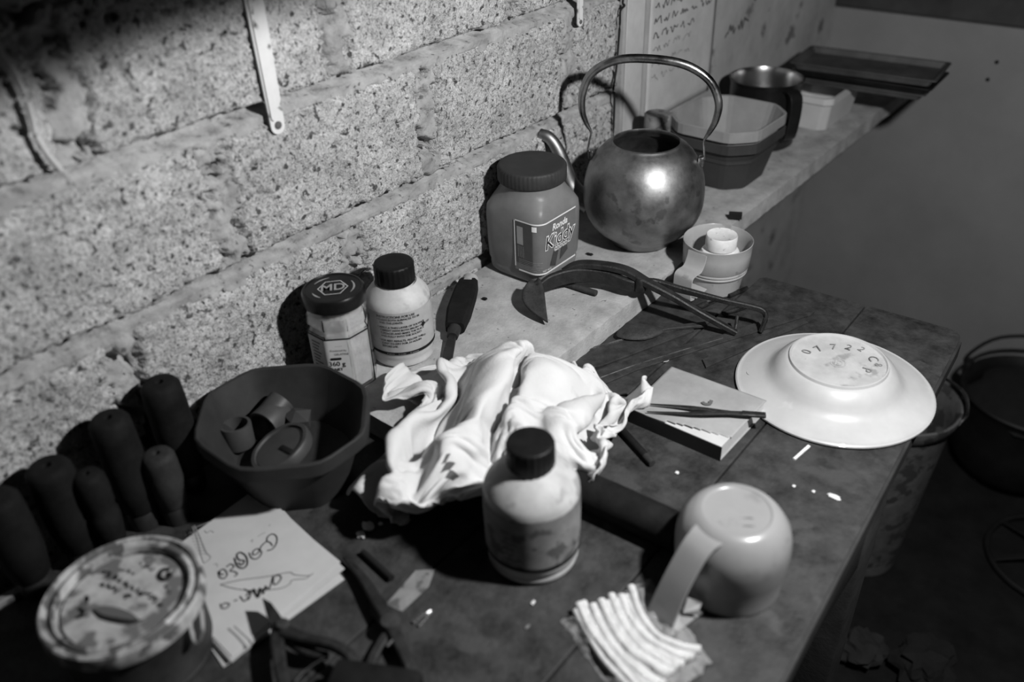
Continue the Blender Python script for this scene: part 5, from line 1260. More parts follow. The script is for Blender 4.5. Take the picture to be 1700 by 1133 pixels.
    [699, 425, 88, 33, 26, 6, 20, 35, 19, 9, 37, 20, 13, 12, -31, -2, 28, 28, -9, 25, 24, -5, 32, 24, -1, 38, 12, -3, 39, 2, -17, 34, -13, -2, 47, -7, -21, 39, -3, -30, 27, 1, -4, 46, 0, 3, 34, 17, 15, 0, -23, -5, -35, -8, -4, -33, -7, 2, -15, -19, -3, 34, 2, 26, 68, 10, -12, 18, 22, -19, 7, 29, -22, 5, 25, -25, -4, 21, -23, 1, 21, -20, 10, 19, -12, 20, 8, -9, 29, -4, 22, 26, -17, 33, 27, -42, 23, 6, -19, 14, 30, -4, 4, 12, 23, 14, 19, -7, 7, 20, 20, 23, 9, -8, 14, 17, 2, -4, 20, 6, 15, 0, -13, 18, 12, 0, -1, 16, 15, 21, 14, 7, 19, 3, -9, -5, 12, 13, 20, 4, -11, -11, 9, 13, 19, 7, -11, -9, 6, 11, -15, 1, 7, 11, 12, -5, 17, -6, -8, -10, 16, 1, 15, -4, -15, -6, 16, 1, 8, 5, -16, 3, 12, -15, 13, -15, -6, 4, 17, -8, -4, 13, 6, 8, 17, -5, 6, 12, -10, 11, 13, -53, 15, 13, -19, 21, 16, -21, 1, 16, -4, 8, 12, -23, 12, 7, 7, -2, 4, 28, 8, 10, -10],
    [696, 394, 92, 21, 40, 36, 24, 37, 13, 23, 31, 7, 17, 13, -34, -3, 29, 31, -2, 28, 25, 2, 33, 1, -5, 30, -5, -5, 36, 3, -10, 39, 1, -12, 40, -13, -28, 30, 1, -26, 33, -3, 5, 47, 10, -5, 36, 18, 18, 25, 0, 7, -29, -19, 0, -32, -12, 3, -15, -19, 1, 35, 2, 8, 36, 5, -16, 35, 62, -21, 5, 23, -22, -3, 21, -24, -4, 18, -22, 4, 18, -11, 25, 14, -11, 22, 8, -3, 26, -11, -6, 7, -36, 48, 43, -25, 12, 26, -12, 24, 8, -9, 11, 24, 3, 15, 23, 10, 0, 5, 25, 22, 20, -5, -8, 15, 3, 21, 9, -9, 16, 10, 2, 3, 17, 18, 23, 14, 7, 20, 1, -8, -3, 12, 15, 18, 5, -5, -9, 10, 9, 22, 5, -7, -6, 9, 8, -17, -1, 11, 13, 12, -11, -4, 13, 8, 17, -2, -12, -6, 13, -4, 4, 6, -16, 9, -4, -15, 5, 16, -8, 1, 17, -16, 11, -12, -13, 8, -1, -20, 7, 23, -48, 2, 13, 11, 9, 13, -7, 6, 20, -15, 21, 17, -11, 11, 17, -15, 8, 9, -31, -6, 4, 22, 13, 10, 10, 8, 9, -15, -3, 4, 24],
    [698, 366, 62, 23, 40, 42, 19, 37, 47, 24, 34, 12, 22, 19, -32, 4, 32, 28, 4, 30, -1, -7, 26, -15, -13, 24, -11, -10, 32, 4, 5, 39, 12, -21, 33, 2, -28, 30, -1, -10, 48, -9, 3, 45, 17, 0, 42, 19, -2, 30, 25, 21, -23, -20, 7, -31, -15, 7, -16, -20, 0, 36, 3, -9, 30, 20, -13, 37, 60, -24, -8, 17, -19, 6, 20, -20, 14, 16, -19, 19, -8, -6, 14, 20, -10, 22, -1, -16, -4, -15, -3, 18, -28, 41, 51, -41, 16, 23, 19, 11, 24, 3, 22, 11, 1, 15, 24, 4, 14, 17, 18, -9, 15, 8, 12, 14, 2, 22, 2, -9, 6, 21, 19, 25, 12, 8, 21, 0, -8, -3, 13, 16, 20, 7, 1, -7, 12, 12, 21, 3, -8, -8, 10, 8, 14, 12, 1, -14, 2, 11, 0, 13, -6, 13, -3, -12, 3, 15, -1, 3, 8, -15, 2, 4, -18, 5, 7, -17, 3, -7, -20, 3, 26, -8, 5, 6, -22, 17, -8, -59, -2, 11, -19, 4, 18, 5, 4, 15, -15, 13, 15, -11, 18, 22, -22, 11, 14, -7, 3, 7, 24, 9, 11, -20, 7, 8, 6, -1, 3, 27, 10, 10, -6],
    [687, 337, 67, 23, 39, 44, 28, 38, 40, 26, 35, 22, 25, 33, -6, 17, 29, -16, -8, 25, -23, -2, 27, -13, -3, 31, -2, -6, 35, 14, -15, 18, -11, -22, 29, 17, -20, 35, 2, 0, 51, 2, 2, 47, 19, -5, 39, 26, -14, 24, 29, 29, 4, -9, 5, -43, -19, 18, -3, -18, -2, 41, 8, -11, 24, 20, -19, 30, 58, -23, -8, 12, -13, 22, 17, -17, 28, 0, -15, 7, -16, -12, 22, 4, -19, 4, -9, -1, 24, -4, -5, -9, -25, 35, 59, -4, 17, 28, -4, 5, 15, 23, 13, 23, 7, 27, 14, 0, -9, 11, 19, 15, 12, -2, 18, 18, 1, 10, 17, 22, 24, -2, -8, 23, 15, 7, -6, 11, 16, 22, 9, 3, -6, 12, 13, 22, 3, -6, -3, 13, 11, 13, 8, -5, -8, 9, 15, 16, 8, -12, -13, 11, 7, 10, 1, -19, 7, -2, -16, 1, 14, -10, -2, -2, -24, 6, 21, -9, 3, 6, -50, 3, 5, -40, 6, 26, -4, 6, -7, -19, 8, 4, -28, 6, 22, 5, 6, 7, -32, 21, 21, 11, 13, 12, -31, -1, 12, 26, 9, 13, -20, 1, 5, 26, 9, 8, 7, 10, 8, -10, -16, 0, 26],
    [689, 313, 36, 23, 38, 37, 26, 35, 52, 25, 34, 47, 29, 35, -7, 15, 29, -40, -8, 30, -26, -9, 28, -13, -11, 32, 4, 14, 28, 4, -25, 11, 2, -14, 29, 0, -2, 44, 30, -1, 51, 9, 2, 50, 17, -15, 28, 32, -19, 18, 24, 24, 30, 17, 15, -33, -16, -1, 24, -24, 20, 6, 12, -12, 28, 15, -38, 6, 45, -5, 20, 22, -6, 36, 1, -17, 17, -17, -10, 29, -10, -18, -11, -16, -16, 9, -14, 15, 26, 6, -2, 30, 0, 10, 27, -19, 9, 16, 27, 19, 27, 0, 9, 15, 17, 19, 13, 14, 2, 17, -3, 16, 17, 14, 4, 18, 27, 28, 1, -7, 22, 10, 8, -5, 13, 16, 22, 10, 3, -4, 13, 14, 20, 2, -8, 3, 12, 14, 14, 7, -10, -5, 6, 16, 11, 12, -17, 2, 8, 17, 7, 14, -12, -1, 3, -18, 6, 7, -17, -6, -8, -28, 5, 20, -13, -6, -5, -37, 6, 9, -34, 8, 31, -12, 9, 13, -21, 1, 11, -13, 18, 0, -26, -2, 1, -29, 17, 22, 9, 15, 13, -27, 7, 17, 21, 2, 14, -24, 4, 6, 26, 6, 10, -16, 11, 7, 7, -13, 0, 31, 8, 8, 6],
    [722, 312, 54, -3, 17, 10, 13, 26, 49, 28, 35, 52, 32, 36, 4, 13, 31, -58, -11, 33, -32, -14, 30, -13, 0, 31, -7, 20, 23, 16, -23, 12, -7, -2, 35, 9, -2, 43, 49, -3, 48, 13, 1, 48, 19, -22, 22, 33, -26, 17, 29, 22, 34, 23, -4, -21, -31, 26, 3, -21, 12, 16, 19, -11, 32, 13, -32, 11, 44, 7, 35, 10, -7, 37, -12, -13, 26, -21, -14, 21, -20, -18, -3, -23, -8, 28, -17, -1, 28, 8, 3, 18, 12, 0, 5, 22, 20, 33, 3, 0, 11, 28, 19, 20, 12, -6, 16, 12, 15, 19, 7, 21, 16, 25, 28, 11, 15, 25, 3, -7, 0, 15, 17, 19, 10, 3, -2, 14, 17, 15, 1, -15, 6, 13, 18, 14, 0, -11, 1, 15, 13, 7, -4, -19, 0, 16, 13, 6, 6, -12, 6, 12, -7, 5, 10, -13, -9, -3, -28, 12, 19, -11, -7, -3, -39, 4, 24, -11, -3, 7, -31, 7, 2, -50, 9, 16, -20, 13, 14, 1, 2, -4, -35, 17, 21, 2, 14, 13, -24, 13, 21, 15, 2, 15, -27, 5, 8, 22, 2, 11, -15, 13, 7, 14, -11, 0, 29, 6, 9, -4, -8, 1, 31],
    [745, 302, 111, 1, 19, 9, 3, 18, 11, 7, 21, 20, 34, 35, 25, 13, 33, -68, -13, 35, -43, -13, 32, -23, 7, 32, -9, 23, 19, 21, -10, 26, -5, -2, 39, 30, -1, 38, 20, -3, 42, 39, -18, 33, 28, -17, 26, 37, -28, 17, 30, 24, 32, 23, 0, -18, -34, 22, 6, -21, -7, 19, 22, 1, 32, 14, 15, 33, 0, -19, 35, 30, -9, 33, -23, -16, 21, -26, -19, 10, -30, -7, 25, -22, -5, 26, 15, -6, 14, 20, 5, 25, 5, -3, 18, 12, -2, 14, 30, 23, 19, 17, -3, 19, 22, 13, 22, 4, 30, 15, 15, 14, 12, 32, 31, 8, -6, -2, 16, 22, 25, 8, 0, -3, 12, 15, 18, 5, -15, 12, 9, 0, -3, 8, 18, 8, 12, 2, 9, -4, -16, 0, 16, 8, 7, -4, -16, 2, 21, 6, -5, -7, -24, -3, 11, -16, 18, 20, -11, -9, -3, -36, 9, 25, -12, -7, -2, -45, 14, 26, -16, 2, -5, -49, 11, 16, -5, 4, 0, -35, 18, 22, 4, 13, 10, -31, 15, 21, 14, 0, 16, -26, 7, 12, 19, 5, 13, -18, 6, 7, 15, -11, 1, 26, 15, 10, -3, 0, 3, 21, -18, -4, 28],
    [779, 297, 132, 2, 17, 20, 5, 18, 15, 6, 20, 3, 5, 21, 3, 4, 25, -56, -14, 35, -56, -11, 35, -37, 11, 32, -13, 25, 24, 11, 7, 38, 23, -2, 38, 19, 0, 38, 38, -25, 21, 27, -10, 34, 47, -23, 21, 38, -24, 20, 34, 25, 31, 19, 1, -14, -33, 20, 15, -15, 5, 36, 5, -2, 15, 21, 14, 35, 6, -11, 56, 1, -15, 20, -33, -24, 2, -34, -17, 19, -24, 1, 35, 11, -5, 24, 19, -4, 24, 17, -7, 18, 17, 5, 25, 8, -7, 7, 27, 6, 28, 23, 24, 17, 5, 14, 22, 16, 20, 14, 36, 31, 13, 6, 2, 12, 22, 18, 13, 7, 18, 15, 9, 5, 0, -21, 2, 11, 12, 18, 13, 6, 6, -1, -19, 2, 12, 7, 1, 14, 8, 6, -5, -17, 0, 18, 4, -3, -5, -20, 6, 19, 0, 5, 3, -25, -10, -2, -29, 14, 25, -11, -8, -1, -40, 8, 26, -15, 2, -3, -47, 21, 20, -28, 1, -2, -34, 18, 21, 1, 9, 8, -31, 19, 20, 8, 2, 15, -27, 7, 16, 18, -1, 16, -17, -1, 2, 29, 1, 8, 12, 12, 9, -5, -12, 1, 32, 12, 7, 11, -13, 0, 23],
    [796, 311, 94, 15, 6, 34, -6, 18, -27, 10, 21, -1, -19, 8, -17, -8, 19, -14, -4, 21, -11, -7, 33, -41, 17, 35, -11, 19, 33, 25, 14, 38, 23, 9, 36, 12, -23, 22, 23, -8, 32, 44, -19, 25, 43, -26, 20, 43, -17, 24, 42, 24, 30, 17, 1, -8, -30, 18, 18, -13, 6, 34, 8, 22, 25, 6, -10, 28, -26, -2, 55, 8, -23, 7, -42, -25, 11, -26, -2, 35, -2, -6, 31, 20, -8, 23, 22, -4, 25, 18, -4, 23, 18, -3, 24, 13, 6, 29, 10, 0, 10, 32, 9, 23, 17, 34, 23, 27, 36, 18, 7, 11, 8, 31, 17, 21, 7, 14, 9, -22, 19, 8, 17, 2, 11, -12, -1, 4, 20, 15, 9, -12, 2, 11, 7, -1, -6, -19, 5, 18, 10, 1, 15, 1, -2, -6, -24, 5, 18, 4, -7, -9, -22, -7, 2, -23, 20, 23, -13, -4, 4, -36, 9, 28, -16, -9, -6, -37, 22, 19, -35, 5, 2, -51, 19, 19, -1, 5, 7, -31, 23, 20, 7, 0, 12, -30, 15, 20, 12, -3, 18, -16, 2, 6, 26, 1, 14, -1, 0, -1, 34, -8, 5, 11, 11, 7, -1, -10, -1, 33, 7, 6, 15],
    [821, 299, 84, -9, 19, -19, 15, 19, -6, -14, 16, -22, 2, 23, -4, -13, 8, -26, -3, 23, -1, 3, 21, 10, 1, 19, -10, 18, 40, 0, 20, 32, 30, 1, 37, 45, -27, 14, 20, -8, 30, 40, -17, 26, 44, -27, 17, 38, -12, 27, 46, 18, 31, 20, 7, 0, -26, 11, 33, -3, 26, 17, -5, 8, 13, -30, -27, 16, -18, 0, 50, -9, -9, 22, -27, -18, 32, -19, 0, 37, 16, -7, 29, 23, -3, 33, 19, -3, 30, 18, -3, 26, 18, -4, 25, 16, -11, 15, 16, 17, 31, 20, 20, 15, 33, 37, 25, 11, 21, 15, 29, 22, 23, -5, 18, 11, 20, 10, 6, -22, 9, 14, -6, 4, -4, 19, -2, 5, 11, 4, 14, 2, 10, 12, -6, 1, 7, -13, -12, 0, -19, 15, 14, 14, -1, 13, -6, -3, -4, -21, 1, 14, -10, -4, -7, -27, 6, 14, -30, 7, 25, -9, -12, -7, -40, 14, 18, -36, 15, 6, -62, 21, 20, 5, 6, 1, -35, 15, 16, -23, 19, 21, 4, 1, 20, -21, -3, 21, -1, 9, 15, 4, -4, 7, 11, -1, -1, 36, 5, 10, -7, -2, 3, 22, -4, 0, 31, 5, 7, 5, 2, 0, 35],
    [837, 311, 48, -15, 8, -28, 2, 27, -11, 14, 20, 9, -11, 14, -12, 2, 16, 11, -1, 21, 14, 10, 20, -20, 6, 22, -5, -11, 12, 18, -1, 23, 13, 15, 33, 46, -29, 13, 38, -9, 29, 47, -16, 25, 37, -26, 16, 29, -7, 29, 42, 9, 32, 21, 16, 10, -19, 18, 27, -6, 21, 1, -26, -24, 17, -27, -19, 11, -33, 8, 56, -9, -2, 31, -22, 2, 45, -3, -5, 36, 22, -8, 33, 24, -4, 33, 22, -3, 31, 21, -5, 27, 20, -10, 20, 20, 1, 27, 12, 10, 25, 22, 45, 33, 23, 22, 18, 28, 31, 23, -9, 22, 18, 8, 20, 7, 23, 2, 5, -14, -9, 7, -11, 17, 4, 11, -4, 10, 8, -11, 4, -10, 18, 9, 9, -11, 3, -15, 7, 13, -7, -8, 9, -11, 16, 11, 3, 2, 12, -18, -12, -11, -22, 13, 23, -8, 4, 18, -26, -10, -11, -38, 0, 5, -42, 10, 12, -55, 27, 18, -36, 18, 23, 8, 7, 17, -15, 19, 3, -26, 9, 19, -17, -2, 24, 17, 4, 15, -19, -6, 3, 26, -1, 9, 11, 5, 10, -5, 3, 1, 30, -3, 4, 20, 1, 6, 0, 6, 3, 31, -4, 8, 12],
    [844, 335, 28, 1, -7, -22, 1, 25, 0, 1, 28, 0, 4, 7, 8, 3, 30, 3, 2, 11, 41, 14, 20, -22, -16, 9, 32, 4, 23, 24, -5, 25, 36, -21, -6, 3, -1, 23, 25, -12, 20, 51, -21, 20, 29, -25, 15, 17, -5, 30, 27, 6, 32, 19, 19, 26, 0, 24, 10, -19, -16, 2, -36, -12, 4, -40, 12, 17, -31, 2, 10, -39, 5, 105, 17, -3, 40, 14, -7, 33, 20, -6, 36, 22, -3, 37, 23, -6, 29, 25, -9, 25, 24, -1, 30, 16, 4, 30, 8, 12, 25, 33, 40, 34, 26, 36, 28, -1, 25, 23, 26, 18, 1, -14, 26, 15, -4, -2, 14, 3, -16, -4, -11, -9, 7, -2, 18, 7, 3, -18, 6, -9, 21, 8, 10, -9, 5, -11, -18, -2, -2, 16, 14, -7, -12, 7, -11, 16, 5, -17, 9, 16, -24, -7, 11, -26, 17, 16, -22, -6, 20, -22, 7, 7, -46, 23, -5, -60, 17, 19, -6, 5, 14, -24, 16, 17, 16, 6, 23, -11, 15, 10, -20, -1, 17, -12, 1, 12, 17, -7, 9, -13, 2, 5, 21, -4, 0, 23, 92, 27, -75, -16, 2, 8, -10, 4, -15, -22, 4, 6, -18, 6, 9],
    [863, 323, 10, -3, 25, 0, 10, 17, -4, -1, 19, 1, 6, 27, 10, -1, 5, 44, 13, 27, 13, -21, -1, 32, 3, 22, 38, -18, 18, 37, -23, 1, 23, -11, 21, 37, -26, 0, -1, -9, 20, 17, 13, 8, 19, -19, 15, -5, 0, 30, 15, 5, 32, 16, 20, 26, 4, 17, 0, -41, -20, -3, -47, 19, 19, -34, 5, 11, -38, -2, 8, -20, 7, 130, 35, -3, 40, 17, -10, 32, 22, -4, 38, 18, -5, 36, 24, -10, 27, 28, -3, 32, 23, 5, 38, 7, -1, 24, 32, 21, 33, 5, 48, 43, 24, 26, 25, 29, 32, 15, -2, 17, 12, -5, -37, -31, -24, 7, 11, -15, -21, -12, 5, 7, 12, -12, 7, 10, -9, 14, 9, -10, -11, 10, -8, -11, 8, -14, 15, 13, -11, -14, 8, -14, 10, 16, -21, -4, 13, -26, 6, 17, -30, 13, 16, -27, 16, 18, -30, 31, 7, 0, 37, 19, -13, 22, 27, -30, 27, 17, -33, 26, 30, 5, 13, 24, 2, 12, 12, 8, 15, 11, -7, 10, 5, -21, 1, 7, 6, -11, 0, 19, 6, 5, -19, -9, 3, -10, -12, 5, 7, 0, 10, -20, -27, 0, 10, -9, 11, -9, -22, 8, 8],
    [866, 334, 6, 16, 13, 0, -4, 22, 14, 15, 24, -2, -7, 11, 42, 12, 22, 30, -19, 1, 41, -2, 22, 39, -27, -7, 16, -13, 17, 46, -14, 18, 34, -27, -5, -1, -14, 13, 19, -8, 17, 8, 6, 18, 13, 5, 20, -1, 4, 20, 3, 3, 22, 1, 26, 20, -4, -5, -10, -52, 3, 4, -60, 20, 20, -39, -7, 4, -46, 18, 26, -10, -36, 135, 79, 4, 43, 20, 16, 31, 20, -6, 38, 20, -16, 29, 23, 3, 36, 24, 5, 45, 14, 7, 41, 45, 14, 39, 19, 11, 29, 13, 42, 34, 17, 35, 24, 5, -16, -17, -32, 9, 10, -16, -14, -16, 0, 8, 10, -12, -20, -9, 1, 8, 12, -11, -5, 10, -13, 12, 11, -15, -18, 7, -3, 17, 14, -16, -9, 11, -21, 15, 19, -18, -9, 10, -31, 16, 17, -22, 18, 22, -22, 1, 9, -36, 22, 17, -19, 29, 19, -15, 36, 22, -11, 26, 24, 15, 24, 9, -26, 23, 23, 3, 13, 22, -2, 16, 17, 7, 12, 11, -15, -3, 10, 2, 11, 8, -4, -5, 5, 5, -26, 0, 5, 12, 6, -18, -7, 9, -12, -29, 1, 8, -9, 10, -5, -25, 1, 3, -1, 20, -4],
    [886, 341, 6, 4, 26, 0, 6, 1, 20, -1, 17, 35, 13, 25, 27, -16, -1, 46, 2, 22, 43, -25, -9, 11, -7, 16, 44, -19, 6, 34, -24, 4, 9, -12, 13, 18, -2, 16, 12, 5, 21, 6, 12, 21, -1, 11, 20, -9, 13, 17, -19, 6, 15, -23, -11, -11, -27, 4, 15, -25, -13, -10, -25, 9, 13, -58, 8, 16, -45, 20, 41, 1, -68, 119, 106, 14, 40, 23, 11, 34, 25, 6, 40, 22, 4, 49, 7, 0, 29, 28, 8, 57, 42, 13, 49, 35, 16, 39, 24, 20, 31, 6, -2, 1, -28, 30, 21, -2, 7, 6, -16, -23, -21, -3, 14, 15, -14, -15, -9, 2, 3, 10, -16, -14, -1, -8, 16, 14, -13, -15, 7, -17, 17, 22, -8, -9, 5, -30, 15, 20, -18, -6, 14, -32, 19, 23, -17, -2, 9, -39, 17, 17, -13, 17, 18, 1, 17, 16, 3, 26, 8, -20, 29, 18, -13, 25, 25, 7, 27, 20, -13, -5, 32, -5, 17, 25, 9, 14, 15, -1, 28, -1, -8, 10, 12, -5, -17, 4, 0, -8, 6, 12, 7, 8, -16, -22, 1, -10, 6, 10, -2, -18, 7, -3, -28, -2, -1, 0, 16, -3, -24, 8, 5],
    [903, 356, 6, 2, 0, 2, 12, 27, 16, -1, 13, 48, -10, -7, 53, 3, 20, 45, -27, -3, 4, 1, 11, 49, -19, -3, 28, -16, 4, 25, -5, 18, 18, -1, 22, 5, 5, 20, 2, 6, 22, -11, 5, 13, -26, -9, 2, -35, 2, 17, -31, 22, 0, -24, -1, 12, -31, -10, -19, -33, 0, 14, -25, 7, 18, -13, 4, 21, -8, -7, 27, 30, 18, 51, -2, 7, 58, 20, 0, 52, 36, -6, 52, 45, -21, 44, 68, -8, 54, 37, 11, 56, 30, 12, 52, 31, 14, 42, 27, 11, 34, -11, 16, 21, -2, 14, 17, -17, -9, -10, -15, -13, -22, 5, -4, 11, -12, 16, 12, -10, -22, -5, -4, 9, 14, -16, -8, 4, -27, 15, 24, -8, 6, 17, -26, -1, 17, -29, -9, 6, -34, 14, 20, -29, 13, 19, -2, 1, 18, 19, 20, 9, -14, 10, 19, 5, 2, 20, 0, 29, 9, -20, 34, 10, -19, 33, 23, -4, 1, 35, -9, 28, 17, -6, 17, 22, -3, 13, 16, 10, -4, 15, -14, 18, 4, 9, 0, 9, -2, 1, 6, -11, -26, 2, 3, 0, 7, -9, -24, 0, -13, -15, 6, 3, 2, 14, -2, -26, 2, 2, 5, 22, -3],
    [916, 346, 6, 10, 20, 4, -7, 1, 48, 13, 17, 44, -7, 4, 60, -28, 0, 2, 1, 18, 44, -14, -16, 28, -8, 6, 34, -2, 17, 18, 0, 24, -1, 3, 22, -1, -1, 19, -19, -11, 0, -27, 1, 20, -36, 11, 16, -23, -6, -16, -37, 1, 7, -39, 14, 9, -29, 5, 22, -4, 7, 28, 10, 2, 31, 19, -8, 20, 28, 16, 25, -10, -9, 25, 21, 11, 34, 2, -12, 32, 28, -11, 51, 52, -7, 57, 56, 7, 69, 39, 12, 63, 35, 13, 54, 26, 13, 48, 6, 12, 32, -5, 8, 15, -15, -5, 0, -28, -11, -30, -3, -14, -4, -3, -8, 12, -13, 18, 9, 0, -3, 15, -12, -7, 0, -26, 13, 26, -18, 1, 15, -31, -11, 11, -31, 12, 17, -32, 2, 20, -9, 19, 19, 19, 11, 20, 8, 3, 18, 12, -16, 9, -6, 21, 10, 5, -1, 21, -6, 32, 10, -23, 26, 24, -32, 39, 12, 2, 19, 29, -19, -1, 32, -15, 19, 15, 8, 11, 15, 9, 12, 12, -6, -5, 8, -20, 9, 4, 18, -1, 7, 0, -6, 6, -3, -22, 1, -15, 6, 8, -10, -16, 8, -1, -26, -1, 1, 7, 19, -5, -15, 15, 14],
    [935, 344, 6, -12, 9, 33, 16, 11, 44, -3, 5, 60, -27, -1, 14, -12, 11, 47, 17, 16, 28, -13, -17, 24, -3, 15, 25, 1, 23, 3, 0, 22, -14, -14, 3, -19, -4, 15, -27, 2, 21, -26, 10, 23, -4, -4, -14, -43, 6, 12, -31, 5, 22, -12, -5, 27, 18, 17, 18, 2, 15, 23, 0, -9, 26, 34, 16, 29, 2, -8, 29, 27, 10, 39, 12, -9, 29, 34, 2, 43, 17, -12, 18, 38, -4, 38, 24, 5, 53, 14, 12, 69, 34, 14, 63, 16, 10, 47, -2, 1, 24, -14, -11, -3, -19, 4, 4, -35, -13, -27, -2, -10, 13, -7, -15, -4, -5, 11, 19, -2, 17, 17, -9, 0, 16, -31, 4, 19, -35, -14, 4, -32, 8, 22, -23, 13, 20, 12, -4, 16, 27, 16, 21, 19, -14, 12, 5, 10, 17, 12, -19, 5, -13, 20, 19, 1, 10, 24, -8, 34, 18, -25, 28, 0, -42, 27, 33, -1, 23, 26, -14, 12, 25, -13, -7, 26, -12, 14, 11, -2, 9, 11, -5, 10, 4, 16, -8, 7, -8, 8, 4, 19, -17, 4, -16, 12, 9, -7, -13, 5, -7, -28, -1, -6, 7, 14, -4, -16, 9, 11, 12, 21, 2],
    [943, 337, 31, -17, -2, 43, 21, 11, 38, -16, 3, 57, -24, 1, 25, -1, 15, 42, 21, 14, -5, -7, -3, 38, 0, 22, 11, -12, 8, -23, -4, 20, -23, -2, 22, -11, -1, 25, 11, 6, 0, -37, 2, 16, -34, -6, 25, 14, 13, 9, -29, -12, 25, 16, 22, 13, -2, 15, 22, 7, -4, 30, 27, 17, 32, 7, -4, 31, 28, 13, 40, 12, -6, 28, 38, 9, 46, 14, -8, 15, 39, 1, 47, 17, 6, 49, 9, 5, 45, 10, 4, 41, 3, 2, 35, 0, -1, 30, -5, -1, 26, -20, -6, 9, -29, -16, -36, -22, -2, 15, -15, -8, 17, -8, -15, -17, -1, 5, 22, -14, 15, 21, -15, -10, 9, -35, 12, 22, -37, -2, 20, 6, 5, 23, 22, -10, 10, 22, 15, 17, 23, -21, 11, 8, 15, 15, 15, -10, 15, 2, -11, 14, -10, 19, 22, -5, 22, 24, -9, 33, 3, -36, 33, 13, -38, 7, 39, -8, 20, 20, -35, 11, 28, -8, 4, 23, 7, 6, 14, -12, 19, 5, 9, -5, 8, -4, 8, 4, 20, -12, 6, -7, 19, 6, 2, -15, 6, -8, -19, 0, -19, 9, 12, -6, -15, 6, 14, 6, 15, -26, 10, 16, 23],
    [953, 335, 69, -21, -13, 38, 14, 12, 52, -27, -3, 21, -11, 7, 49, 12, 15, 31, 19, 13, -13, 0, 12, 31, -9, 16, -21, -6, 15, -27, 1, 25, 10, -4, 17, -30, 1, 26, 17, -5, 25, -16, 14, 5, -24, -2, 26, -7, -14, 15, 27, 6, 30, 4, 26, -2, 6, 4, 38, 13, 18, 27, 6, -3, 33, 29, 21, 32, 7, -3, 31, 32, 10, 44, 10, -6, 17, 33, 1, 45, 12, 3, 46, 6, 7, 42, 0, 1, 37, -5, 2, 31, -6, -6, 23, -14, -8, 15, -18, -16, 3, -21, 5, 11, -32, -18, -24, -21, -11, 17, -1, 17, 23, 10, -11, 6, -15, -1, 12, -28, 2, 21, -24, 2, 19, -9, 11, 21, 20, -6, 18, 24, -20, 10, 17, 7, 16, 26, -19, 11, 6, 17, 19, 18, -18, 5, 1, -4, 18, 4, 7, 22, -9, 26, 16, -13, 24, 21, -20, 19, 29, -35, 40, 1, -29, 20, 33, -19, -3, 30, -25, 12, 26, -11, 24, 10, 3, 4, 15, -2, -13, 9, -3, 11, 7, 14, -10, 6, 0, 21, 4, 10, -10, 8, -8, -18, 1, -12, 0, 10, -10, 15, 9, -7, -7, 14, 2, 10, 4, -29, -3, 25, -1],
    [948, 313, 73, 4, -1, 62, -6, 7, 59, -25, -1, 27, -1, 14, 40, 18, 14, -13, 13, 14, 23, 4, 22, -10, -6, 21, -10, -7, 8, -37, -7, 25, -8, 4, 27, 15, -5, 19, -32, 7, 21, 35, -4, 27, 8, 11, 24, -11, -17, 5, 31, 9, 33, 3, 17, 22, 6, 24, 24, 2, -5, 25, 29, 26, 27, 4, 0, 36, 21, 13, 39, 3, -4, 19, 27, -2, 41, 10, -1, 40, -6, -9, 36, -9, 15, 30, 3, -2, 32, -11, -19, 11, -9, -6, 18, -20, -4, 17, -30, 8, 15, -26, -15, -16, -10, 4, 12, -28, -2, 23, -9, 4, 36, 8, 0, 31, 14, -11, 7, 24, 11, 20, -21, -19, -7, 20, -12, 9, 11, -12, 15, 14, -11, 13, 19, -3, 21, 10, 22, 19, 6, -19, 7, 12, -2, 16, 3, 13, 20, -8, 0, 25, -3, 20, 21, -22, 28, 23, -19, 27, 1, -37, 36, 21, -26, -3, 35, -21, 30, 10, -29, 10, 26, -10, -10, 21, 3, 16, 11, 8, -6, 10, 2, -13, 8, -3, 13, 4, 20, 10, 7, 5, -19, 3, -14, 2, 10, -13, 16, 6, -14, -1, 14, 2, 7, 4, -34, 7, 20, -3, -4, 10, -27],
    [944, 295, 104, -13, 10, 54, 7, -3, 58, -13, 4, 36, 13, 18, 21, 19, 20, 3, 1, 8, -36, -1, 22, -15, -1, 26, -7, 0, 20, 23, -4, 25, -16, 1, 18, -40, 2, 33, -3, -2, 33, 21, 12, 7, 40, -8, 17, 24, 4, 29, 7, -1, 27, 23, 25, 9, -6, 13, 26, 14, -3, 35, 18, 15, 35, 8, 16, 23, -13, 3, 26, 21, -1, 37, 12, -9, 31, -12, -15, 27, -10, 15, 31, -2, 2, 35, -14, -23, 16, -11, 8, 24, -17, 6, 24, -19, -7, 13, -23, -15, -11, -18, -1, 4, -26, 6, 30, 0, -3, 18, 26, 9, 32, -3, -4, 28, 32, 2, 32, 36, -23, 18, 19, -14, 23, 21, 3, 27, -5, -18, -10, 19, 7, 18, -14, -13, -6, 19, -6, 11, -3, 2, 16, 3, -1, 13, -6, 6, 19, -7, 15, 21, -22, 21, 26, -13, 28, 3, -30, 14, 25, -28, 36, 12, -21, 11, 22, -31, -3, 24, -27, 22, 14, 4, 3, 20, -1, -16, 9, 3, 1, 13, 10, -6, 7, 9, 2, 9, 13, 11, 8, -14, 19, 4, -17, -4, 7, 6, 8, 12, -16, 4, 1, -35, 10, 16, -10, -7, 5, -29, 9, 22, 0],
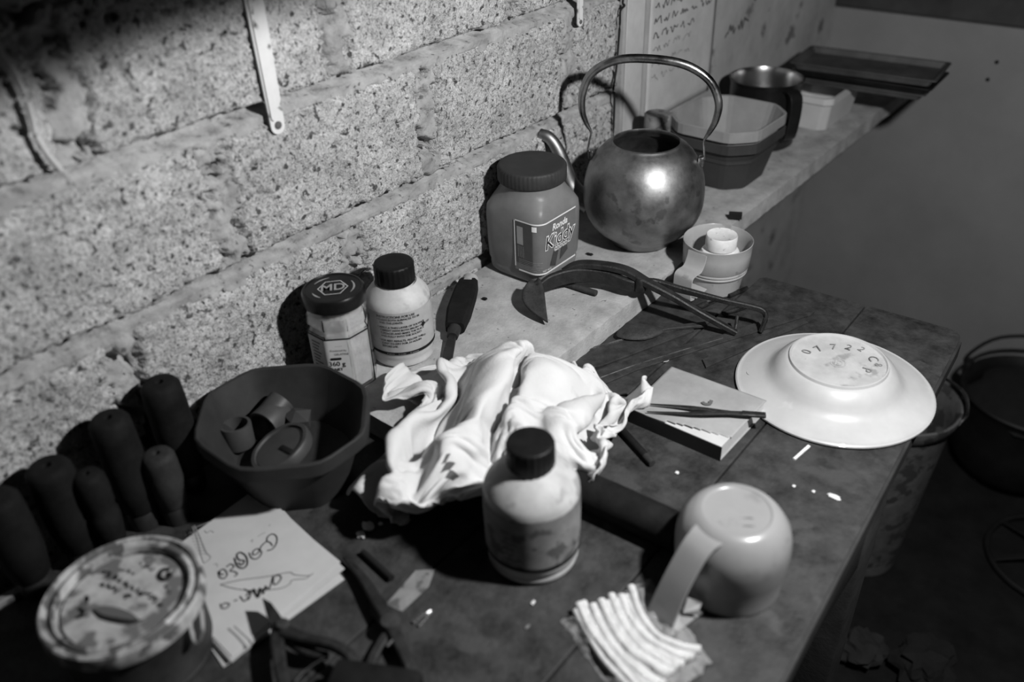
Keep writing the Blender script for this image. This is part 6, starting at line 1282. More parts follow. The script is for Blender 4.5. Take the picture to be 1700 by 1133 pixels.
    [926, 286, 130, 12, 3, 53, -11, -3, 56, 17, 19, 21, 9, 20, -16, 19, 12, 18, 2, 25, -3, 1, 11, -39, 0, 23, 10, -7, 22, -20, 6, 28, 9, 1, 26, -33, -2, 33, 29, 3, 42, -4, 3, 30, 37, 0, 10, 29, -1, -5, 29, 7, 21, 17, 9, 37, 3, 14, 27, 4, 12, 25, -12, 14, 18, 18, 6, 35, 3, 6, 32, 0, -17, 20, -11, -18, 29, -15, 15, 33, -8, 2, 33, -17, -19, 21, -13, 7, 28, -12, -13, 13, -21, 15, 15, -11, -14, 2, -17, -2, 18, -20, 9, 21, 10, -6, 16, 28, 11, 28, -5, -1, 24, 17, -17, 10, 24, 7, 29, 27, -24, 17, 28, 5, 40, 12, 7, 29, 11, 3, 29, -9, 9, 29, 5, 4, 14, -34, 1, 12, 19, -7, -1, -28, 6, 17, 15, 5, 9, -27, 18, 22, 14, 1, 12, -23, 4, 13, -18, 20, -5, -19, -2, 22, -16, 4, 13, -25, 15, 7, -18, -5, 20, 4, 9, 16, 2, 8, 14, 3, -15, 2, 24, 10, 11, 0, 8, 9, 4, 12, 9, -10, 12, 7, -22, -4, 4, -35, 15, 9, 2, 1, 9, -30, -7, 1, -30, 11, 19, -11, -11, 13, -18],
    [936, 271, 155, -4, -1, 60, 17, 22, 3, 15, 9, 34, 8, 21, -12, 8, 22, -13, 12, 17, 24, 0, 21, -19, -7, 12, -34, 3, 25, 13, 0, 28, -27, 4, 32, 30, 2, 40, -13, 1, 36, 40, -9, 7, 46, 21, 17, 6, -4, 24, 3, 5, 21, 18, 9, 19, 14, 6, 31, -11, 14, 20, 14, 6, 32, -16, 16, 27, 10, -22, 13, -14, -18, 30, -14, 12, 29, -15, 4, 34, -16, -16, 23, -16, 2, 29, -14, -12, 20, -12, 13, 12, -13, -14, 13, -15, 10, 21, -2, 2, 12, 27, -4, 22, 14, 8, 26, -2, -2, 23, 18, -17, 5, 12, 10, 25, 13, -18, 6, 27, -5, 23, 27, 15, 40, 8, 23, 40, 11, 20, 38, -10, 1, 20, -27, 13, 31, -8, 24, 34, -16, 17, 30, -32, 0, 17, -38, 6, 12, 24, -19, -2, -15, 3, 13, 14, -11, 5, -10, 19, -7, -36, -12, 6, -12, 5, 12, 19, -6, 14, -6, 6, 4, 23, -4, 12, 4, 5, 12, 1, -6, 7, -27, 12, 4, 22, 2, 8, -23, 17, 7, -1, -4, 4, -28, 12, 8, -6, -7, 3, -27, 15, 9, -30, -6, 8, -25, -6, 12, -13, 11, 25, 3],
    [943, 256, 187, 7, 25, 8, 17, 6, 37, 9, 23, -10, 14, 10, 30, 7, 22, -4, 12, 17, -18, -11, 11, -31, 7, 23, 8, -3, 23, -28, 6, 32, 23, 3, 38, -12, -4, 30, 49, 4, 41, 32, -13, -10, 43, -2, 38, 8, 19, 16, -6, 11, 23, -13, 6, 36, 2, 15, 20, 22, 4, 29, -20, 15, 32, 8, -19, 8, -20, -2, 36, -15, -21, 11, -23, -2, 34, -15, 13, 25, -17, -10, 25, -15, -17, 14, -8, 2, 25, -16, 4, 20, -12, 12, 23, 8, 3, 5, 30, 1, 35, -1, 2, 2, 37, -10, 23, 15, -12, 20, 2, 12, 24, 6, -14, 4, 20, 9, 25, 14, -9, 9, 29, 18, 37, 7, 25, 39, 0, 31, 41, -9, 26, 38, -32, 17, 32, -25, 8, 26, -27, -4, 19, -34, 5, 22, -19, 18, 19, 6, -3, 24, 0, -2, 23, 0, -9, -2, -19, 0, 14, 9, -14, -1, -22, -4, 8, 10, 14, 4, 13, -18, 5, -22, 21, 3, 21, -14, 6, -30, 21, 4, 19, -17, 2, -22, 17, 4, 9, -17, 3, -20, 17, 4, 5, -12, 4, -19, 14, 9, -1, 1, 15, -17, -7, 11, -23, 3, -1, -35, -13, 18, -9],
    [955, 264, 214, 11, 16, -38, 17, 17, 34, 15, 12, 27, 3, 21, -18, 17, 14, 23, -6, 4, -43, 6, 22, 7, -3, 18, -32, 7, 27, 17, 6, 35, -10, -5, 30, 46, 3, 46, 23, 0, 29, 45, -21, 11, 39, 6, 35, 6, 16, 28, -3, 13, 22, -13, 14, 19, -23, 13, 28, 15, 11, 31, -11, -15, 5, -26, -1, 34, -15, -19, 6, -24, 3, 36, -10, -16, 7, -25, -6, 23, -16, -8, 26, -15, 10, 22, -3, -8, 17, -16, 8, 21, 18, 13, 22, 11, 3, 31, 14, -6, 5, 32, 7, 34, 2, -5, 27, 18, -11, 4, 17, -12, 6, 21, 14, 17, 7, -14, 8, 20, 12, 25, 19, 16, 35, -10, 28, 36, 0, 33, 37, -11, 29, 36, -34, 15, 33, -44, 9, 31, -42, 15, 27, -17, 0, 20, -9, -12, 17, -8, 0, 23, 4, 12, 29, 22, 6, 23, -31, 1, 15, -45, -12, 7, -28, 14, 0, 23, -18, 3, -14, 15, 1, 20, -22, 2, -16, 21, 2, 14, -21, 1, -12, 14, 4, 14, -17, 1, -17, 15, 3, 13, -13, 4, -17, 10, 7, 11, -17, 1, -18, 8, 12, -1, 3, 15, 0, -13, 11, -21, -7, 1, -24],
    [973, 274, 230, 14, 7, -46, 6, 25, -1, 21, -2, 35, 2, 22, -19, 15, 9, 28, 0, 15, -36, -5, 18, -23, 8, 19, 23, 8, 28, -17, -6, 27, 43, 4, 51, 13, -3, 42, 55, -12, 14, 48, 0, 35, 9, 5, 18, -23, 15, 32, 0, 21, 20, 3, 14, 33, -12, -6, 18, -28, 16, 35, -7, -12, 14, -28, -18, -1, -22, 2, 32, -14, -13, 14, -23, -4, 31, -14, -1, 27, 10, -5, 1, -21, -1, 22, -14, -1, 27, 5, -8, 2, 36, 6, 29, 11, 9, 21, 12, 8, 27, 10, -3, 19, 25, -3, 26, 13, -5, 22, 16, -18, -13, 13, 2, 13, 19, 9, 18, 14, 11, 30, -9, 22, 33, 1, 29, 35, -4, 33, 34, -20, 22, 32, -40, 16, 32, -43, 9, 30, -38, 4, 30, -29, -1, 27, -18, 3, 22, 6, 11, 26, 23, 12, 26, 27, -10, 17, -43, -27, 9, -37, 5, 13, -42, 28, 10, -29, 34, 9, -19, 3, 6, 0, -14, 4, 2, -21, 0, -3, 8, 3, 21, -14, 4, -1, 6, 1, 20, -3, 8, 7, -9, 8, 7, -10, 15, -1, -5, -15, -17, -14, 5, -7, 9, 19, 4, -16, -4, -19, 2, 15, 9],
    [989, 266, 212, 9, 21, -1, 12, 12, -38, 15, 17, 9, 11, 4, 42, 4, 15, -38, 7, 23, 4, -5, 7, -47, 9, 15, 49, -4, 38, 27, 7, 50, 11, 1, 46, 39, -11, 23, 54, -8, 46, 19, 5, 29, -3, 15, 4, -30, 4, 36, -15, 28, 18, 7, -2, 22, -28, 16, 30, -9, -21, -6, -26, -7, 18, -29, 6, 31, -11, -16, 10, -23, 1, 34, -13, -4, 28, 7, 1, 27, 16, -7, 7, -17, -15, 12, 11, 9, 18, -13, -4, 21, 9, -5, -1, 36, -1, 23, 15, 2, 24, 12, 0, 19, 19, -4, 24, 12, 10, 15, 12, -12, -2, 18, 15, 21, 12, 6, 26, -6, 16, 29, 2, 23, 31, -2, 32, 32, -12, 19, 30, -31, 21, 30, -39, 20, 31, -39, 5, 29, -38, -1, 28, -26, 5, 27, -12, 17, 34, 24, 16, 28, 47, -9, 18, -40, -36, 9, -28, -18, 14, -38, 17, 15, -33, 31, 11, -21, 28, 9, 4, 10, 6, 37, 0, 12, 26, 21, 22, -36, -5, 15, -5, -17, 10, -1, -13, 10, -15, -17, 6, -2, -10, -9, -11, -8, -15, -8, -16, -3, -2, -12, 8, 0, 12, 7, 0, 1, 17, 6, -14, 0, -5],
    [999, 275, 239, 11, -2, -43, 16, 15, -26, 11, 17, 22, 12, 15, 10, 10, 24, 3, -3, 7, -52, 4, 32, -13, -3, 30, 41, 8, 22, 65, -3, 39, 32, -1, 51, 30, -15, 49, 6, 11, 11, 26, 8, 35, -10, 9, 17, -28, 8, 22, -34, 28, 19, 6, 8, 37, -18, -18, -5, -30, -9, 5, -29, 4, 33, -13, -11, 19, -29, -8, 22, -2, -1, 36, 20, -17, 4, 20, -8, 25, 13, -2, 21, -8, 11, 13, -15, -17, 14, 15, 17, 10, -12, 0, 11, 11, -3, 26, 13, 2, 15, 21, 2, 23, 18, -8, 9, 19, -3, 7, 19, 9, 14, 10, 16, 30, -1, 11, 25, 2, 18, 28, 0, 28, 29, -9, 10, 27, -28, 31, 30, -24, 10, 26, -40, 22, 30, -33, 7, 28, -34, 9, 32, -12, -4, 28, 9, -8, 29, 30, 45, 28, 13, -34, 9, -57, -45, 8, -37, 9, 20, -29, 23, 18, -18, 10, 15, 19, -3, 13, -4, 15, 6, 30, 30, 7, 20, 33, 19, -33, -38, 11, -55, -31, 9, 0, 10, 13, 0, -17, -1, 0, 7, 13, 0, -2, 12, 0, -13, 2, 0, 0, 5, 0, -10, 9, 0, 9, 8, 0, -2, -13, 0],
    [1016, 268, 233, 4, 22, -16, 20, -6, -23, 11, 20, -22, 3, 24, -3, 18, 18, 9, 0, 24, -39, -5, 15, 52, 8, 42, 29, -6, 42, 15, 7, 35, 50, -14, 46, 10, 1, 20, 28, -7, 28, -13, 25, 16, -10, 21, 29, -17, 14, 25, -29, -9, 23, -20, 22, 32, -18, -17, 8, -24, -11, -14, -29, -6, 23, -13, 4, 43, 3, -16, 18, 22, -13, 13, 27, -10, 31, 18, 5, 25, -12, -14, 9, 13, 16, 18, -10, -17, 5, 15, 17, 18, -9, -16, 9, 19, 4, 18, 14, 9, 19, 11, -15, 12, 17, 18, 7, -4, 1, 20, 0, -2, 27, -6, 25, 19, 1, 18, 30, 1, 32, 19, 8, 15, 27, -20, 4, 24, -29, 36, 28, -17, 6, 24, -37, 26, 29, -26, 11, 34, -10, -5, 29, 3, -29, 23, 16, 15, 30, 25, 42, 19, -26, -35, 9, -49, -49, 7, -36, 29, 23, -34, -6, 27, 22, -10, 19, 10, 2, 15, 2, 37, 0, 10, 30, 11, -11, 38, 13, -13, -35, 7, -40, -32, 8, -12, 22, 23, 0, 13, 27, 0, -21, 2, 0, 14, 14, 0, -9, 9, 0, -14, -14, 0, -6, 13, 0, 9, 14, 0, -17, -1, 0],
    [1031, 271, 221, 0, 24, 21, 17, 3, -34, 25, 8, -36, 1, 24, -20, 2, 24, -18, 3, 20, 49, 0, 38, -7, -4, 40, 20, 9, 30, 63, -9, 48, 13, 3, 26, 35, -7, 28, -3, -3, 18, -26, 14, 38, -15, 30, 7, -20, -10, 27, -23, 14, 23, -24, 18, 17, -15, -19, 6, -21, -3, 12, -27, -3, 35, 33, -19, 15, 21, 3, 41, 4, -11, 22, 10, -7, 17, 22, -15, 4, 14, 14, 17, -11, -12, 10, 20, 14, 14, -12, -17, 5, 15, -1, 18, 18, 13, 20, -2, -4, 6, 18, -15, 4, 15, 13, 14, -5, -2, 21, 3, 13, 21, -8, 23, 19, -23, 37, 38, 8, 3, 26, -32, 33, 23, -15, 9, 24, -25, 31, 25, -16, 24, 27, -21, 18, 30, -1, -9, 27, 8, -32, 23, 5, 1, 29, 21, 39, 27, -7, 6, 12, -48, -31, 11, -38, -42, 9, -26, 33, 19, -30, -16, 31, 27, -5, 29, 25, -3, 16, 4, 21, 10, -1, 46, 5, 1, 34, 5, -46, -32, 6, -36, -23, 5, -16, 21, 17, 0, 8, 25, 0, 6, 22, 8, -17, -4, 24, 8, 17, -14, -17, -1, 11, -12, 12, -9, 17, 7, -11, -16, 7, -3],
    [1047, 275, 212, 2, 18, 36, 12, 26, -35, 19, 6, -24, 12, 22, -50, 1, 29, 7, 1, 16, 61, -7, 33, 17, 5, 49, -1, -8, 33, 30, 7, 31, 32, -1, 35, 8, -10, 16, -20, 18, 34, -10, -10, 11, -37, 12, 23, -25, 31, 22, -1, 12, 24, -31, -21, -3, -20, 7, 27, -14, -11, 24, 14, -5, 41, 14, -11, 1, 41, -19, 14, 12, -12, 24, 12, -1, 25, 23, 12, 16, -8, -17, 4, 15, 16, 16, 0, 2, 23, 4, -16, -1, 14, 13, 18, -1, -16, -4, 12, -7, 17, 10, 0, 6, 19, -1, 24, 1, 18, 9, -12, 9, 15, -20, 23, 35, 2, 28, 31, -41, 42, 36, -9, 14, 13, -45, 23, 25, -17, 32, 24, 4, 7, 25, 14, -14, 25, 13, -24, 24, 3, 5, 29, 13, 36, 28, -12, 10, 18, -38, -7, 15, -38, -28, 12, -28, -40, 6, -24, 33, 22, -24, -6, 29, 25, 1, 35, 11, -10, 25, -14, 15, 5, 36, 37, 6, 3, 29, 6, -46, -24, 5, -39, -17, 5, -28, 20, 13, 0, 8, 18, 1, 14, 24, 8, -5, 18, 20, -8, 0, 31, 14, 19, 5, -23, 6, -3, 11, 7, -16, -4, -4, -22],
    [1062, 279, 239, 4, 26, -11, 7, 28, -3, 15, 17, -48, 21, 11, -33, -5, 36, 26, -11, 16, 16, 12, 35, 37, 0, 41, 20, -15, 40, -1, 18, 29, 33, -20, 15, -13, 17, 30, -3, 11, 23, -30, -8, 16, -36, 28, 23, -1, -9, 8, -27, 8, 18, -30, 7, 22, 13, -4, 42, 0, -25, 9, 33, 8, 47, 3, -21, 20, 25, -14, -10, 27, 4, 33, -1, -8, -2, 31, 4, 30, -2, -14, -7, 15, -5, 20, 5, 13, 9, 3, 9, 19, -6, -15, 0, 16, -6, 12, 13, 9, 15, -18, -4, 12, 13, 0, 3, 20, 5, 24, -3, 23, 13, -26, 24, 27, -29, 43, 48, -13, 20, 9, -47, 35, 21, -13, 21, 24, 8, -1, 22, 16, -9, 24, 12, -21, 22, 7, 11, 28, 7, 27, 26, -12, 17, 20, -34, 2, 19, -37, -12, 15, -33, -27, 14, -25, -31, 8, -26, 29, 26, -1, 14, 31, 4, -19, 31, -10, 2, 30, -8, 1, 0, 47, 45, 9, 12, 8, 8, -45, -25, 6, -33, 6, 6, -37, 17, 11, 0, 8, 13, 9, 11, 18, 11, 9, 28, 3, -10, 0, 31, -4, 13, 37, 16, 23, 18, -13, 17, -3, 2, -4, -33],
    [1075, 295, 249, 3, 14, -47, 13, 32, 7, 4, 26, -22, 28, 24, -44, -22, 19, -3, -11, 23, 31, 8, 30, 29, 13, 43, 23, 2, 26, 32, -10, 26, -13, 15, 31, 6, 0, 22, -28, -9, 11, -34, 32, 27, 2, -3, 15, -30, 17, 25, -6, -2, 22, -29, -4, 29, 25, -21, 4, 30, 2, 43, 9, -22, 15, 23, 7, 34, 15, -19, -1, 29, 4, 32, -3, 0, 8, 27, -18, -6, 9, 9, 25, -5, -12, -5, 21, -6, 17, 9, 9, 9, -6, 6, 16, -9, -9, 15, 19, 11, 13, -8, -6, 10, -19, 2, 8, 19, 18, 12, 12, 25, 28, -13, 29, 31, -22, 20, 8, -53, 41, 23, -1, 11, 20, 7, -5, 21, 8, -13, 22, 10, 8, 24, 14, 28, 24, -4, 20, 22, -19, 9, 21, -29, 2, 19, -34, -6, 19, -34, -17, 17, -27, -21, 16, -24, -16, 15, -26, 6, 26, -18, 30, 23, 5, -22, 30, -9, 3, 32, -3, 11, 10, 37, 7, 2, 49, 22, 10, -53, -23, 8, -38, 21, 11, -21, 17, 10, -9, 8, 10, 9, 14, 15, 8, 10, 22, -1, -3, 17, 27, -12, -6, 35, 3, 20, 35, 13, 28, 23, 4, 22, 6],
    [1084, 315, 244, 14, 6, -49, 9, 25, -15, 8, 24, -11, 5, 30, 5, -6, 31, -24, -21, 24, -1, -9, 27, 40, 10, 36, 31, 27, 23, 7, 8, 31, 6, 1, 28, -21, -21, 3, -30, 31, 28, -1, 6, 19, -28, 20, 30, -6, -10, 11, -26, 8, 38, 17, -8, 10, 44, -17, 18, 18, -19, 21, 14, 7, 38, 8, -19, 2, 24, 7, 36, 3, -16, -11, 26, -6, 13, 21, -3, 23, 13, 11, 16, -13, -8, 13, 3, -5, 2, 23, -2, 24, 5, 12, 15, -6, 8, -5, -23, -10, 4, -16, 9, 16, 17, 5, 20, -11, 27, 11, 19, 2, 21, -34, 40, 29, -18, 38, 14, -7, -28, 10, 26, 10, 23, 7, 21, 21, 8, 30, 21, 1, 27, 20, -13, 15, 19, -21, 5, 19, -26, -1, 20, -29, -5, 19, -31, -19, 19, -28, -16, 19, -25, -7, 20, -23, -10, 20, -23, -5, 20, -23, 20, 25, -6, -14, 28, -10, 17, 27, 9, -11, 8, 35, -4, 5, 44, 36, 15, -12, -15, 10, -55, 29, 19, -18, 3, 10, 1, 21, 9, -9, 13, 12, 4, 11, 18, 1, 1, 22, 19, -10, -5, 35, -12, 3, 40, 10, 25, 26, -3, 29, 30],
    [1105, 319, 237, 7, 19, -32, -4, 25, 17, -3, 20, -15, 4, 32, -13, -2, 25, -13, 0, 33, -23, -18, 24, 11, 17, 31, 27, 2, 32, 12, 28, 22, -10, -18, 5, -25, 25, 31, 4, 3, 19, -32, 23, 26, -5, 1, 18, -24, 4, 32, 14, -14, 2, 29, -2, 50, 5, -9, 23, 23, -15, -5, 41, -12, 19, 19, 0, 37, -8, -3, 2, 28, -8, 25, 3, 0, 0, 31, -6, 10, 16, -6, 18, 4, 7, 18, -6, -7, 11, -13, 5, 4, 20, 20, 19, -5, 14, 15, -17, -10, -9, -29, 6, 23, 1, 20, 9, 22, 2, 15, -21, 22, 25, -21, 32, 9, 8, -18, 16, 20, 46, 17, 1, 19, 18, 18, 24, 18, -4, 23, 18, -14, 14, 16, -20, 5, 17, -23, -3, 19, -26, -10, 18, -27, -22, 19, -25, -19, 21, -25, -19, 20, -23, 0, 22, -24, -10, 18, -24, 11, 25, -21, 2, 23, -17, 9, 28, -8, 4, 18, 24, 5, 15, 31, -28, 1, 31, 30, 18, 15, -5, 13, -48, 26, 22, -23, 20, 19, -7, 7, 10, 9, 23, 8, -8, 13, 15, -4, 4, 20, 11, -9, 12, 32, -10, -7, 38, -12, 7, 42, -14, 29, 21],
    [1122, 329, 213, 0, 26, 12, -1, 24, -27, 4, 31, 0, -8, 25, 20, 0, 32, -14, -9, 25, -18, -2, 18, -27, -5, 30, 18, 24, 17, 6, -2, 19, -24, 26, 27, 16, 3, 13, -29, 13, 26, -21, 16, 28, -16, 8, 33, 13, -14, 4, 33, 7, 45, 4, -12, 31, 16, -16, -6, 37, -10, 30, 5, -4, 4, 32, 2, 40, -4, -12, 15, 18, -8, -12, 23, -6, 31, -3, -5, 3, 19, 11, 12, 14, -10, 8, -19, 12, 14, 14, -6, 8, -21, 32, 21, -9, 32, 3, 9, -10, 19, 0, 15, 4, -23, -6, 14, -5, 15, 19, 4, -17, 3, 23, 16, 20, 10, 42, 6, -12, 31, 21, 16, 46, 14, -8, 15, 17, -12, 10, 14, -19, 3, 13, -22, -1, 15, -24, -12, 17, -24, -22, 18, -21, -29, 20, -18, -17, 22, -24, -10, 22, -27, 7, 22, -24, 0, 20, -25, 6, 22, -24, 14, 27, -11, 9, 27, -6, 6, 23, 17, -18, 3, 30, -16, 3, 34, 13, 15, 32, 11, 16, -39, 8, 30, -14, 2, 24, -15, 27, 13, 8, 32, 8, -11, 15, 11, -4, 11, 18, 0, -6, 19, 24, -9, -7, 37, -12, 15, 36, -13, 12, 40],
    [1139, 350, 209, -11, 14, -30, 4, 28, 33, -7, 23, 15, 0, 26, -48, -6, 23, -9, 2, 34, -10, -3, 25, 24, 2, 11, -36, 12, 27, -6, 20, 26, 28, 9, 21, -20, 20, 32, 5, 6, 28, -12, 7, 20, -26, -6, 7, 33, 3, 41, 2, -18, 1, 34, -1, 28, 6, -7, 34, 9, -11, 1, 36, -7, 32, -8, -5, 0, 37, -4, 17, 16, -4, 10, 22, -4, 16, -11, 6, 16, 9, -10, 6, -11, 15, 17, 12, -8, 2, -24, 32, 18, 6, 23, 15, -29, 33, 18, 3, -8, 12, 20, -12, 1, 22, -1, 19, -1, 27, 5, -15, 5, 18, 3, 2, 2, 24, 34, 21, 0, 41, 7, -15, 0, 14, -28, 38, 11, -8, -16, 7, -19, 15, 15, -20, -4, 14, -22, -23, 15, -18, -29, 19, -13, -24, 21, -20, -10, 23, -27, 4, 24, -27, 9, 23, -26, 4, 21, -25, 12, 22, -20, 12, 26, -15, 14, 27, -1, -1, 19, 21, -13, 10, 30, -25, -1, 29, 1, 10, 37, 23, 25, -11, -3, 31, -14, 3, 28, -18, 26, 13, -25, 22, 10, 21, 32, 11, -12, 13, 14, -2, 2, 22, 7, -12, 9, 34, -23, 17, 20, -10, 12, 39],
    [1139, 370, 230, 6, 23, -55, -11, 12, 0, 4, 40, 26, -7, 15, 7, 5, 28, -45, -8, 23, 30, 4, 13, -39, 10, 33, 16, 14, 15, -29, 11, 28, 4, 22, 32, 2, -10, 6, -18, 13, 21, -6, 9, 29, 21, 4, 35, 1, -15, -2, 31, 2, 39, 4, -19, 1, 34, -3, 25, 9, -5, 34, -5, -2, 1, 32, -4, 32, 0, -8, 13, 15, 3, -7, 27, 0, 20, 11, -11, 3, -22, 16, 15, 17, -8, 6, -27, 31, 15, 6, 21, 17, -25, 36, 12, 8, -14, 6, 25, 8, 20, 18, 8, 19, -10, -6, 1, 24, 14, 19, 0, 16, 4, -18, 22, 17, 10, -14, -2, -24, 19, 17, -17, 48, 9, -3, 15, 3, -28, 0, 14, -14, -14, 7, -23, -20, 12, -13, -30, 15, -4, -23, 18, -18, -10, 22, -29, 3, 24, -28, 17, 26, -24, 6, 23, -26, 6, 22, -23, 14, 24, -17, 15, 25, -12, 15, 26, 3, -25, 13, 19, -23, 14, 20, 9, 4, 33, -11, 5, 35, 10, 25, -16, 8, 29, -13, 3, 33, -4, 11, 20, 1, 29, 11, -24, 20, 10, 29, 31, 16, -11, 6, 17, 6, -6, 25, 15, -21, 15, 24, -21, 20, 18],
    [1159, 387, 217, -13, 20, 15, 3, 28, -65, -10, 13, 4, 6, 32, 39, -10, 14, -4, 9, 18, -43, 5, 31, 19, 17, 25, -15, 11, 29, -3, -4, 3, -39, 2, 19, -7, 22, 27, 14, 10, 33, -10, 12, 29, 0, -10, 1, 41, -2, 24, 28, -17, 13, 13, 0, 38, -4, -4, 3, 32, -2, 32, -11, -11, 18, 13, -8, -4, 33, 0, 20, 8, -2, 20, 1, 17, -2, 18, 7, 18, -5, -17, -4, -27, 33, 19, 3, 17, 16, -23, 36, 12, 11, -9, 2, 33, 7, 25, 17, 13, 21, -11, 0, 10, 17, 4, 13, -9, 15, 2, 21, 17, 17, -5, -9, -2, -25, 23, 17, -11, -11, -6, -28, 38, 12, -12, -29, 4, -19, 22, 7, -25, -32, 6, 10, -17, 12, -16, -18, 14, -19, -8, 19, -21, 3, 24, -27, 11, 25, -30, 13, 26, -24, 10, 25, -24, 13, 22, -18, 12, 24, -17, 14, 25, -4, -2, 23, 9, -33, 14, 9, -23, 13, 18, -1, 10, 31, 19, 0, 36, 13, 25, 1, 4, 30, -4, -3, 32, -3, 4, 26, -3, 16, 18, -9, 35, 8, -22, 20, 10, 29, 20, 21, 0, -13, 20, 15, 1, 25, 18, -20, 24, 6],
    [1161, 404, 187, -2, 21, 43, -9, 15, -5, 4, 24, -59, -7, 18, 5, 6, 28, 39, 5, 23, -35, 3, 7, -37, 8, 25, -11, 18, 29, 9, 4, 22, 1, 0, 19, -30, 21, 33, 13, 8, 22, 22, 3, 36, -1, 0, -2, 35, -11, 27, -6, 1, 21, 20, -12, 0, 31, 0, 34, -5, -14, 2, 29, -1, 21, 9, -7, 26, -3, 13, -7, 22, 5, 19, 1, -15, 3, -22, 34, 13, 8, -12, 5, -28, 32, 18, -3, 35, 9, 19, -10, 0, 28, 19, 27, 13, 4, 16, 23, 5, 21, 9, 14, 1, -22, 0, 17, 5, -7, 7, -16, 30, 9, 18, 5, 11, -23, -22, -7, -21, 32, 13, -12, -24, -4, -21, 26, 11, -20, -30, -11, -16, -13, 12, -12, -11, 14, -14, -10, 16, -18, 0, 21, -19, 18, 26, -15, 4, 23, -32, 9, 24, -27, 10, 25, -21, 12, 24, -17, 13, 27, 3, 10, 21, -12, -22, 20, 12, -27, 15, 6, -30, 14, 12, -9, 12, 26, 31, 4, 26, 21, 22, 3, -6, 28, -8, 9, 29, 0, 1, 30, 2, 12, 21, 5, 17, 13, 3, 37, 11, -18, 21, 12, 27, -8, 23, 21, -14, 24, 19, -4, 27, 12],
    [1177, 419, 206, -17, 9, -17, 4, 37, 23, -4, 20, -13, -2, 20, -40, 20, 35, 43, -8, 21, -12, 10, 15, -35, 11, 3, -27, 5, 16, -16, 6, 28, -7, 15, 34, -5, 5, 29, 4, 6, 25, 18, 2, 1, 38, 0, 32, 0, 4, 20, 19, -15, -4, 31, -5, 31, -1, -6, 3, 26, 1, 21, 12, -10, 17, -12, 14, 10, 21, -15, 9, -22, 27, 11, 19, -10, 5, -30, 24, 13, 0, 17, 6, 27, 33, 18, -12, -10, -6, 28, 14, 14, 21, 15, 24, 11, 9, 25, 6, 9, 18, 9, 12, 20, -2, -7, -3, -20, -24, -6, -13, 38, 18, -3, -25, -7, -16, 29, 15, -8, -22, -6, -20, 27, 16, -12, -18, -11, -24, 21, 21, -16, -11, 10, -12, -15, 7, -18, -21, 4, -20, 11, 24, -7, 2, 20, -21, 0, 21, -27, 12, 25, -27, 17, 26, -15, 12, 26, -10, 1, 27, 8, 3, 22, -5, -30, 11, -1, -27, 16, 7, -28, 15, 10, -21, 12, 19, 33, 10, 13, 24, 20, 3, 2, 26, -2, -8, 30, -3, 1, 31, 1, 7, 26, 0, 20, 17, -1, 37, 7, 9, 20, 11, 23, 4, 14, 24, -25, 28, 2, -7, 30, 21],
    [1177, 439, 226, 1, 12, -56, -9, 16, -8, 2, 27, -1, 5, 26, 14, 10, 39, -4, 7, 25, 24, -4, 14, -23, 12, 15, -33, 10, 4, -19, -4, 22, 6, 20, 30, -8, 15, 25, -10, 0, 16, 29, 1, 26, 9, 6, 19, 23, -10, -5, 29, 0, 28, -3, 1, 20, 19, -5, 8, 25, -11, 10, -13, 10, 12, 23, -10, 7, -29, 20, 12, 26, 0, 5, -21, 21, 15, -3, 6, 2, 27, 28, 17, -18, 0, -3, 25, 14, 14, 16, 7, 23, -8, 10, 19, 11, -14, 18, -1, 18, 16, 13, 23, 13, 1, 13, 16, -11, -29, -15, -10, -7, -4, -17, 26, 18, 0, -19, -6, -22, 24, 16, -4, -10, -5, -26, 19, 20, -13, -20, -10, -26, 13, 17, -13, -23, 1, -17, 6, 19, -9, -3, 16, -16, -3, 17, -19, 3, 22, -21, 15, 25, -17, 19, 29, -13, 2, 27, 3, 9, 25, -2, -7, 25, 5, -30, 13, -1, -37, 4, -5, -27, 16, 12, -20, 14, 22, 19, 17, -13, 26, 15, 4, 6, 26, 0, -7, 26, -3, 0, 31, -3, 7, 29, 3, 20, 20, 10, 17, 12, 17, 16, 11, 20, 23, 9, 27, -10, 18, 15, -20, 33, 14],
    [1188, 448, 212, -4, 22, 7, -6, 22, -7, 10, 21, -50, -6, 10, -21, 5, 33, 2, 19, 36, 10, 10, 31, 2, -10, 7, -1, 15, 10, -19, -18, 10, 13, 27, 36, -10, 27, 27, -11, -1, 19, 4, 6, 3, 33, -11, 6, 22, 8, 31, 4, -6, -1, 25, -2, 19, 15, 11, 18, 10, -10, 8, -20, 11, 10, 21, -6, 4, -24, 22, 19, 0, -1, -6, 24, 20, 12, 3, 9, 17, -24, 18, 1, 26, 9, 14, 9, -1, 18, -12, 23, 10, 16, -8, 15, -8, -11, 16, -2, 21, 8, 22, -15, 9, -12, 28, 15, 8, -17, -6, -27, 22, 14, 1, -18, -7, -19, 23, 19, -1, -10, -2, -23, 20, 20, -6, -16, -10, -23, 8, 16, -19, -5, -5, -30, 2, 20, -1, -1, 12, -14, -1, 15, -14, 0, 20, -11, 0, 24, -4, 8, 15, -25, 8, 28, -2, 6, 28, 2, 5, 25, 1, -4, 23, 3, -32, 9, -7, -35, 11, -5, -33, 8, 4, -22, 13, 19, 16, 22, -1, 2, 19, -20, 11, 21, 4, 10, 22, -5, 4, 29, -4, 12, 25, 7, 9, 24, 15, 13, 18, 16, 19, 15, 20, 12, 10, 30, -6, 16, -6, -14, 18, 27],
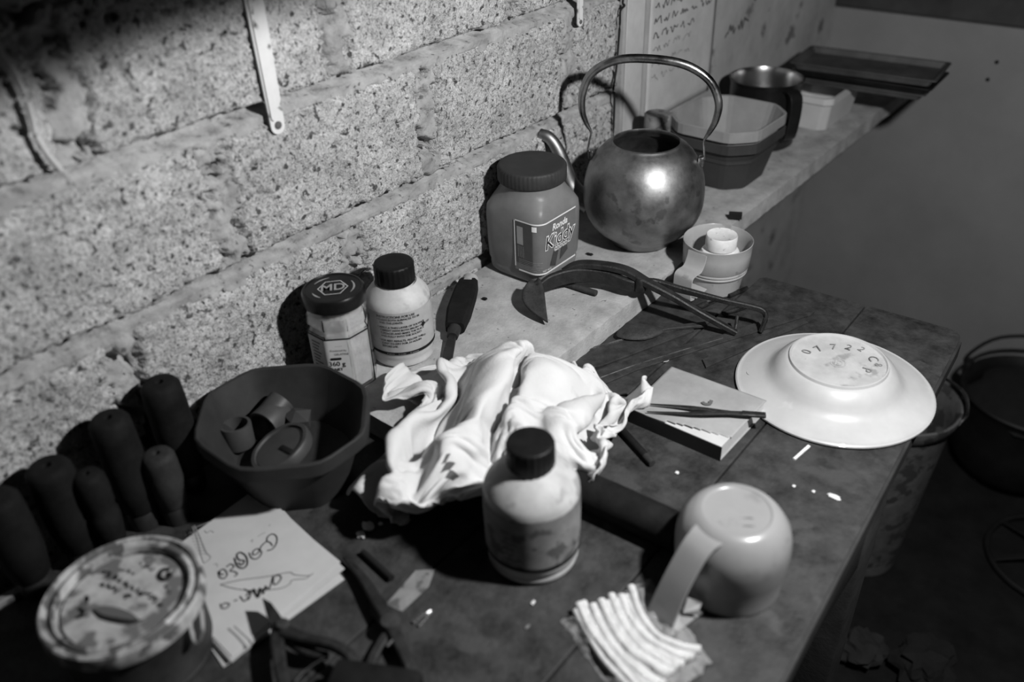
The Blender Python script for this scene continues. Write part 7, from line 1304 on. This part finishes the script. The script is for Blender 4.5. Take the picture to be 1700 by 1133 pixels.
    [1204, 468, 180, -16, 13, -7, 7, 35, 37, -9, 13, -12, 12, 22, -32, 8, 10, -25, 9, 25, -12, 8, 29, 5, 8, 30, 0, -3, 8, -7, 6, 20, 24, -3, 19, 7, 23, 20, -10, 19, 26, -6, -3, 17, 10, 8, 17, 30, -4, -5, 24, 4, 17, 11, -7, 15, -9, 13, 2, 23, 9, 20, 0, -15, -1, -24, 16, 15, 1, 20, 3, 26, 4, 17, -18, 20, 3, 23, 1, 14, -25, 19, 10, 23, -9, 11, -12, 20, 9, 17, -5, 13, -17, 18, 13, 8, -20, 11, -9, 18, 5, 24, -7, 11, -19, 21, 7, 21, -3, 12, -13, -12, -7, -27, 17, 17, 4, -8, 0, -21, 19, 19, 7, -12, -2, -27, 9, 16, -9, -4, -5, -24, 1, 20, -2, 13, 12, -18, -3, 13, -8, -5, 13, -14, -9, 17, 3, 5, 13, -22, 3, 22, -10, -16, 20, 0, 14, 25, 1, 4, 25, 2, -9, 22, 2, -19, 5, -21, -31, 9, -6, -34, 9, -2, -22, 12, 22, 13, 20, -1, 0, 20, -16, 8, 22, -12, 15, 21, 4, 8, 25, 4, -3, 25, 9, -1, 33, 12, 4, 24, 15, 17, 15, 17, 24, 10, 20, -6, 14, 0, 3, 12, 31],
    [1206, 487, 204, 3, 19, -45, -5, 21, 22, 4, 32, 21, -10, 7, -14, 6, 9, -27, 18, 20, -15, 21, 29, -14, -6, 15, -13, 6, 29, -1, 2, 11, 20, 6, 18, 27, 6, 22, 8, 21, 24, -9, 17, 29, -5, 0, -6, 33, 3, 16, 10, -13, 9, -12, 19, 7, 20, -7, 13, -12, 19, 3, 20, 1, 17, -22, 15, 1, 22, 4, 17, -18, 21, 4, 20, -5, 15, -23, 20, 5, 20, -10, 14, -14, 22, 5, 17, -7, 14, -18, 18, 14, 11, -7, 10, -17, 8, 15, 6, 14, 2, 22, -4, 12, -17, 16, 6, 19, -5, 11, -13, -8, -11, -23, 1, 13, -8, 12, 13, 18, -8, 2, -26, 8, 19, 2, -1, -3, -23, -1, 17, -11, -15, 9, 18, -7, 12, -18, -1, 16, -7, 9, 16, -14, 17, 7, -16, -2, 16, -11, -3, 19, -7, -17, 16, 1, -13, 20, 0, -3, 22, -11, -1, 21, 11, -1, -1, -29, -18, 13, -17, -36, 10, -1, -23, 9, 22, 11, 24, 5, -1, 18, -20, 4, 21, -11, 10, 21, -7, 6, 28, -2, 11, 25, 9, -1, 26, 17, -12, 21, 29, 19, 23, 7, 15, 14, 29, -9, 17, 5, 12, 10, 26],
    [1211, 513, 212, 15, 18, -36, -15, 11, -23, 5, 29, 23, 4, 24, 11, -11, 3, -11, 10, 11, -20, 26, 35, -19, 19, 21, -12, -1, 25, -12, -3, 8, 20, 18, 24, 24, 10, 6, 24, 11, 27, 6, 17, 14, -18, -8, 11, 3, 11, 6, 23, -12, 6, -17, 0, 15, 3, 25, 2, 18, -2, 18, -24, 22, 4, 19, -6, 14, -13, 26, 5, 17, -9, 15, -19, 21, 4, 19, -12, 13, -15, 26, 6, 13, -11, 13, -15, 22, 5, 12, 13, 14, 9, -9, 9, -20, 4, 13, -10, 9, 5, 26, 13, 12, 10, -11, 0, -23, 11, 14, 19, -8, 1, -29, 8, 12, 18, -6, 3, -22, 3, 14, 17, 3, 4, -23, -3, 15, -13, -8, 10, 11, -6, 12, -20, -11, 16, 7, 15, 10, -21, -9, 11, 9, 16, 9, -13, 5, 15, -15, -4, 20, -5, -7, 16, -14, -11, 18, -2, -18, 15, 9, -27, 13, 3, -8, 3, -27, -1, 1, -26, -23, 13, -8, -12, 12, 20, 0, 22, 5, 3, 19, -13, 2, 18, -13, 8, 21, -8, 9, 25, -11, 7, 23, 14, -8, 22, 18, -15, 26, 21, 17, 27, -1, 13, 15, 35, -2, 20, 31, 7, 15, 10],
    [1229, 540, 212, -10, 6, -23, 12, 16, -34, -4, 19, -3, 3, 21, 17, 2, 31, 1, -11, 15, -5, 13, 8, -19, 23, 22, -11, 24, 28, -13, 0, 21, 3, 13, 16, 27, 14, 5, 15, 15, 11, 22, 9, 21, 2, 5, 6, -23, -13, 6, -10, 13, 9, 23, -12, 10, -16, 40, 13, 18, -13, 7, -25, 13, 13, 4, 18, 7, 15, -11, 12, -15, 23, 6, 13, -12, 12, -16, 26, 5, 18, -12, 14, -15, 24, 7, 7, 7, 16, 5, 12, -8, 12, 1, 17, 5, 1, 10, -23, 10, 4, 22, -7, 11, -20, 13, 5, 22, -10, 7, -24, 10, 7, 26, -6, 10, -21, 0, 12, 14, -1, 11, -16, -7, 9, 8, 13, 20, -15, -8, 9, -7, -25, -2, 9, 11, 12, -21, 14, 17, -1, -2, 14, -6, -23, 7, 5, -6, 4, -17, -6, 12, -16, 2, 19, -2, 8, 21, 2, -23, 7, 1, -27, 10, -5, -22, 8, -18, -5, 2, -26, -16, 17, -7, 23, 13, 2, -3, 14, 13, -1, 21, -8, 0, 18, -14, 4, 16, -18, 12, 28, -5, -16, 22, 12, -3, 17, 15, -10, 27, 24, 23, 26, -12, -6, 23, 30, -11, 25, 17, 5, 15, 24],
    [1226, 560, 212, 17, 7, -28, -7, 15, -11, 15, 18, -21, -5, 15, 2, 1, 29, 1, 1, 14, 6, 5, 24, 4, 13, 18, -15, 24, 21, -8, 12, 25, -15, 2, 18, 16, 18, -1, 9, 20, 12, 14, 14, 9, 19, 2, 19, -6, -14, -3, -22, -5, 9, -14, 29, 18, 8, 14, -1, 16, 0, 19, -9, 3, 14, -13, 17, 6, 12, -13, 13, -16, 19, 6, 17, -4, 14, -21, 23, 3, 8, -10, 14, -7, 15, 13, 12, 18, 4, 7, 4, -15, 2, 4, 8, 18, 10, 15, 6, -6, 5, -23, 10, 11, 19, -6, 6, -22, 7, 8, 21, 2, 15, 8, -6, 12, -5, -5, 10, -13, -3, 9, 20, 1, 10, -19, -16, 6, 15, -12, 5, -3, 11, 22, -20, -21, 0, -1, 11, 25, -5, 15, 7, 13, -1, 11, -18, -8, 7, -19, -12, 12, -4, -22, 1, 2, 7, 19, -2, -17, 0, -18, -24, 9, -3, -18, 8, -17, -29, 7, -14, -8, 19, -2, 23, 16, -1, 28, 11, 1, 2, 19, -7, -2, 18, -8, 0, 20, -11, 5, 22, -13, -23, 16, 1, 8, 21, 4, 0, 22, 19, -3, 24, 11, 13, 17, 9, -14, 26, 39, -14, 29, 17],
    [1248, 580, 208, -18, 2, -18, 18, 19, -5, 15, 17, -12, 6, 13, -24, -9, 16, -5, 4, 26, 5, 15, 22, 9, 9, 21, 11, 14, 19, -14, 21, 17, -20, -1, 17, -3, 9, 13, 18, 21, 6, -6, 20, 5, 18, -16, 2, -2, 16, 25, -22, -13, 5, -9, 9, 16, 5, 24, 4, 2, 16, 9, 16, 6, 19, -10, -14, 1, -15, 23, 11, 16, -16, 3, -18, 12, 17, -9, 18, 15, 1, 9, -5, 24, 2, 11, -13, 17, 13, 9, 6, -3, 15, 8, -6, 12, 6, 0, 21, -6, 12, -15, 10, 12, -4, -1, 13, -6, 3, 15, -3, -8, 10, 4, 5, 21, 8, -5, 11, 4, -8, 12, 9, -16, -6, 9, 6, 14, -7, -8, 9, -10, -27, -4, 8, 13, 22, -18, -27, 3, -11, 12, 22, 9, 16, 10, 10, -10, 5, -18, -16, -2, -12, 1, 17, 8, -15, 10, -4, -15, -5, -21, -19, 0, -16, -25, 10, -10, -25, 13, -4, -12, 18, -6, 25, 13, -2, 25, 16, 4, 13, 19, -3, -7, 17, -11, 3, 20, -7, 3, 21, -10, -14, 6, -18, 12, 20, 3, 8, 24, -3, -5, 28, 13, -17, 9, 33, -7, 35, -2, -12, 26, 30],
    [1253, 601, 206, -27, -3, -3, 20, 21, -24, 11, 15, -15, 21, 17, -2, 8, 19, -24, -8, 16, -2, 17, 26, 8, 20, 17, 18, 17, 23, 8, 11, 14, -23, -3, 2, -22, 1, 18, 2, 6, 11, 6, 20, 5, 1, 18, 8, 11, 8, 19, -1, -4, 11, -17, -8, 12, -11, 14, 9, 10, 28, 6, 2, -10, 13, -23, 19, 2, 20, -9, 12, -16, 13, -2, 22, 11, 12, -1, 8, 8, -22, 13, 12, 6, -6, -5, 28, 23, 10, -17, 3, 14, 6, 4, 1, 19, 6, -1, 18, 1, 4, 20, -11, 8, 7, -3, 13, -5, 9, 13, -6, 6, 16, -3, -6, 13, 12, -2, 14, 1, -6, 12, 5, -17, 6, 12, -3, 8, -13, -25, -3, -2, 13, 19, -18, -34, -7, -4, 7, 23, -4, -18, 7, -11, 19, 6, 22, -3, 14, -7, -13, -7, -17, -11, 10, -8, -3, 14, 13, -15, -6, -20, -20, 3, -13, -19, 12, -7, -8, 17, -5, -3, 17, -12, -23, 12, 2, 16, 18, -12, 15, 14, -13, 12, 12, 17, 12, 21, -7, 1, 21, -9, -18, 4, -26, -6, 19, -7, 26, 16, 10, 17, 20, -3, -1, 33, 9, -16, 24, 32, -32, 17, 3],
    [1250, 618, 202, -25, -2, -11, 21, 24, -21, 19, 12, 2, 0, 27, -4, 23, 10, -16, 20, 16, -22, 2, 22, -5, 20, 16, 17, 25, 16, 18, 10, 18, -3, -8, 5, -25, -2, 4, -18, 1, 18, -3, 13, 12, 9, 19, 8, 2, 21, 8, 1, 3, 16, 3, -9, 12, -28, 26, 4, 16, -8, 13, -25, 21, 1, 16, -10, 13, -10, 14, -5, 22, 9, 14, -7, 17, 0, 18, 11, 16, -13, -4, -7, 30, 3, 10, 18, 11, 9, -15, 12, 4, -14, 8, 15, 3, -2, 12, 13, -6, 4, 18, 2, 2, 23, -5, 7, 14, -10, 9, 6, -9, 8, -12, -9, 9, 1, -5, 13, -1, -2, 15, 7, -16, -4, 6, -5, 13, -9, 10, 21, -3, -6, 12, -4, -6, 6, -16, -36, -8, -7, -11, 11, -2, 2, 15, 5, 19, 13, 14, -18, -1, -17, 14, 14, -5, -25, -5, -3, -22, -1, 0, -12, 10, -13, 5, 16, -9, 6, 11, -18, -9, 17, -3, -33, 6, 3, 17, 16, -13, 5, 19, -1, -26, 8, -18, 16, 21, -6, 13, 15, 9, -2, 6, -25, 6, 29, -2, -19, 13, -23, 19, 17, 8, 31, 11, 23, -1, 32, 12, -27, 13, 19],
    [1242, 630, 196, -9, 13, -12, 19, 19, 1, 28, 12, -10, 4, 19, 2, 26, 26, -1, 12, 5, -31, 12, 12, -23, 12, 22, 0, 17, 14, 12, 19, 7, 11, 5, 18, -8, -9, 7, -13, 0, 10, -18, 4, 17, -11, 12, 12, 11, 21, 7, -5, 15, 2, 4, -8, 14, -20, 23, 1, 10, -8, 15, -20, 14, 11, 9, 4, -10, 17, 12, 4, 14, 9, 10, -9, 24, 13, 4, -6, -5, 24, 9, 11, 17, -10, -6, 18, 5, 16, 6, 16, -1, -17, -4, 13, 5, 11, 10, 5, 5, 16, 5, 1, 15, 7, -14, 6, 7, -7, 9, 11, -9, 6, 10, -12, 2, 9, -10, 8, 7, -12, 8, 6, -6, 13, -1, -10, 7, 0, -10, 8, -14, -8, 7, -16, -5, 8, -9, 9, 23, -5, -21, -1, -1, -19, 1, 13, -2, 14, -6, 19, 17, 5, -19, -4, -10, 16, 16, -6, -32, -8, 3, -12, 11, -9, 17, 4, -19, 8, 13, -15, -16, 13, 1, -30, 3, 5, 14, 17, -16, -9, 14, 1, -33, 7, -21, 3, 20, -1, 22, 13, -1, -17, 13, -9, 20, 20, -13, -15, 8, -27, -5, 31, -2, 21, 20, -2, 21, 11, 7, 12, 12, 36],
    [1241, 642, 187, 26, 7, 6, 25, 35, -4, 11, 0, -33, 14, 23, -3, 19, 13, 11, 15, 22, -2, 16, 16, -25, 9, 15, -17, -15, 1, -10, 12, 11, 12, 20, 11, -19, 9, 14, 7, 2, 18, -6, -7, 9, -22, 24, 5, 7, -6, 15, -17, 18, 0, 9, 14, 1, 3, 7, 15, -16, 6, 2, 24, 12, 10, -10, 14, 6, 18, -2, -10, 27, 6, 11, 13, 24, 6, -11, 6, 6, 21, -15, -7, 25, 14, 18, -8, -14, -3, 22, 9, 13, -1, 12, 11, -10, -15, 4, 12, 4, 13, 2, 8, 14, 14, -1, 15, 6, -2, 15, 3, -8, 13, 4, -10, 7, -6, -11, 10, 3, -12, 4, 4, -3, 13, 13, -11, 10, -6, -13, 7, -3, -16, 1, -7, 1, 12, -17, -22, -8, -7, 12, 19, 10, -11, 13, 2, -19, 0, 8, -22, 7, -7, 27, 8, 14, -11, 8, -14, 10, 13, -9, -29, -5, 2, 16, 7, -21, 12, 11, -14, -27, 1, -3, -10, 14, 5, -9, 14, -3, -22, 1, -15, -23, 9, -18, -1, 21, -1, 8, 18, -1, 10, 16, -3, 5, 16, -11, -11, 10, -22, -6, 14, -24, 15, 23, 7, 14, 27, -3, 20, 12, 0],
    [1268, 648, 190, 19, 19, -5, 15, 5, -16, 16, 23, 1, 14, 11, -24, 13, 22, -15, 21, 16, 7, -5, 7, -19, 2, 9, -16, 14, 17, 0, -4, 12, -8, 2, 13, -2, 15, 12, -8, 13, 10, -11, 14, 6, 3, 1, 13, -16, 17, 7, 2, 10, 16, -5, 18, -6, 7, 6, -1, 17, 12, 12, 7, -1, 1, 20, 20, 4, 1, 10, 10, 10, -3, -8, 24, -1, 11, 18, 18, -4, 1, 0, 4, 20, -5, 13, 9, 9, 10, -6, -1, 7, 16, -1, 13, 4, 1, 16, -1, -15, -2, 10, -7, 12, -4, 5, 11, 14, -6, 13, 0, -4, 12, 5, -4, 14, 4, -6, 12, 3, 3, 16, -11, -7, 10, -10, -10, 9, -4, -9, 10, -1, -13, 8, 1, -18, 4, 3, -19, -12, -9, -11, 8, -4, 2, 12, 13, 8, 18, 5, -34, -7, 3, 0, 15, 9, 15, 14, -1, 14, 3, -21, -16, 8, 5, -10, 8, -12, 21, 3, -16, -17, 9, -9, 2, 7, -19, -11, 12, -6, -17, 13, -4, -33, 3, 5, -24, 5, -9, 31, 12, -7, 9, 15, -7, 7, 20, -7, -2, 21, -13, -10, 15, -16, -29, 10, -14, 34, 15, -9, -2, 26, -3],
]
def cloth_mesh():
    V = []
    n = len(CLOTH_ROWS)
    for row in CLOTH_ROWS:
        x, y, z = 0, 1200, 3000
        for k in range(0, len(row), 3):
            x, y, z = x + row[k], y + row[k + 1], z + row[k + 2]
            V.append((x / 4000.0, y / 4000.0, z / 4000.0))
    return V, [(i * n + j, (i + 1) * n + j, (i + 1) * n + j + 1, i * n + j + 1) for i in range(n - 1) for j in range(n - 1)]
rag = top('white_cloth', cloth_mesh(), 'cloth', 'crumpled white cotton cloth heaped between the dark tub and the book', 'cloth', (0.245, 0.545, T), angle=180)
# grubby marks soaked into the cloth
rag.data.materials.append(MT['stain'])
rag.data.materials.append(MT['ink_soft'])
STAINS = [((0.2280, 0.4850, 0.8340), 0.012, 1), ((0.2308, 0.4761, 0.8300), 0.010, 1), ((0.2461, 0.4969, 0.8420), 0.0055, 1), ((0.2420, 0.4884, 0.8400), 0.0036, 2), ((0.2724, 0.4322, 0.8000), 0.0060, 2), ((0.2463, 0.4731, 0.8340), 0.0026, 2), ((0.2515, 0.4612, 0.8250), 0.0026, 2)]
for f in rag.data.polygons:
    c = f.center + rag.location
    for q, r, k in STAINS:
        if math.hypot(c.x - q[0], c.y - q[1]) < r * (0.8 + 0.5 * noise.noise(c * 140)):
            f.material_index = k
ms = rag.modifiers.new('rounding', 'SUBSURF'); ms.levels = 1; ms.render_levels = 1
rag.modifiers.new('weave_thickness', 'SOLIDIFY').thickness = 0.001

# ================================================================== on the shelf behind the kettle
ST = (0.112, 1.300, S)
st = root('octagonal_tub', 'dark ridged octagonal tub on the concrete shelf behind the kettle', 'tub', ST)
obj('tub', octub(0.0790, 0.0850, 0.034, 0.086, 0.016, 0.74, (0.050,)), 'tub_out', st, smooth=False)
SU = (0.112, 1.300, S + 0.0035)
pt = root('pale_tub', 'pale octagonal tub nested inside the dark ridged tub', 'tub', SU)
obj('tub', octub(0.0778, 0.0838, 0.034, 0.104, 0.018, 0.72), 'tub_in', pt, smooth=False)
SP = (0.094, 1.478, S)
po = root('steel_pot', 'straight-sided steel pot with strap handle on the shelf', 'pot', SP)
obj('outside', lathe([(0, 0.001), (0.058, 0.0), (0.061, 0.003), (0.0625, 0.110), (0.0650, 0.117), (0.0662, 0.119), (0.0640, 0.1195)], 56), 'pot_dark', po)
obj('inside', lathe([(0.0640, 0.1193), (0.0610, 0.110), (0.0595, 0.005), (0, 0.004)], 56), 'pot_in', po)
pa = radians(-28)
pv = Vector((cos(pa), sin(pa), 0))
def ph(r, z):
    return tuple(pv * r + Vector((0, 0, z)))
obj('handle', tube([ph(0.061, 0.110), ph(0.074, 0.112), ph(0.086, 0.104), ph(0.089, 0.080), ph(0.086, 0.045), ph(0.080, 0.030), ph(0.070, 0.040), ph(0.061, 0.055)], 0, sub=5, shape=(0.024, 0.004), up=pv), 'pot_dark', po)
WB = (0.122, 1.660, S)
wb = root('white_tub', 'white square plastic tub near the end of the shelf', 'tub', WB)
def sqtub(hx, hy, h, taper, ch):
    o = lambda k, z, d=0.0: octagon(hx * k + d, hy * k + d, ch, z)
    return loft([o(taper, 0), o(0.985, h - 0.012), o(1, h - 0.012, 0.003), o(1, h, 0.003), o(1, h, -0.002), o(taper, 0.003, -0.002)], True)
obj('tub', sqtub(0.060, 0.085, 0.066, 0.86, 0.012), 'white_tub', wb, smooth=False)
rz = radians(4)
def tray(z, cx, cy, w, d, h, rot, label, m='tray'):
    base = (cx, cy, z)
    t = root('shallow_tray', label, 'tray', base, rot, group='shallow trays stacked on the white tub')
    obj('tray', loft([octagon(w * .94, d * .94, 0.004, 0.0005), octagon(w, d, 0.004, h - 0.002), octagon(w + 0.004, d + 0.004, 0.004, h - 0.002), octagon(w + 0.004, d + 0.004, 0.004, h), octagon(w - 0.002, d - 0.002, 0.004, h), octagon(w * .93, d * .93, 0.004, 0.003)], True), m, t, smooth=False)
tray(S + 0.0665, 0.196, 1.700, 0.120, 0.055, 0.012, rz, 'bottom shallow tray of the stack on the white tub')
tray(S + 0.0790, 0.200, 1.706, 0.126, 0.060, 0.012, rz - 0.03, 'middle shallow tray of the stack on the white tub', 'pot_dark')
tray(S + 0.0915, 0.196, 1.710, 0.130, 0.063, 0.014, rz + 0.02, 'top shallow tray of the stack on the white tub')
LJ = (0.0520, 1.1722, 0.9039)
lj = root('spice_jar', 'small jar with dark worn cap behind the kettle by the wall', 'jar', (LJ[0], LJ[1], S))
zt = LJ[2] - S + 0.008
obj('body', lathe([(0, 0), (0.024, 0.0), (0.026, 0.002), (0.026, zt - 0.04), (0.020, zt - 0.032), (0.019, zt - 0.02), (0, zt - 0.02)], 32), 'bottle_plastic_old', lj)
obj('cap', lathe([(0.019, zt - 0.030), (0.0215, zt - 0.030), (0.0215, zt - 0.002), (0.020, zt), (0.016, zt - 0.001), (0, zt - 0.001)], 40, rfun=ribbed(20, 0.02)), 'label_worn', lj)
top('metal_bracket', box((0.213, 1.150, S + 0.006), (0.020, 0.006, 0.0115), 0.001, Matrix.Rotation(0.5, 4, 'Z')), 'ink', 'small dark chip of metal on the shelf right of the kettle', 'chip', (0.213, 1.150, S), smooth=False)

# ================================================================== on the wall
def stay(name, label, y, z0, z1, w0, w1, x):
    b = (x, y, z0)
    t = root(name, label, 'metal strip', b)
    def bar(wa, wb, x0, x1, za, zb):
        s = []
        n = 10
        for k in range(n + 1):
            a = pi + pi * k / n
            s.append((wa / 2 * cos(a), za + wa / 2 * (1 + sin(a))))
        s += [(wb / 2, zb), (-wb / 2, zb)]
        return loft([[(xx, yy, zz) for yy, zz in s] for xx in (x0, x1)])
    obj('bar', bar(w0, w1, 0.0, 0.0022, 0, z1 - z0), 'strip', t, smooth=False)
    obj('raised_edge', bar(w0 * 0.42, w1 * 0.42, 0.0022, 0.0042, w0 * 0.9, z1 - z0), 'strip', t, smooth=False).location.y = -w0 * 0.22
    obj('rivet', xform(lathe([(0, 0), (w0 * 0.24, 0.0), (w0 * 0.24, 0.0012), (w0 * 0.16, 0.0020), (0, 0.0020)], 14), Matrix.Translation((0.0022, 0, w0 * 0.55)) @ Matrix.Rotation(pi / 2, 4, 'Y')), 'ink_soft', t)
stay('metal_stay', 'long white metal stay bar with rivet hanging on the block wall', 0.503, 1.070, 1.36, 0.017, 0.026, -0.0065)
stay('metal_stay', 'tip of a white metal strip at the top edge above the kettle', 1.036, 1.066, 1.30, 0.012, 0.014, -0.0065)
top('black_wire', tube([(-0.0020, 1.1463, 1.1031), (-0.0020, 1.1414, 1.0793), (0.0000, 1.1436, 1.0749), (-0.0010, 1.1341, 1.0688), (-0.0025, 1.1361, 1.0491), (-0.0025, 1.1334, 1.0141), (-0.0020, 1.1295, 0.9831), (-0.0015, 1.1222, 0.9523), (-0.0010, 1.1253, 0.9440), (-0.0020, 1.1276, 0.9024), (-0.0020, 1.1277, 0.8396)], 0.0018, 8, 4), 'ink', 'thin black wire running down the wall behind the kettle', 'wire', (-0.0040, 1.1326, 0.9821))
top('pale_cable', tube([(0.0000, 0.2545, 1.2600), (0.0000, 0.2622, 1.2226), (0.0000, 0.2693, 1.1986), (0.0000, 0.2725, 1.1743), (0.0000, 0.2717, 1.1526), (0.0000, 0.2704, 1.1405), (0.0020, 0.2735, 1.1230), (0.0000, 0.2796, 1.1079)], [0.0028, 0.0028, 0.0028, 0.0028], 10, 4), 'cable', 'pale loose cable hanging down the wall at the left edge', 'cable', (-0.0060, 0.2747, 1.1727))

# sheets of writing pasted on the plaster
def sheet(y0, y1, z0, z1, x, m, label, lean=0.0):
    b = (x, (y0 + y1) / 2, z0)
    t = root('pasted_sheet', label, 'paper', b)
    V, F = [], []
    ny, nz = 20, 24
    for i in range(ny + 1):
        for j in range(nz + 1):
            y, z = y0 + (y1 - y0) * i / ny, z0 + (z1 - z0) * j / nz
            wav = 0.0005 * noise.noise(Vector((y * 14, z * 14, x * 100))) + 0.0009
            V.append((x + wav, y + lean * (z - z0), z))
    for i in range(ny):
        for j in range(nz):
            k = i * (nz + 1) + j
            F.append((k, k + nz + 1, k + nz + 2, k + 1))
    o = obj('paper', (V, F), m, t, off=b)
    o.modifiers.new('solid', 'SOLIDIFY').thickness = 0.0004
    return t, o, b
rr = random.Random(21)
def scribble(parent, b, y0, y1, z, h, m='ink_soft', w=0.0016, x=None):
    y = y0
    while y < y1:
        L = rr.uniform(0.010, 0.024) * (h / 0.009)
        n = max(4, int(L / (0.30 * h)))
        pts = [(x, y + L * k / n, z + h * rr.uniform(-0.6, 0.6)) for k in range(n + 1)]
        obj('handwriting', ribbon(pts, w, N=(1, 0, 0), sub=3), m, parent, off=b, smooth=False)
        y += L + rr.uniform(0.006, 0.012)
t, o, b = sheet(1.228, 1.452, 0.865, 1.16, -0.0064, 'sheet', 'pale pasted sheet with rows of handwriting on the wall above the kettle')
for k, (y1, z) in enumerate(((1.40, 1.118), (1.42, 1.096), (1.43, 1.074), (1.40, 1.0520), (1.42, 1.030), (1.37, 1.008), (1.34, 0.986), (1.36, 0.962), (1.33, 0.938))):
    scribble(o, b, 1.242, y1, z, 0.010, 'ink_soft' if k < 6 else 'ink_faint', 0.0022 if k < 6 else 0.0013, -0.0046)
t, o, b = sheet(1.160, 1.214, 0.80, 1.16, -0.0064, 'sheet', 'narrow blank paper strip on the wall beside the black wire')
scribble(wall_left, None, 1.50, 1.72, 1.040, 0.026, 'ink_soft', 0.0045, -0.0058)
scribble(wall_left, None, 1.60, 1.76, 1.002, 0.020, 'ink_soft', 0.0045, -0.0058)
scribble(wall_left, None, 1.50, 1.56, 0.960, 0.018, 'ink_soft', 0.0035, -0.0058)

# ================================================================== on the floor to the right
BU = (0.462, 1.385, 0.0)
bu = root('bucket', 'grubby pale bucket standing on the floor beyond the table edge', 'bucket', BU)
obj('body', lathe([(0, 0.002), (0.070, 0.0), (0.074, 0.004), (0.100, 0.37), (0.106, 0.375), (0.110, 0.392), (0.110, 0.400), (0.106, 0.402), (0.102, 0.395), (0.098, 0.37), (0.071, 0.008), (0, 0.008)], 48), 'bucket', bu)
obj('bail', tube([(0.108, 0.0, 0.386), (0.112, 0.03, 0.40), (0.085, 0.085, 0.404), (0.0, 0.115, 0.404), (-0.085, 0.085, 0.404), (-0.112, 0.03, 0.40), (-0.108, 0, 0.386)], 0.003, 8, 5), 'steel', bu)
PO = (0.640, 1.835, 0.0)
p2 = root('cooking_pot', 'sooty black cooking pot with wire bail on the floor by the back wall', 'pot', PO)
obj('body', lathe([(0, 0.003), (0.07, 0.0), (0.105, 0.012), (0.128, 0.05), (0.135, 0.11), (0.130, 0.185), (0.136, 0.200), (0.145, 0.214), (0.142, 0.218), (0.130, 0.206), (0.126, 0.185), (0.130, 0.11), (0.1, 0.02), (0, 0.012)], 48), 'soot', p2)
obj('firewood_fill', lathe([(0.128, 0.19), (0.09, 0.215), (0.04, 0.225), (0, 0.228)], 24, rfun=lambda a, z: 1 + 0.12 * sin(5 * a + z * 80)), 'rag_dark', p2)
obj('bail', tube([(-0.138, 0.02, 0.205), (-0.150, 0.02, 0.24), (-0.10, 0.04, 0.30), (0.0, 0.05, 0.325), (0.10, 0.04, 0.30), (0.15, 0.02, 0.24), (0.138, 0.02, 0.205)], 0.004, 8, 5), 'soot', p2)
for s in (-1, 1):
    obj('lug', box((s * 0.142, 0.02, 0.215), (0.016, 0.03, 0.035), 0.004), 'soot', p2)
FN = (0.790, 1.585, 0.0)
fn = root('ring_stand', 'black round iron stand with crossbars lying on the floor below the pot', 'stand', FN)
ringp = [(0.125 * cos(2 * pi * k / 48), 0.125 * sin(2 * pi * k / 48), 0.012) for k in range(49)]
obj('ring', tube(ringp, 0.006, 8, 1, smooth=False), 'soot', fn)
for k in range(3):
    a = radians(35 + 60 * k)
    obj('crossbar', tube([(0.123 * cos(a), 0.123 * sin(a), 0.014), (0, 0, 0.03), (-0.123 * cos(a), -0.123 * sin(a), 0.014)], 0, sub=3, shape=(0.012, 0.005)), 'soot', fn)
obj('hub', lathe([(0, 0.012), (0.045, 0.012), (0.05, 0.02), (0.042, 0.045), (0.02, 0.055), (0, 0.055)], 28), 'soot', fn)
def crumple(name, c, r, seed, m, label, cat, sq):
    bm = bmesh.new()
    bmesh.ops.create_icosphere(bm, subdivisions=3, radius=1)
    for v in bm.verts:
        d = 1 + 0.9 * noise.turbulence(v.co * 1.3 + Vector((seed, seed * 2, 0)), 2, True) - 0.4
        v.co = Vector((v.co.x * sq[0], v.co.y * sq[1], v.co.z * sq[2])) * (r * d)
    zmin = min(v.co.z for v in bm.verts)
    bm.verts.index_update()
    V = [(c[0] + v.co.x, c[1] + v.co.y, c[2] + v.co.z - zmin) for v in bm.verts]
    F = [tuple(v.index for v in f.verts) for f in bm.faces]
    bm.free()
    top(name, (V, F), m, label, cat, c, smooth=False)
crumple('crumpled_paper', (0.5622, 1.1355, -0.0000), 0.045, 2.0, 'paper_grey', 'crumpled grey paper on the dark floor below the table edge', 'paper', (1.0, 1.0, 0.5))
crumple('dark_cloth', (0.6635, 1.1697, -0.0000), 0.050, 5.0, 'rag_dark', 'dark crumpled cloth on the floor beside the grey paper', 'cloth', (1.0, 1.2, 0.6))
